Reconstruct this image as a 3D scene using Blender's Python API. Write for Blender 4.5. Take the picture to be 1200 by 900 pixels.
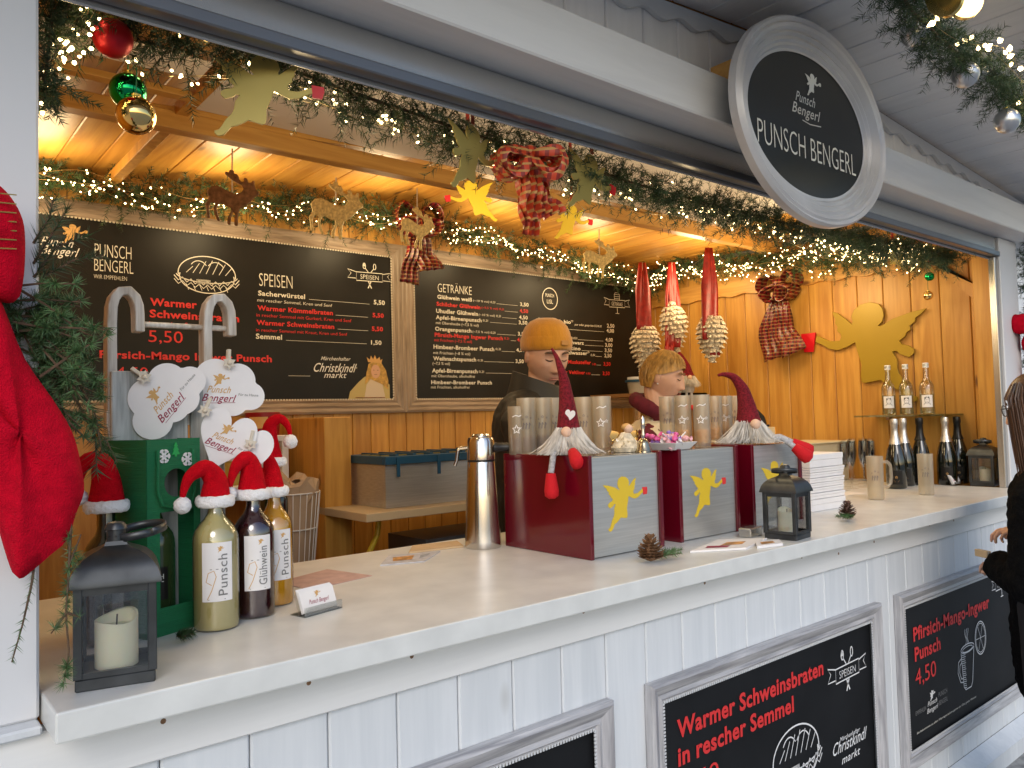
import bpy, bmesh, math, random
from mathutils import Vector, Matrix, Euler, noise

S = bpy.context.scene
for o in list(bpy.data.objects):
    bpy.data.objects.remove(o)
COL = S.collection
R = math.radians
PI = math.pi

# ------------------------------------------------------------------ camera, world, sun, exposure
cd = bpy.data.cameras.new('camera')
cam = bpy.data.objects.new('camera', cd); COL.objects.link(cam)
yaw, pitch, roll = R(39.625), R(2.370), R(-1.4966)
fw = Vector((math.sin(yaw) * math.cos(pitch), math.cos(yaw) * math.cos(pitch), math.sin(pitch)))
rt = Vector((math.cos(yaw), -math.sin(yaw), 0)); up = rt.cross(fw)
rt2 = rt * math.cos(roll) + up * math.sin(roll); up2 = -rt * math.sin(roll) + up * math.cos(roll)
mw = Matrix((rt2, up2, -fw)).transposed().to_4x4(); mw.translation = Vector((0, -1.2133, 1.48))
cam.matrix_world = mw
cd.sensor_width = 36.0; cd.lens = 919.6 / 1200 * 36; cd.clip_start = 0.05; cd.clip_end = 300
S.camera = cam

w = bpy.data.worlds.new('World'); S.world = w; w.use_nodes = True
nt = w.node_tree; bg = nt.nodes['Background']
sky = nt.nodes.new('ShaderNodeTexSky'); sky.sky_type = 'NISHITA'; sky.sun_disc = False
SUN_EL, SUN_ROT = R(32), R(215)
sky.sun_elevation = SUN_EL; sky.sun_rotation = SUN_ROT
sky.air_density = 1.0; sky.dust_density = 1.2; sky.ozone_density = 1.0
nt.links.new(sky.outputs[0], bg.inputs[0]); bg.inputs[1].default_value = 0.15
sl = bpy.data.lights.new('sun', 'SUN'); sl.energy = 0.5; sl.angle = R(25); sl.color = (1, 0.98, 0.95)
sun = bpy.data.objects.new('sun', sl); COL.objects.link(sun)
sun.rotation_euler = Vector((-math.sin(SUN_ROT) * math.cos(SUN_EL), -math.cos(SUN_ROT) * math.cos(SUN_EL), -math.sin(SUN_EL))).to_track_quat('-Z', 'Y').to_euler()

S.view_settings.view_transform = 'Standard'; S.view_settings.look = 'None'
S.view_settings.exposure = 0.42; S.view_settings.gamma = 1.0
S.render.engine = 'CYCLES'
S.cycles.use_denoising = True
S.cycles.max_bounces = 7; S.cycles.diffuse_bounces = 4; S.cycles.glossy_bounces = 3
S.cycles.transmission_bounces = 7; S.cycles.transparent_max_bounces = 8
S.cycles.caustics_reflective = False; S.cycles.caustics_refractive = False
S.cycles.sample_clamp_indirect = 4.0

# ------------------------------------------------------------------ geometry helper
class G:
    def __init__(s): s.v = []; s.f = []; s.m = []; s.T = None
    def add(s, vs, fs, mi=0, T=None):
        b = len(s.v)
        for p in vs:
            p = Vector(p)
            if T is not None: p = T @ p
            if s.T is not None: p = s.T @ p
            s.v.append(p)
        for f in fs:
            s.f.append([b + i for i in f]); s.m.append(mi)
        return s
    def box(s, x0, x1, y0, y1, z0, z1, mi=0, T=None):
        v = [(x, y, z) for z in (z0, z1) for y in (y0, y1) for x in (x0, x1)]
        f = [(0, 2, 3, 1), (4, 5, 7, 6), (0, 1, 5, 4), (2, 6, 7, 3), (0, 4, 6, 2), (1, 3, 7, 5)]
        return s.add(v, f, mi, T)
    def tube(s, pts, r, n=6, mi=0, cap=True, T=None, flat=1.0, updir=None):
        pts = [Vector(p) for p in pts]; k = len(pts)
        rs = r if isinstance(r, (list, tuple)) else [r] * k
        vs = []; fs = []
        prev = None
        for i, p in enumerate(pts):
            d = (pts[min(i + 1, k - 1)] - pts[max(i - 1, 0)])
            if d.length < 1e-9: d = Vector((0, 0, 1))
            d.normalize()
            if prev is None:
                a = updir if updir is not None else (Vector((0, 0, 1)) if abs(d.z) < .9 else Vector((1, 0, 0)))
                u = (Vector(a) - d * d.dot(Vector(a))).normalized()
            else:
                u = prev - d * d.dot(prev)
                u = u.normalized() if u.length > 1e-6 else d.orthogonal().normalized()
            prev = u; q = d.cross(u)
            for j in range(n):
                t = 2 * PI * j / n
                vs.append(p + u * math.cos(t) * rs[i] + q * math.sin(t) * rs[i] * flat)
        for i in range(k - 1):
            for j in range(n):
                fs.append((i * n + j, i * n + (j + 1) % n, (i + 1) * n + (j + 1) % n, (i + 1) * n + j))
        if cap:
            fs.append(tuple(range(n))[::-1]); fs.append(tuple((k - 1) * n + j for j in range(n)))
        return s.add(vs, fs, mi, T)
    def lathe(s, prof, n=24, mi=0, T=None, a0=0.0, cap=True, sx=1, sy=1):
        vs = []; fs = []; k = len(prof)
        for r, z in prof:
            for j in range(n):
                t = a0 + 2 * PI * j / n
                vs.append((r * math.cos(t) * sx, r * math.sin(t) * sy, z))
        for i in range(k - 1):
            for j in range(n):
                fs.append((i * n + j, i * n + (j + 1) % n, (i + 1) * n + (j + 1) % n, (i + 1) * n + j))
        if cap:
            if prof[0][0] > 1e-6: fs.append(tuple(range(n))[::-1])
            if prof[-1][0] > 1e-6: fs.append(tuple((k - 1) * n + j for j in range(n)))
        return s.add(vs, fs, mi, T)
    def prism(s, poly, t, mi=0, T=None):
        # outline given as (x, z); faces -Y, thickness t towards +Y
        a = sum(poly[i][0] * poly[(i + 1) % len(poly)][1] - poly[(i + 1) % len(poly)][0] * poly[i][1] for i in range(len(poly)))
        if a < 0: poly = poly[::-1]
        n = len(poly)
        v = [(x, 0, z) for x, z in poly] + [(x, t, z) for x, z in poly]
        f = [tuple(range(n)), tuple(range(2 * n - 1, n - 1, -1))] + [((i + 1) % n, i, n + i, n + (i + 1) % n) for i in range(n)]
        return s.add(v, f, mi, T)
    def sphere(s, c, r, n=16, m=10, mi=0, T=None, sc=(1, 1, 1)):
        vs = []; fs = []
        for i in range(m + 1):
            a = PI * i / m
            for j in range(n):
                b = 2 * PI * j / n
                vs.append((c[0] + r * sc[0] * math.sin(a) * math.cos(b), c[1] + r * sc[1] * math.sin(a) * math.sin(b), c[2] - r * sc[2] * math.cos(a)))
        for i in range(m):
            for j in range(n):
                fs.append((i * n + j, i * n + (j + 1) % n, (i + 1) * n + (j + 1) % n, (i + 1) * n + j))
        return s.add(vs, fs, mi, T)
    def stroke(s, pts, w, mi=0, y=0.0, closed=False, T=None):
        # flat printed line in the XZ plane, facing -Y
        pts = [Vector((p[0], p[1])) for p in pts]
        if closed: pts = pts + [pts[0]]
        k = len(pts); vs = []; fs = []
        for i, p in enumerate(pts):
            d = pts[min(i + 1, k - 1)] - pts[max(i - 1, 0)]
            if closed and i in (0, k - 1): d = pts[1] - pts[k - 2]
            if d.length < 1e-9: d = Vector((1, 0))
            d.normalize(); q = Vector((-d.y, d.x)) * w / 2
            vs += [(p.x + q.x, y, p.y + q.y), (p.x - q.x, y, p.y - q.y)]
        for i in range(k - 1): fs.append((2 * i, 2 * i + 1, 2 * i + 3, 2 * i + 2))
        return s.add(vs, fs, mi, T)
    def mesh(s, name, mats, smooth=True, ang=38):
        me = bpy.data.meshes.new(name)
        me.from_pydata([tuple(p) for p in s.v], [], s.f)
        for m in (mats if isinstance(mats, (list, tuple)) else [mats]): me.materials.append(m)
        if any(s.m): me.polygons.foreach_set('material_index', s.m)
        if smooth:
            me.polygons.foreach_set('use_smooth', [True] * len(me.polygons))
            me.set_sharp_from_angle(angle=R(ang))
        me.update()
        return me
    def obj(s, name, mats, parent=None, smooth=True, bevel=0, loc=None, rot=None, kind=None, ang=38, subd=0, segs=1):
        o = bpy.data.objects.new(name, s.mesh(name, mats, smooth, ang)); COL.objects.link(o)
        return fin(o, parent, bevel, loc, rot, kind, subd, segs)

def fin(o, parent=None, bevel=0, loc=None, rot=None, kind=None, subd=0, segs=1):
    if parent is not None: o.parent = parent
    if bevel:
        b = o.modifiers.new('bevel', 'BEVEL'); b.width = bevel; b.segments = segs; b.limit_method = 'ANGLE'; b.angle_limit = R(40)
    if subd:
        b = o.modifiers.new('sub', 'SUBSURF'); b.levels = subd; b.render_levels = subd
    if loc is not None: o.location = loc
    if rot is not None: o.rotation_euler = rot
    if kind: o['kind'] = kind
    return o

def inst(name, me, parent=None, loc=(0, 0, 0), rot=(0, 0, 0), kind=None, scale=None):
    o = bpy.data.objects.new(name, me); COL.objects.link(o)
    o.location = loc; o.rotation_euler = rot
    if scale: o.scale = scale
    if parent is not None: o.parent = parent
    if kind: o['kind'] = kind
    return o

def tag(o, label, cat, group=None):
    o['label'] = label; o['category'] = cat
    if group: o['group'] = group
    return o

def thing(name, label, cat, loc=(0, 0, 0), rz=0.0, group=None):
    o = bpy.data.objects.new(name, None); COL.objects.link(o)
    o.empty_display_size = 0.05; o.location = loc; o.rotation_euler = (0, 0, rz)
    return tag(o, label, cat, group)

def kids(o): return [c for c in bpy.data.objects if c.parent == o]

def copy_tree(o, parent=None):
    c = o.copy(); COL.objects.link(c); c.parent = parent
    for ch in kids(o): copy_tree(ch, c)
    return c

def dup(o, loc, rz=0.0, label=None, cat=None):
    c = copy_tree(o); c.location = loc; c.rotation_euler = (0, 0, rz)
    if label: c['label'] = label
    return c

# ------------------------------------------------------------------ materials
def srgb(h):
    h = h.lstrip('#'); c = [int(h[i:i + 2], 16) / 255 for i in (0, 2, 4)]
    return tuple((x / 12.92 if x <= .04045 else ((x + .055) / 1.055) ** 2.4) for x in c)

def newmat(name):
    m = bpy.data.materials.new(name); m.use_nodes = True
    return m, m.node_tree, m.node_tree.nodes['Principled BSDF']

def mat(name, col, rough=.6, metal=0, var=.0, vs=8.0, bump=0, bs=60.0, coat=0, trans=0, ior=1.45, emit=None, es=0, spec=None, sheen=0, alpha=1, anis=0, stretch=(1, 1, 1), sss=0):
    m, t, b = newmat(name)
    c = col if not isinstance(col, str) else srgb(col)
    b.inputs['Base Color'].default_value = (*c, 1)
    b.inputs['Roughness'].default_value = rough; b.inputs['Metallic'].default_value = metal
    b.inputs['IOR'].default_value = ior
    if coat: b.inputs['Coat Weight'].default_value = coat; b.inputs['Coat Roughness'].default_value = .06
    if trans: b.inputs['Transmission Weight'].default_value = trans
    if sheen: b.inputs['Sheen Weight'].default_value = sheen
    if sss:
        b.inputs['Subsurface Weight'].default_value = sss; b.inputs['Subsurface Radius'].default_value = (.01, .004, .002); b.inputs['Subsurface Scale'].default_value = 1
    if alpha < 1: b.inputs['Alpha'].default_value = alpha
    if spec is not None: b.inputs['Specular IOR Level'].default_value = spec
    if emit: b.inputs['Emission Color'].default_value = (*emit, 1); b.inputs['Emission Strength'].default_value = es
    if var or bump:
        tc = t.nodes.new('ShaderNodeTexCoord'); mp = t.nodes.new('ShaderNodeMapping'); mp.inputs['Scale'].default_value = stretch
        t.links.new(tc.outputs['Object'], mp.inputs[0])
    if var:
        n = t.nodes.new('ShaderNodeTexNoise'); n.inputs['Scale'].default_value = vs; n.inputs['Detail'].default_value = 5
        t.links.new(mp.outputs[0], n.inputs['Vector'])
        rmp = t.nodes.new('ShaderNodeValToRGB'); e = rmp.color_ramp.elements
        e[0].position = .3; e[1].position = .7
        e[0].color = (*[x * (1 - var) for x in c], 1); e[1].color = (*[min(1, x * (1 + var)) for x in c], 1)
        t.links.new(n.outputs[0], rmp.inputs[0]); t.links.new(rmp.outputs[0], b.inputs['Base Color'])
    if bump:
        n2 = t.nodes.new('ShaderNodeTexNoise'); n2.inputs['Scale'].default_value = bs; n2.inputs['Detail'].default_value = 4
        bp = t.nodes.new('ShaderNodeBump'); bp.inputs['Strength'].default_value = bump; bp.inputs['Distance'].default_value = .004
        t.links.new(mp.outputs[0], n2.inputs['Vector']); t.links.new(n2.outputs[0], bp.inputs['Height']); t.links.new(bp.outputs[0], b.inputs['Normal'])
    return m

def thin(name, tint=(1, 1, 1), gloss=.12, rough=.0, body=0.0, bcol=(.9, .9, .9), refl=.55):
    # thin-walled glass: clear, with facing-dependent reflection; body > 0 adds a milky (frosted) layer
    m = bpy.data.materials.new(name); m.use_nodes = True; t = m.node_tree; N = t.nodes.new; L = t.links.new
    for n in list(t.nodes):
        if n.type == 'BSDF_PRINCIPLED': t.nodes.remove(n)
    out = [n for n in t.nodes if n.type == 'OUTPUT_MATERIAL'][0]
    tr = N('ShaderNodeBsdfTransparent'); tr.inputs[0].default_value = (*tint, 1)
    gl = N('ShaderNodeBsdfGlossy'); gl.inputs['Roughness'].default_value = rough
    lw = N('ShaderNodeLayerWeight'); lw.inputs[0].default_value = .35
    ml = N('ShaderNodeMath'); ml.operation = 'MULTIPLY_ADD'; ml.inputs[1].default_value = refl; ml.inputs[2].default_value = gloss * .35; L(lw.outputs['Fresnel'], ml.inputs[0])
    cur = tr.outputs[0]
    if body:
        df = N('ShaderNodeBsdfDiffuse'); df.inputs[0].default_value = (*bcol, 1); tl = N('ShaderNodeBsdfTranslucent'); tl.inputs[0].default_value = (*bcol, 1)
        ms = N('ShaderNodeMixShader'); ms.inputs[0].default_value = .45; L(df.outputs[0], ms.inputs[1]); L(tl.outputs[0], ms.inputs[2])
        m2 = N('ShaderNodeMixShader'); m2.inputs[0].default_value = body; L(cur, m2.inputs[1]); L(ms.outputs[0], m2.inputs[2]); cur = m2.outputs[0]
    mx = N('ShaderNodeMixShader'); L(ml.outputs[0], mx.inputs[0]); L(cur, mx.inputs[1]); L(gl.outputs[0], mx.inputs[2]); L(mx.outputs[0], out.inputs[0])
    return m

def wood(name, light, dark, axis='Z', rough=.5, knots=True, kcol=(.10, .035, .012), scale=1.0, hue=.12, con=1.0):
    """planed boards: grain runs along the local axis; every board gets its own shift and tone"""
    m, t, b = newmat(name); N = t.nodes.new; L = t.links.new
    tc = N('ShaderNodeTexCoord'); oi = N('ShaderNodeObjectInfo')
    mul = N('ShaderNodeMath'); mul.operation = 'MULTIPLY'; mul.inputs[1].default_value = 37.0; L(oi.outputs['Random'], mul.inputs[0])
    add = N('ShaderNodeVectorMath'); add.operation = 'ADD'; L(tc.outputs['Object'], add.inputs[0])
    cx = N('ShaderNodeCombineXYZ'); [L(mul.outputs[0], cx.inputs[i]) for i in range(3)]; L(cx.outputs[0], add.inputs[1])
    def mapped(sc):
        mp = N('ShaderNodeMapping'); mp.inputs['Scale'].default_value = sc; L(add.outputs[0], mp.inputs[0]); return mp
    lo, hi = 1.3 * scale, 17 * scale
    sc = {'X': (lo, hi, hi), 'Y': (hi, lo, hi), 'Z': (hi, hi, lo)}[axis]
    n1 = N('ShaderNodeTexNoise'); n1.inputs['Scale'].default_value = 1.0; n1.inputs['Detail'].default_value = 3; n1.inputs['Distortion'].default_value = 1.1
    L(mapped(sc).outputs[0], n1.inputs['Vector'])
    n2 = N('ShaderNodeTexNoise'); n2.inputs['Scale'].default_value = 5.5; n2.inputs['Detail'].default_value = 6
    L(mapped(sc).outputs[0], n2.inputs['Vector'])
    mx = N('ShaderNodeMath'); mx.operation = 'MULTIPLY_ADD'; L(n2.outputs[0], mx.inputs[0]); mx.inputs[1].default_value = .35; L(n1.outputs[0], mx.inputs[2])
    rmp = N('ShaderNodeValToRGB'); e = rmp.color_ramp.elements
    e[0].position = .48; e[1].position = .86
    e[0].color = (*dark, 1); e[1].color = (*light, 1)
    L(mx.outputs[0], rmp.inputs[0])
    out = rmp.outputs[0]
    hs = N('ShaderNodeHueSaturation'); mr = N('ShaderNodeMapRange'); mr.inputs['To Min'].default_value = 1 - hue; mr.inputs['To Max'].default_value = 1 + hue
    L(oi.outputs['Random'], mr.inputs['Value']); L(mr.outputs[0], hs.inputs['Value']); L(out, hs.inputs['Color']); out = hs.outputs[0]
    if knots:
        k = 7.0 * scale; kl = 3.1 * scale
        v = N('ShaderNodeTexVoronoi'); v.inputs['Scale'].default_value = 1.0
        L(mapped({'X': (kl, k, k), 'Y': (k, kl, k), 'Z': (k, k, kl)}[axis]).outputs[0], v.inputs['Vector'])
        kr = N('ShaderNodeValToRGB'); ke = kr.color_ramp.elements; ke[0].position = .05; ke[1].position = .13
        ke[0].color = (.85, .85, .85, 1); ke[1].color = (0, 0, 0, 1)
        L(v.outputs['Distance'], kr.inputs[0])
        mm = N('ShaderNodeMix'); mm.data_type = 'RGBA'; mm.inputs['B'].default_value = (*kcol, 1)
        L(kr.outputs[0], mm.inputs['Factor']); L(out, mm.inputs['A']); out = mm.outputs['Result']
    L(out, b.inputs['Base Color']); b.inputs['Roughness'].default_value = rough
    bp = N('ShaderNodeBump'); bp.inputs['Strength'].default_value = .25; bp.inputs['Distance'].default_value = .002
    L(mx.outputs[0], bp.inputs['Height']); L(bp.outputs[0], b.inputs['Normal'])
    return m

def plaid(name, base, c2, c3, sc=60.0, rough=.45, metal=0):
    m, t, b = newmat(name); N = t.nodes.new; L = t.links.new
    uv = N('ShaderNodeUVMap')
    tc = N('ShaderNodeTexCoord'); cur = None
    cols = N('ShaderNodeMix'); cols.data_type = 'RGBA'; cols.inputs['A'].default_value = (*base, 1); cols.inputs['B'].default_value = (*c2, 1)
    c4 = N('ShaderNodeMix'); c4.data_type = 'RGBA'; c4.inputs['B'].default_value = (*c3, 1)
    for axis, tgt, s_, th in (('X', cols, sc, .55), ('Z', c4, sc * 1.1, .72)):
        wv = N('ShaderNodeTexWave'); wv.bands_direction = axis; wv.inputs['Scale'].default_value = s_ / 3; wv.inputs['Distortion'].default_value = 1.2; wv.inputs['Detail'].default_value = 1
        L(tc.outputs['Object'], wv.inputs['Vector'])
        r_ = N('ShaderNodeValToRGB'); r_.color_ramp.elements[0].position = th; r_.color_ramp.elements[1].position = th + .12
        L(wv.outputs[0], r_.inputs[0]); L(r_.outputs[0], tgt.inputs['Factor'])
    L(cols.outputs['Result'], c4.inputs['A']); L(c4.outputs['Result'], b.inputs['Base Color'])
    b.inputs['Roughness'].default_value = rough; b.inputs['Metallic'].default_value = metal
    return m

M = {}
PL, PD = (.61, .325, .068), (.43, .19, .03)
M['pine'] = wood('pine_boards', PL, PD, 'Z', .42)
M['pinex'] = wood('pine_beam', (.63, .35, .09), (.46, .22, .045), 'X', .4)
M['white'] = wood('white_painted_wood', (.72, .745, .77), (.63, .66, .69), 'Z', .5, True, kcol=(.55, .56, .56), hue=.025)
M['whitex'] = wood('white_painted_board', (.82, .82, .81), (.75, .75, .745), 'X', .5, False, hue=.01)
M['grey'] = mat('grey_painted_trim', (.62, .63, .64), .55, var=.05, vs=3)
M['post'] = mat('smooth_white_post', (.66, .665, .68), .5, var=.03, vs=2)
M['soffit'] = wood('grey_white_soffit', (.84, .84, .85), (.78, .78, .79), 'Z', .6, False, hue=.03)
M['counter'] = mat('stone_look_laminate', (.70, .705, .68), .30, var=.08, vs=13, bump=.04, bs=40)
M['alu'] = mat('dark_aluminium', (.20, .205, .22), .3, .7)
M['alu2'] = mat('brushed_aluminium', (.55, .54, .52), .25, .9)
M['steel'] = mat('brushed_steel', (.60, .59, .57), .42, .8, var=.1, vs=30, stretch=(.2, 1, 6))
M['steelm'] = mat('polished_steel', (.62, .6, .57), .16, 1, var=.06, vs=20, stretch=(1, 1, .05))
M['flute'] = thin('flute_glass', (.985, .985, .98), .08, refl=.10)
M['glass3'] = thin('clear_bottle_glass', (.95, .97, .95), .3)
M['cork2'] = mat('frosted_cone_scales', (.12, .065, .05), .7, var=.9, vs=90)
M['burg'] = mat('burgundy_lacquer', (.115, .002, .010), .16, coat=.6)
M['burgfelt'] = mat('burgundy_felt', (.17, .006, .014), .95, var=.55, vs=160, bump=.7, bs=260)
M['redfelt'] = mat('red_felt', (.52, .002, .018), 1.0, var=.16, vs=60, bump=.8, bs=420, spec=.15)
M['redwool'] = mat('red_velour', (.55, .002, .010), 1.0, var=.14, vs=70, bump=.9, bs=420, spec=.15)
M['fluff'] = mat('white_fleece', (.82, .81, .82), .95, bump=1, bs=180)
M['beard'] = mat('grey_plush_hair', (.56, .53, .49), .8, var=.35, vs=60, stretch=(1, 1, .15))
M['skin'] = mat('skin', (.62, .36, .25), .45, var=.10, vs=14, bump=.08, bs=180, sss=.12)
M['nose'] = mat('felt_nose', (.75, .50, .36), .8)
M['black'] = mat('black_print', (.010, .0105, .012), .5, spec=.25, var=.3, vs=5)
M['menublack'] = mat('dark_menu_print', (.010, .009, .008), .42, spec=.3, var=.3, vs=4)
M['red'] = mat('red_print', (.70, .035, .035), .5)
M['cream'] = mat('cream_print', (.80, .78, .70), .5)
M['whitep'] = mat('white_print', (.80, .80, .80), .5)
M['goldp'] = mat('gold_print', (.62, .36, .12), .5)
M['dgrey'] = mat('grey_print', (.2, .2, .2), .5)
M['wine'] = mat('wine_red_print', (.30, .01, .05), .5)
M['gold'] = mat('gold_sheet', (.62, .46, .10), .36, .55, var=.05, vs=5)
M['gold2'] = mat('olive_gold_sheet', (.44, .35, .10), .4, .35)
M['yellow'] = mat('yellow_sticker', (.72, .50, .03), .45)
M['ywood'] = mat('olive_gold_board', (.36, .235, .018), .4, .15)
M['redcup'] = mat('red_cup_paint', (.65, .01, .02), .35)
M['needle'] = mat('fir_needles', (.030, .062, .022), .5, var=.5, vs=30)
M['needle2'] = mat('fresh_needles', (.075, .15, .055), .5, var=.45, vs=24)
M['twig'] = mat('twig_bark', (.10, .06, .035), .8, var=.3, vs=80)
M['wire'] = mat('copper_wire', (.55, .42, .22), .3, .8)
M['bulb'] = mat('lit_led_drop', (1, .8, .4), .4, emit=(1, .74, .34), es=11)
M['bulb'].cycles.emission_sampling = 'NONE'
M['black_glass'] = mat('dark_bottle_glass', (.006, .008, .005), .05, coat=1)
M['glass'] = thin('clear_glass', (.97, .98, .97), .3)
M['lanterng'] = thin('lantern_pane', (.96, .97, .97), .12)
M['lantern'] = mat('brushed_black_tin', (.06, .065, .07), .38, .7, var=.4, vs=14)
M['wax'] = mat('ivory_wax', (.80, .76, .58), .5, sss=.3)
M['paper'] = mat('white_paper', (.80, .78, .78), .6, var=.03, vs=20)
M['kraft'] = mat('cardboard', (.55, .40, .24), .8, var=.1, vs=20)
M['green'] = mat('green_ribbed_card', (.006, .145, .052), .7, var=.12, vs=60, bump=.5, bs=160, stretch=(.15, .15, 6))
M['ribbon'] = mat('red_satin_ribbon', (.28, .012, .010), .35, var=.3, vs=30)
M['plaid'] = plaid('tartan_cloth', (.68, .075, .025), (.30, .03, .02), (.62, .33, .10), 44)
M['plaid2'] = plaid('dark_tartan_cloth', (.17, .006, .010), (.045, .004, .006), (.26, .13, .05), 42, .3)
M['wicker'] = mat('gold_wicker', (.80, .62, .28), .5, .2, var=.35, vs=90, bump=1, bs=130)
M['glitter'] = mat('champagne_glitter', (.62, .55, .44), .5, .25, var=.5, vs=120, bump=.8, bs=150)
M['cork'] = mat('pine_cone_scales', (.22, .115, .055), .7, var=.5, vs=60)
M['plasticblk'] = mat('black_plastic', (.015, .015, .016), .35)
M['blueplastic'] = mat('blue_plastic', (.015, .075, .15), .4)
M['whiteplastic'] = mat('white_plastic', (.78, .78, .78), .35)
M['ash'] = wood('weathered_white_wood', (.74, .71, .66), (.36, .30, .24), 'Z', .7, False, scale=2.4, hue=.1)
M['slat'] = wood('grey_washed_slat', (.48, .50, .49), (.20, .21, .205), 'Z', .7, False, scale=2.4)
M['frame'] = wood('grey_brown_frame', (.40, .31, .235), (.20, .145, .10), 'X', .45, False, scale=2.2, hue=.05)
M['frame2'] = wood('silver_grey_frame', (.55, .54, .55), (.27, .265, .28), 'X', .4, False, scale=2.2, hue=.05)
M['bead'] = mat('pale_bead_edge', (.62, .56, .46), .5)
M['groundm'] = mat('lightened_asphalt', (.30, .30, .29), .85, var=.3, vs=25, bump=.6, bs=90)  # asphalt colour lightened to bounce more daylight up onto the soffit
M['floorm'] = mat('dark_floor', (.10, .06, .04), .7, var=.2, vs=6)
# ------------------------------------------------------------------ lettering
_tc = {}
def text_mesh(s, bold=0.0):
    k = (s, bold)
    if k in _tc: return _tc[k]
    c = bpy.data.curves.new('t', 'FONT'); c.body = s; c.size = 1; c.resolution_u = 3; c.offset = bold; c.fill_mode = 'FRONT'
    if bold > 0: c.space_character = 1.06
    o = bpy.data.objects.new('t', c); COL.objects.link(o)
    dg = bpy.context.evaluated_depsgraph_get(); dg.update()
    me = bpy.data.meshes.new_from_object(o.evaluated_get(dg))
    vs = [tuple(v.co) for v in me.vertices]; fs = [tuple(p.vertices) for p in me.polygons]
    bpy.data.objects.remove(o); bpy.data.curves.remove(c); bpy.data.meshes.remove(me)
    x0 = min(v[0] for v in vs); x1 = max(v[0] for v in vs)
    _tc[k] = (vs, fs, x0, x1)
    return _tc[k]

def write(g, s, x, z, width, cap, bold=0.0, shear=0.0, mi=0, y=0.0, T=None):
    """flat letters in the XZ plane facing -Y; (x, z) is the left end of the baseline, cap the height of a capital"""
    vs, fs, x0, x1 = text_mesh(s, bold)
    sx = width / (x1 - x0); sz = cap / .73
    g.add([(x + (v[0] - x0) * sx + shear * v[1] * sz, y, z + v[1] * sz) for v in vs], fs, mi, T)

STY = {'h': ('cream', -.012, 0), 'rb': ('red', .030, 0), 'r': ('red', 0, 0), 'cb': ('cream', .026, 0), 'c': ('cream', .0, .12), 's': ('whitep', .006, .38), 'g': ('dgrey', 0, 0)}
def lettering(rows, parent, y, remap=None):
    for s, x, z, wd, cap, st in rows:
        mn, bold, sh = STY[st]
        if remap: mn = remap.get(mn, mn)
        g = G(); write(g, s, x, z, wd, cap, bold, sh, 0, y); g.obj('lettering', M[mn], parent, smooth=False)

# cherub outline (x right, z up, width 1)
_ch = [(275,175),(310,180),(335,205),(345,240),(340,270),(345,285),(365,250),(395,205),(415,190),(412,215),(404,240),(407,262),(398,285),(400,312),(388,330),(385,350),(392,372),(430,365),(460,335),(480,318),(487,355),(460,380),(435,410),(400,427),(365,415),(335,395),(330,440),(322,490),(315,530),(320,590),(318,628),(308,640),(290,638),(250,632),(235,655),(210,685),(190,700),(180,730),(165,765),(145,780),(130,768),(128,750),(145,735),(155,700),(165,660),(185,610),(190,580),(190,530),(205,480),(190,480),(180,500),(150,525),(132,505),(132,480),(150,458),(172,445),(180,425),(160,405),(155,385),(140,372),(143,350),(125,332),(122,310),(105,295),(85,268),(140,275),(200,295),(240,325),(250,320),(235,300),(228,265),(232,225),(245,195)]
_cc = [(478,300),(528,296),(532,330),(526,378),(488,384)]
def _cn(p): return ((p[0] - 280) * .00044 / .196, -(p[1] + .10 * (p[0] - 280) - 450) * .000268 / .196)
CHERUB = [_cn(p) for p in _ch]; CUP = [_cn(p) for p in _cc]
def cherub(g, size, t=.004, mi=0, cup=1, T=None, x=0, z=0, flip=1, xs=1):
    g.prism([(x + flip * a * size * xs, z + b * size) for a, b in CHERUB], t, mi, T)
    if cup is not None: g.prism([(x + flip * a * size * xs, z + b * size) for a, b in CUP], t * 1.15, cup, T)

_de = [(100,240),(110,225),(135,200),(180,195),(220,212),(260,235),(310,255),(350,245),(372,215),(352,182),(320,165),(290,150),(258,122),(230,97),(240,78),(262,92),(268,65),(285,72),(300,70),(300,100),(316,96),(335,115),(335,140),(360,162),(372,158),(370,132),(388,125),(403,145),(400,165),(432,165),(435,148),(450,148),(450,180),(460,215),(485,240),(480,260),(450,275),(430,300),(400,330),(370,350),(340,370),(330,400),(325,440),(325,500),(300,500),(300,460),(305,410),(290,390),(275,430),(270,495),(248,490),(250,440),(275,390),(275,360),(230,345),(200,325),(180,340),(170,370),(180,420),(195,465),(175,465),(155,410),(150,370),(160,330),(130,320),(115,350),(115,390),(122,440),(100,445),(95,390),(88,330),(108,310),(112,280)]
DEER = [((a - 285) / 400, -(b - 290) / 400) for a, b in _de]

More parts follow.
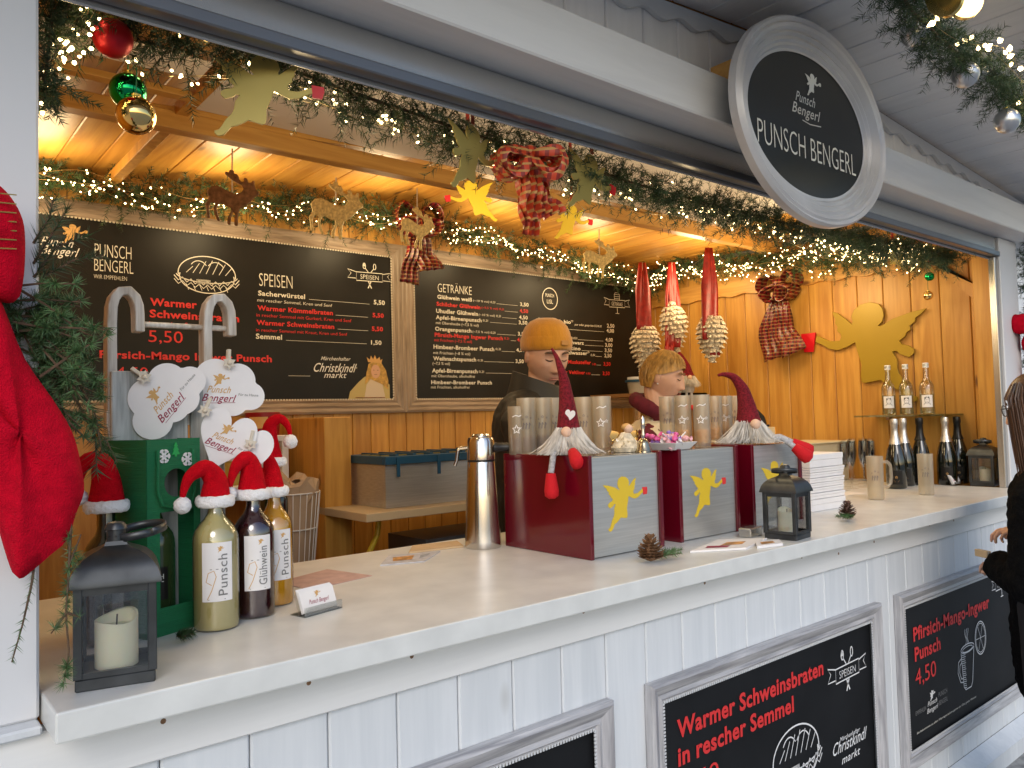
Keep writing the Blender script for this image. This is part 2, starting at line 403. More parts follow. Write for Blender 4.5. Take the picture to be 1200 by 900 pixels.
def banner(g, cx, cz, w_, h_, label, tool='food', y=0.0, mi=0, lw=.004):
    """printed ribbon banner with a word on it and crossed cutlery or a mug behind"""
    a = w_ * .30; b = h_ * .16
    g.stroke([(cx - a, cz - b), (cx + a, cz - b + h_ * .03), (cx + a, cz + b + h_ * .03), (cx - a, cz + b)], lw, mi, y, True)
    for s in (-1, 1):
        g.stroke([(cx + s * a, cz + b), (cx + s * a * 1.65, cz + b * 1.5), (cx + s * a * 1.4, cz + b * .6), (cx + s * a * 1.65, cz - b * .5), (cx + s * a * 1.05, cz - b * .5)], lw, mi, y)
    write(g, label, cx - a * .7, cz - b * .5, a * 1.4, b * 1.1, -.01, 0, mi, y)
    if tool == 'food':
        for s in (-1, 1):
            g.stroke([(cx + s * w_ * .03, cz + b * 1.2), (cx + s * w_ * .10, cz + h_ * .34)], lw, mi, y)
            g.stroke([(cx + s * (w_ * .12 + .03 * w_ * math.cos(t)), cz + h_ * .42 + .11 * h_ * math.sin(t)) for t in [i * PI / 5 for i in range(10)]], lw, mi, y, True)
            g.stroke([(cx + s * w_ * .03, cz - b), (cx - s * w_ * .04, cz - h_ * .42)], lw * 1.5, mi, y)
        for k in (-1, 0, 1): g.stroke([(cx - w_ * .12 + k * w_ * .012, cz + h_ * .40), (cx - w_ * .13 + k * w_ * .012, cz + h_ * .52)], lw * .8, mi, y)
    else:
        g.stroke([(cx - w_ * .1, cz + b * 1.2), (cx - w_ * .1, cz + h_ * .42), (cx - w_ * .06, cz + h_ * .5), (cx + w_ * .06, cz + h_ * .5), (cx + w_ * .1, cz + h_ * .42), (cx + w_ * .1, cz + b * 1.2)], lw, mi, y)
        for k in (0, 1, 2): g.stroke([(cx - w_ * .1, cz + h_ * (.24 + k * .09)), (cx + w_ * .1, cz + h_ * (.24 + k * .09))], lw * .8, mi, y)
        g.stroke([(cx, cz - b), (cx, cz - h_ * .42)], lw, mi, y); g.stroke([(cx - w_ * .07, cz - h_ * .42), (cx + w_ * .07, cz - h_ * .42)], lw, mi, y)

def bun(g, cx, cz, w_, h_, y=0.0, mi=0, lw=.004):
    """line drawing of a filled roll"""
    el = lambda a0, a1, rx, rz, ox=0, oz=0, n=22: [(cx + ox + rx * math.cos(a0 + (a1 - a0) * i / n), cz + oz + rz * math.sin(a0 + (a1 - a0) * i / n)) for i in range(n + 1)]
    g.stroke(el(R(-8), R(188), w_ * .44, h_ * .46, 0, h_ * .02), lw, mi, y)
    g.stroke(el(R(170), R(372), w_ * .42, h_ * .40, 0, -h_ * .06), lw, mi, y)
    g.stroke(el(R(185), R(355), w_ * .47, h_ * .20, 0, 0), lw, mi, y)
    zz = [(cx - w_ * .5 + w_ * i / 16, cz - h_ * (.06 + (.10 if i % 2 else 0)) - h_ * .1 * math.sin(PI * i / 16)) for i in range(17)]
    g.stroke(zz, lw, mi, y)
    g.stroke([(a, b - h_ * .09) for a, b in zz], lw * .8, mi, y)
    for k in range(7): 
        a = -.32 + k * .10
        g.stroke([(cx + w_ * (a + .02 * j), cz + h_ * (.03 + (.40 - 1.5 * abs(a) ** 1.7) * j / 5 * .9)) for j in range(6)], lw * .6, mi, y)
        g.stroke([(cx + w_ * a * 1.0, cz - h_ * .26), (cx + w_ * (a + .035), cz - h_ * .40)], lw * .6, mi, y)
    for k in range(12):
        a = -.21 + k * .018
        g.stroke([(cx + w_ * (a + .05), cz - h_ * .12), (cx + w_ * (a + .05), cz - h_ * .23)], lw * .55, mi, y)
    for s in (-1, 1): g.stroke(el(R(40), R(140), w_ * .15, h_ * .3, s * w_ * .13, h_ * .05, 8), lw * .8, mi, y)

def frame_piece(g, L, prof, T, mi=0):
    """mitred moulding: prof = [(inset, proud)], length L along X, outer edge at z=0, inwards -z"""
    k = len(prof); vs = []
    for d, h in prof: vs += [(-L / 2 + d, -h, -d), (L / 2 - d, -h, -d)]
    fs = [(2 * i, 2 * i + 2, 2 * i + 3, 2 * i + 1) for i in range(k - 1)]
    g.add(vs, fs, mi, T)

def picture_frame(parent, w_, h_, prof, m, beads=None, name='frame', bm='bead'):
    """frame centred on the parent's origin in XZ"""
    for nm, L, ang, d in (('frame_rail', w_, 0, h_ / 2), ('frame_rail', w_, 180, h_ / 2), ('frame_stile', h_, 90, w_ / 2), ('frame_stile', h_, -90, w_ / 2)):
        g = G(); frame_piece(g, L, prof, None)
        o = g.obj(nm, m, parent, ang=20)
        o.rotation_euler = (0, R(ang), 0)
        o.location = (d * math.sin(R(ang)), 0, d * math.cos(R(ang)))
    if beads:
        g = G(); ins = prof[-1][0]; pt = beads; a = w_ / 2 - ins; b = h_ / 2 - ins; yy = -prof[-1][1]
        n = int(2 * a / pt)
        for i in range(n):
            x = -a + (i + .5) * 2 * a / n
            for z in (b, -b): g.box(x - pt * .3, x + pt * .3, yy - .002, yy, z - .0035, z + .0035)
        n = int(2 * b / pt)
        for i in range(n):
            z = -b + (i + .5) * 2 * b / n
            for x in (a, -a): g.box(x - .0035, x + .0035, yy - .002, yy, z - pt * .3, z + pt * .3)
        g.obj('bead_edge', M[bm], parent, smooth=False, kind='stuff')
# ------------------------------------------------------------------ ground
g = G(); g.add([(-60, -60, 0), (60, -60, 0), (60, 60, 0), (-60, 60, 0)], [(0, 1, 2, 3)])
g.obj('ground', M['groundm'], kind='structure')

# ------------------------------------------------------------------ the stall
XR, YB = 4.20, 2.33
SL = 0.078
def roofz(x): return 2.612 - SL * abs(x - 2.1)
stall = thing('market_stall', 'long white painted wooden punch stall with open serving hatch and pine lined interior', 'market stall')
_pc = {}
def plank(parent, L, w_, t, m, loc, rot=(0, 0, 0), ch=.0035):
    k = (round(L, 3), round(w_, 3), t, m.name)
    if k not in _pc:
        a = w_ / 2 - .0012; c = ch
        sec = [(-a + c, 0), (a - c, 0), (a, c), (a, t), (-a, t), (-a, c)]
        v = [(x, y, z) for z in (-L / 2, L / 2) for x, y in sec]
        f = [(i, (i + 1) % 6, 6 + (i + 1) % 6, 6 + i) for i in range(6)] + [(5, 4, 3, 2, 1, 0), (6, 7, 8, 9, 10, 11)]
        gg = G(); gg.add(v, f); _pc[k] = gg.mesh('plank', m, False)
    return inst('plank', _pc[k], parent, loc, rot)

def part(name, m, fn, bevel=0, smooth=False, parent=stall, **kw):
    g = G(); fn(g); return g.obj(name, m, parent, smooth=smooth, bevel=bevel, **kw)

# front below the counter
fw_ = part('front_wall', M['dgrey'], lambda g: g.box(-.9, 5.0, .125, .16, .02, 1.0))
x = .501 - .142 * 9
while x < 4.95:
    plank(fw_, .87, .142, .02, M['white'], (x + .071, .10, .535)); x += .142
part('apron_board', M['whitex'], lambda g: g.box(-.9, 5.0, .086, .124, .966, 1.052), .003)
part('window_ledge', M['white'], lambda g: g.box(-.9, .196, .07, .30, 1.0525, 1.066), .003)
part('base_rail', M['white'], lambda g: g.add([(-.9, .04, 0), (-.9, .04, .065), (-.9, .098, .1), (-.9, .098, 0), (5, .04, 0), (5, .04, .065), (5, .098, .1), (5, .098, 0)], [(0, 4, 5, 1), (1, 5, 6, 2), (2, 6, 7, 3), (0, 1, 2, 3), (4, 7, 6, 5), (0, 3, 7, 4)]))
g = G()
rnd = random.Random(5)
for xx in (.36, .60, .81, 1.27, 1.72, 2.2, 2.42, 2.66, 3.1, 3.32):
    g.lathe([(0, 0), (.0045, .0004), (.0045, .003)], 8, T=Matrix.Translation((xx, .0855, 1.02 + rnd.uniform(-.008, .012))) @ Matrix.Rotation(R(90), 4, 'X') @ Matrix.Scale(-1, 4, (0, 0, 1)))
g.obj('screw_heads', M['cork'], stall, kind='stuff')
part('counter_top', M['counter'], lambda g: g.box(.2, 3.985, 0, .82, 1.058, 1.10), .003, segs=2)
part('side_counter', M['counter'], lambda g: g.box(3.35, 4.118, .823, 2.1, 1.058, 1.099), .002)
# posts
part('post', M['post'], lambda g: g.box(-.9, .197, .10, .27, 1.0665, 2.42), .004)
part('post', M['post'], lambda g: g.box(4.0, 4.215, .10, .148, 1.1005, 2.242), .004)
part('post', M['post'], lambda g: g.box(4.0, 4.215, .165, .175, 0, 1.0), .004)
part('shutter_rail', M['alu2'], lambda g: (g.box(3.968, 3.998, .112, .118, 1.1005, 2.149), g.box(3.972, 3.978, .118, .14, 1.1005, 2.149), g.box(3.984, 3.99, .118, .14, 1.1005, 2.149)), .001)
part('inner_post', M['pine'], lambda g: g.box(4.12, 4.198, .152, .262, 1.1005, 2.44), .003)
# header
part('header_board', M['whitex'], lambda g: g.box(-.9, 5.0, 0, .25, 2.2435, 2.373), .004)
part('shutter_box', M['alu2'], lambda g: g.box(.198, 3.998, .111, .15, 2.177, 2.2425), .003)
part('shutter_rail', M['alu'], lambda g: (g.box(.198, 3.998, .096, .13, 2.1515, 2.1762),), .003)
part('shutter_rail', M['alu2'], lambda g: (g.box(.198, 3.998, .131, .138, 2.1405, 2.176),), .003)
# gable wall
gw = part('gable_wall', M['dgrey'], lambda g: g.add([(-.9, .14, 2.36), (5, .14, 2.36), (5, .14, roofz(5)), (2.1, .14, 2.61), (-.9, .14, roofz(-.9))], [(0, 1, 2, 3, 4)]))
x = -.85
while x < 4.95:
    plank(gw, roofz(x + .071) - 2.36, .142, .02, M['soffit'], (x + .071, .10, (roofz(x + .071) + 2.36) / 2)); x += .142
for s in (-1, 1):
    pts = []; n = 120
    top = []; bot = []
    for i in range(n + 1):
        xx = 2.1 + s * (.0 + 2.9 * i / n); zt = roofz(xx) - .001
        top.append((xx, zt)); bot.append((xx, zt - .043 - .010 * math.sin(2 * PI * (xx) / .145)))
    poly = top + bot[::-1]
    g = G(); g.prism(poly, .014, T=Matrix.Translation((0, .084, 0)))
    g.obj('wavy_bargeboard', M['grey'], stall, smooth=False)
# roof undersides
def roof(name, y0, y1, m, pitch, xa, xb):
    for s in (-1, 1):
        a = math.atan(SL)
        X_ = Vector((math.cos(a), 0, -s * math.sin(a))); N_ = Vector((s * math.sin(a), 0, math.cos(a)))
        N_ = Vector((s * math.sin(a), 0, math.cos(a))); Y_ = Vector((0, 1, 0))
        lim = (2.1 - xa) if s < 0 else (xb - 2.1)
        mid = Vector((2.1 + s * lim / 2, (y0 + y1) / 2, roofz(2.1 + s * lim / 2) + .03))
        rot = Matrix((X_, N_, X_.cross(N_))).transposed()
        if rot.determinant() < 0: rot = Matrix((-X_, N_, Y_)).transposed()
        base = G(); base.box(-lim / 2, lim / 2, 0, .02, -(y1 - y0) / 2, (y1 - y0) / 2)
        b = base.obj(name, m, stall, smooth=False)
        b.matrix_world = Matrix.Translation(mid) @ rot.to_4x4()
        n = int(lim / pitch)
        for i in range(n + 1):
            u = -lim / 2 + (i + .5) * lim / (n + 1)
            plank(b, y1 - y0, lim / (n + 1), .012, m, (u, -.0145, 0))
roof('canopy', -.57, .099, M['soffit'], .142, -.9, 5.0)
roof('ceiling', .142, YB, M['pine'], .148, 0.0, XR)
part('fascia_board', M['grey'], lambda g: [g.add([(a, y, roofz(a) - .03), (b, y, roofz(b) - .03), (b, y, roofz(b) + .07), (a, y, roofz(a) + .07)], [(0, 1, 2, 3)]) for y in (-.572, -.59) for a, b in ((-.9, 2.1), (2.1, 5.0))])
part('roof_sheet', M['alu'], lambda g: [g.add([(a, -.59, roofz(a) + .07), (b, -.59, roofz(b) + .07), (b, 2.45, roofz(b) + .07), (a, 2.45, roofz(a) + .07)], [(0, 1, 2, 3)]) for a, b in ((-.9, 2.1), (2.1, 5.0))])
# truss
part('tie_beam', M['pinex'], lambda g: g.box(.01, 4.19, 1.3, 1.355, 2.404, 2.463), .003)
for s in (-1, 1):
    part('rafter', M['pinex'], lambda g: g.prism([(2.1 + s * .0, 2.578), (2.1 + s * 2.0, 2.578 - .075 * 2.0), (2.1 + s * 2.0, 2.528 - .075 * 2.0 + .01), (2.1, 2.528)], .05, T=Matrix.Translation((0, 1.303, 0))), .002)
part('king_post', M['pine'], lambda g: g.box(2.07, 2.13, 1.297, 1.352, 2.43, 2.57), .002)
part('ceiling_panel', mat('matt_white_panel', (.74, .70, .66), .5), lambda g: g.box(.79, 3.62, .36, 1.297, 2.478, 2.488), .002)
part('ceiling_panel', mat('matt_white_strip', (.72, .67, .60), .5), lambda g: (g.box(.30, .725, .90, 1.02, 2.452, 2.462), g.box(.30, .70, .93, 1.0, 2.463, 2.476)), .001)
part('purlin', M['pine'], lambda g: g.box(.745, .785, .2, 2.3, 2.45, 2.489), .002)
part('purlin', M['pinex'], lambda g: g.box(.01, 4.19, 1.09, 1.14, 2.49, 2.52) if 0 else g.box(.01, .74, 1.12, 1.16, 2.44, 2.46), .002)
# interior walls
bw = part('back_wall', M['dgrey'], lambda g: g.box(-.9, 5.0, YB + .02, YB + .03, 0, 2.655))
x = 0.0; i = 0
while x < 4.19:
    plank(bw, 2.65, .105, .015, M['pine'], (x + .0525, YB, 1.325)); x += .105
rw = part('right_wall', M['dgrey'], lambda g: g.box(XR + .02, XR + .03, .15, 2.36, 0, 2.51))
y = .02 + .142
while y < 2.3:
    plank(rw, 2.44, .142, .015, M['pine'], (XR, y + .071, 1.22), (0, 0, R(-90))); y += .142
lw = part('left_wall', M['dgrey'], lambda g: g.box(-.03, -.02, .27, 2.36, 0, 2.51))
y = .27
while y < 2.3:
    plank(lw, 2.44, .142, .015, M['pine'], (0, y + .071, 1.22), (0, 0, R(90))); y += .142
def wavy(g):
    n = 110; top = []; bot = []
    for i in range(n + 1):
        yy = .27 + 2.03 * i / n
        zz = 2.196 + .006 * math.sin(2 * PI * yy / .17)
        bot.append((yy, zz)); top.append((yy, 2.30))
    g.prism(top + bot[::-1], .022)
o = part('wavy_trim', M['pinex'], wavy); o.rotation_euler = (0, 0, R(90)); o.location = (XR - .002, 0, 0)
part('brace', M['pine'], lambda g: g.add([(4.19, .262, 1.98), (4.19, .262, 2.06), (4.19, .62, 2.30), (4.19, .56, 2.30), (4.15, .262, 1.98), (4.15, .262, 2.06), (4.15, .62, 2.30), (4.15, .56, 2.30)], [(0, 1, 2, 3), (4, 7, 6, 5), (0, 4, 5, 1), (3, 2, 6, 7), (1, 5, 6, 2), (0, 3, 7, 4)]))
part('stud', M['pine'], lambda g: g.box(1.50, 1.625, 1.85, 2.325, .012, 1.497), .003)
part('shelf_side', M['whiteplastic'], lambda g: (g.box(1.40, 1.43, 2.05, 2.32, .9, 1.40), g.box(1.16, 1.43, 2.05, 2.32, 1.40, 1.425), g.box(1.1, 1.43, 2.0, 2.32, 1.20, 1.222)), .002)
g = G(); g.box(-.02, 4.24, .17, 2.36, .004, .012); g.obj('floor', M['floorm'], kind='structure')

# ------------------------------------------------------------------ neighbouring stall, seen past the right post
ns = thing('market_stall', 'pale boarded stall beyond the right post, partly hidden by a fir garland', 'market stall', (6.3, 1.2, 0), R(-35))
ww = G().box(-1.6, 1.6, .05, .08, 0, 2.7).obj('wall', M['grey'], ns, smooth=False)
for k in range(22):
    plank(ww, 3.2, .12, .02, M['white'], (0, .03, .06 + k * .12), (0, R(90), 0))
G().box(-1.7, 1.7, -.3, .1, 2.7, 2.78).obj('roof', M['alu'], ns, smooth=False)
# ------------------------------------------------------------------ menu boards on the back wall
def menu_board(label, cx, cz, w_, h_, rows, extra=None, mblack='menublack', fr='frame', prof=None, y=2.32, name='menu_board', cat='menu board', remap=None, lift=.0):
    t = thing(name, label, cat, (cx, y, cz))
    prof = prof or [(0, 0), (.0, .012), (.012, .016), (.026, .011), (.038, .013), (.052, .007), (.064, .010), (.070, .007)]
    G().box(-w_ / 2 + .05, w_ / 2 - .05, -.0035, .006, -h_ / 2 + .05, h_ / 2 - .05).obj('panel', M[mblack], t, smooth=False)
    picture_frame(t, w_, h_, prof, M[fr], beads=.014 if fr == 'frame' else .0085, bm='bead' if fr == 'frame' else 'grey')
    lettering([(s, x - cx, z - cz, a, b, st) for s, x, z, a, b, st in rows], t, -.0055, remap)
    if extra: extra(t, cx, cz)
    return t

M1 = [('PUNSCH',0.726,2.179,0.139,0.057,'h'),('BENGERL',0.724,2.119,0.148,0.054,'h'),('WIR EMPFEHLEN',0.722,2.088,0.125,0.018,'h'),
('Warmer',0.937,1.992,0.194,0.033,'rb'),('Schweinsbraten',0.935,1.942,0.383,0.033,'rb'),('in rescher Semmel',0.932,1.903,0.250,0.024,'r'),('5,50',0.930,1.836,0.140,0.053,'r'),
('Pfirsich-Mango Ingwer Punsch',0.742,1.763,0.728,0.032,'rb'),('4,50',0.804,1.685,0.123,0.045,'r'),('alkoholfrei',0.767,1.633,0.138,0.014,'rb'),
('SPEISEN',1.414,2.116,0.163,0.065,'h'),('Sacherwürstel',1.408,2.072,0.232,0.023,'cb'),('5,50',2.015,2.074,0.065,0.023,'cb'),('mit rescher Semmel, Kren und Senf',1.403,2.043,0.378,0.015,'c'),
('Warmer Kümmelbraten',1.404,2.003,0.381,0.023,'rb'),('5,50',2.007,2.007,0.065,0.022,'rb'),('in rescher Semmel mit Gurkerl, Kren und Senf',1.399,1.973,0.487,0.016,'r'),
('Warmer Schweinsbraten',1.399,1.935,0.392,0.023,'rb'),('5,50',2.001,1.937,0.065,0.022,'rb'),('in rescher Semmel mit Kraut, Kren und Senf',1.396,1.904,0.465,0.015,'r'),
('Semmel',1.395,1.870,0.126,0.024,'cb'),('1,50',1.995,1.866,0.061,0.022,'cb'),
('Märchenhafter',1.717,1.779,0.157,0.019,'s'),('Christkindl',1.673,1.722,0.223,0.045,'s'),('markt',1.732,1.693,0.117,0.030,'s'),('in Graz',1.855,1.741,0.058,0.010,'c'),
('Punsch',0.533,2.203,0.110,0.038,'s'),('Bengerl',0.533,2.168,0.125,0.038,'s')]
def rules(g, rows, y):
    for x0, x1, z in rows: g.stroke([(x0, z), (x1, z)], .0016, 0, y)
def m1x(t, cx, cz):
    g = G(); g.T = Matrix.Translation((-cx, 0, -cz))
    bun(g, 1.178, 2.143, .285, .175, -.0055, 0, .0042)
    banner(g, 1.994, 2.21, .25, .135, 'SPEISEN', 'food', -.0055, 0, .0035)
    rules(g, [(1.66, 1.99, 2.072), (1.80, 1.98, 2.004), (1.81, 1.98, 1.935), (1.54, 1.97, 1.868), (1.55, 1.66, 1.70)], -.0055)
    g.obj('line_drawing', M['cream'], t, smooth=False)
    g = G(); cherub(g, .10, .001, 0, 0, Matrix.Translation((.645 - cx, -.0056, 2.262 - cz))); g.obj('cherub_logo', M['goldp'], t, smooth=False)
    # flat printed picture of a fair-haired girl in a crown
    P = lambda pts, y, m, n: (lambda g: (g.prism([(a - cx, b - cz) for a, b in pts], .0006, T=Matrix.Translation((0, y, 0))), g.obj(n, m, t, smooth=False)))(G())
    P([(1.862, 1.585), (1.872, 1.625), (1.92, 1.672), (1.955, 1.70), (2.0, 1.712), (2.06, 1.70), (2.099, 1.66), (2.099, 1.585)], -.0052, mat('robe_print', (.50, .40, .16), .5), 'printed_robe')
    P([(1.95, 1.585), (1.965, 1.66), (1.99, 1.69), (2.05, 1.69), (2.075, 1.585)], -.0058, mat('shirt_print', (.62, .52, .40), .5), 'printed_shirt')
    P([(1.955, 1.66), (1.965, 1.72), (1.978, 1.765), (2.01, 1.785), (2.05, 1.775), (2.078, 1.735), (2.092, 1.68), (2.088, 1.635), (2.06, 1.66), (1.985, 1.69)], -.0064, mat('hair_print', (.50, .30, .07), .5, var=.4, vs=60), 'printed_hair')
    P([(2.018 + .026 * math.cos(i * PI / 8), 1.728 + .035 * math.sin(i * PI / 8)) for i in range(16)], -.007, mat('face_print', (.62, .36, .24), .5), 'printed_face')
    P([(1.975, 1.775), (1.968, 1.80), (1.985, 1.787), (1.992, 1.808), (2.005, 1.79), (2.015, 1.812), (2.025, 1.79), (2.042, 1.803), (2.046, 1.785), (2.058, 1.793), (2.052, 1.77)], -.0073, M['goldp'], 'printed_crown')
    g = G()
    for a in (2.007, 2.03): g.box(a - cx - .004, a - cx + .004, -.0072, -.007, 1.733 - cz, 1.736 - cz)
    g.box(2.010 - cx, 2.026 - cx, -.0072, -.007, 1.711 - cz, 1.7135 - cz)
    g.box(1.90 - cx, 2.07 - cx, -.0082, -.008, 1.592 - cz, 1.597 - cz)
    g.obj('printed_detail', M['cork'], t, smooth=False)
mb1 = menu_board('wide dark food menu board headed SPEISEN with a roll drawing, on the back wall', 1.245, 1.957, 1.89, .882, M1, m1x)

M2 = [('GETRÄNKE',2.413,2.170,0.230,0.050,'h'),('Glühwein weiß',2.409,2.133,0.235,0.022,'cb'),('(~10 % vol) 0,2l',2.652,2.135,0.158,0.012,'c'),('3,50',2.999,2.134,0.067,0.022,'cb'),
('Schilcher Glühwein',2.403,2.094,0.299,0.022,'rb'),('(~9,5 % vol) 0,2l',2.711,2.099,0.163,0.013,'r'),('4,50',2.995,2.095,0.066,0.022,'rb'),
('Uhudler Glühwein',2.399,2.055,0.285,0.023,'cb'),('(~10 % vol) 0,2l',2.689,2.057,0.160,0.013,'c'),('4,50',2.989,2.056,0.067,0.022,'cb'),
('Apfel-Birnenpunsch',2.396,2.020,0.313,0.022,'cb'),('0,2l',2.717,2.025,0.037,0.013,'c'),('3,50',2.985,2.025,0.067,0.022,'cb'),('mit Obershaube (~7,5 % vol)',2.395,1.993,0.291,0.016,'c'),
('Orangenpunsch',2.390,1.957,0.245,0.022,'cb'),('(~7,5 % vol) 0,2l',2.642,1.958,0.163,0.013,'c'),('3,50',2.976,1.957,0.066,0.022,'cb'),
('Pfirsich-Mango Ingwer Punsch',2.386,1.924,0.475,0.022,'rb'),('0,2l',2.871,1.929,0.036,0.013,'r'),('4,50',2.970,1.922,0.065,0.022,'rb'),('mit Früchten (~7,5 % vol)',2.383,1.898,0.254,0.016,'r'),
('Himbeer-Brombeer Punsch',2.377,1.858,0.418,0.023,'cb'),('0,2l',2.805,1.865,0.038,0.013,'c'),('4,50',2.961,1.861,0.066,0.021,'cb'),('mit Früchten (~8 % vol)',2.374,1.829,0.248,0.016,'c'),
('Weihnachtspunsch',2.373,1.795,0.290,0.022,'cb'),('0,2l',2.673,1.797,0.037,0.012,'c'),('3,50',2.953,1.794,0.063,0.022,'cb'),('(~7,5 % vol)',2.368,1.771,0.114,0.016,'c'),
('Apfel-Birnenpunsch',2.364,1.729,0.307,0.022,'cb'),('0,2l',2.679,1.732,0.037,0.013,'c'),('mit Obershaube, alkoholfrei',2.359,1.703,0.292,0.016,'c'),
('Himbeer-Brombeer Punsch',2.357,1.666,0.415,0.021,'cb'),('mit Früchten, alkoholfrei',2.354,1.642,0.256,0.016,'c'),
('Birnensaft bio*',3.142,2.050,0.291,0.022,'cb'),('pur oder gespritzt 0,2/0,5l',3.446,2.042,0.240,0.014,'c'),('2,50',3.738,2.045,0.070,0.025,'cb'),('0,5l',3.340,2.020,0.041,0.014,'c'),('4,00',3.733,2.013,0.070,0.024,'cb'),
('Tee mit Rum',3.198,1.948,0.206,0.023,'cb'),('0,02l',3.410,1.955,0.052,0.014,'c'),('4,00',3.720,1.953,0.069,0.024,'cb'),('Kaffee schwarz',3.258,1.923,0.263,0.022,'cb'),('3,00',3.715,1.918,0.069,0.024,'cb'),
('Cappuccino',3.257,1.886,0.233,0.023,'cb'),('3,50',3.710,1.883,0.069,0.024,'cb'),('Mineralwasser*',3.264,1.858,0.307,0.023,'cb'),('0,5l',3.579,1.853,0.037,0.014,'c'),('2,50',3.705,1.849,0.066,0.024,'cb'),
('Gelber Muskateller',3.246,1.800,0.334,0.023,'rb'),('1/8l',3.590,1.794,0.034,0.014,'r'),('3,50',3.695,1.794,0.066,0.024,'rb'),('Grüner Veltliner',3.251,1.736,0.273,0.022,'rb'),('1/8l',3.534,1.734,0.037,0.014,'r'),('3,50',3.684,1.732,0.066,0.024,'rb')]
def m2x(t, cx, cz):
    g = G(); g.T = Matrix.Translation((-cx, 0, -cz))
    banner(g, 3.842, 2.205, .25, .15, 'GETRÄNKE', 'mug', -.0055, 0, .0035)
    g.stroke([(3.241 + .062 * math.cos(i * PI / 16), 2.195 + .066 * math.sin(i * PI / 16)) for i in range(32)], .005, 0, -.0055, True)
    write(g, 'PUNSCH', 3.205, 2.205, .07, .022, 0, 0, 0, -.0055); write(g, 'LISL', 3.215, 2.165, .05, .026, 0, 0, 0, -.0055)
    rules(g, [(2.82, 2.98, 2.134), (2.88, 2.98, 2.095), (2.86, 2.97, 2.056), (2.77, 2.97, 2.023), (2.82, 2.96, 1.957), (2.92, 2.96, 1.924), (2.85, 2.95, 1.859), (2.72, 2.94, 1.796), (2.73, 2.92, 1.731), (3.39, 3.71, 2.014), (3.47, 3.70, 1.953), (3.53, 3.70, 1.92), (3.5, 3.69, 1.885), (3.62, 3.68, 1.852), (3.63, 3.67, 1.796), (3.58, 3.66, 1.733)], -.0055)
    g.obj('line_drawing', M['cream'], t, smooth=False)
mb2 = menu_board('wide dark drinks menu board headed GETRÄNKE behind the two sellers', 3.1475, 1.957, 1.915, .882, M2, m2x)

# ------------------------------------------------------------------ signboards under the counter
PF = [(0, 0), (0, .022), (.008, .028), (.018, .024), (.034, .014), (.044, .018), (.050, .012), (.055, .012)]
PY = .0985
def sb(label, x0, x1, z0, z1, rows, extra=None):
    return menu_board(label, (x0 + x1) / 2, (z0 + z1) / 2, x1 - x0, z1 - z0, rows, extra, 'black', 'frame2', PF, PY, 'signboard', 'sign')
sb('partly seen black signboard with silver grey frame, leftmost of the three under the counter', .18, 1.350, .20, .815, [('Warmer Kümmelbraten', .33, .655, .72, .037, 'rb'), ('in rescher Semmel', .33, .59, .53, .037, 'rb'), ('5,50', .33, .50, .163, .058, 'r')])
P2 = [('Warmer Schweinsbraten',1.595,0.654,0.715,0.047,'rb'),('in rescher Semmel',1.595,0.585,0.540,0.047,'rb'),('5,50',1.598,0.505,0.163,0.050,'r'),('Märchenhafter',2.391,0.423,0.128,0.014,'s'),('Christkindl',2.341,0.390,0.212,0.039,'s'),('markt',2.398,0.351,0.114,0.026,'s')]
def p2x(t, cx, cz):
    g = G(); g.T = Matrix.Translation((-cx, 0, -cz))
    bun(g, 2.14, .45, .285, .19, -.0055, 0, .005); banner(g, 2.458, .628, .25, .14, 'SPEISEN', 'food', -.0055, 0, .0042)
    g.obj('line_drawing', M['whitep'], t, smooth=False)
sb('black signboard offering Warmer Schweinsbraten with a roll drawing, middle of the three under the counter', 1.482, 2.672, .20, .815, P2, p2x)
P3 = [('Pfirsich-Mango-Ingwer',2.938,0.628,0.716,0.050,'rb'),('Punsch',2.942,0.556,0.220,0.050,'rb'),('4,50',2.939,0.468,0.174,0.061,'r'),('EMPFEHLEN',2.928,0.365,0.085,0.016,'g'),('PUNSCH',3.124,0.384,0.077,0.018,'g'),('BENGERL',3.125,0.353,0.078,0.018,'g'),('Punsch',3.028,0.372,0.079,0.018,'s'),('Bengerl',3.021,0.348,0.089,0.018,'s'),
('Sie bekommen zu allen Warmgetränken gerne ein Glas gratis Wasser',2.930,0.299,0.543,0.008,'c')]
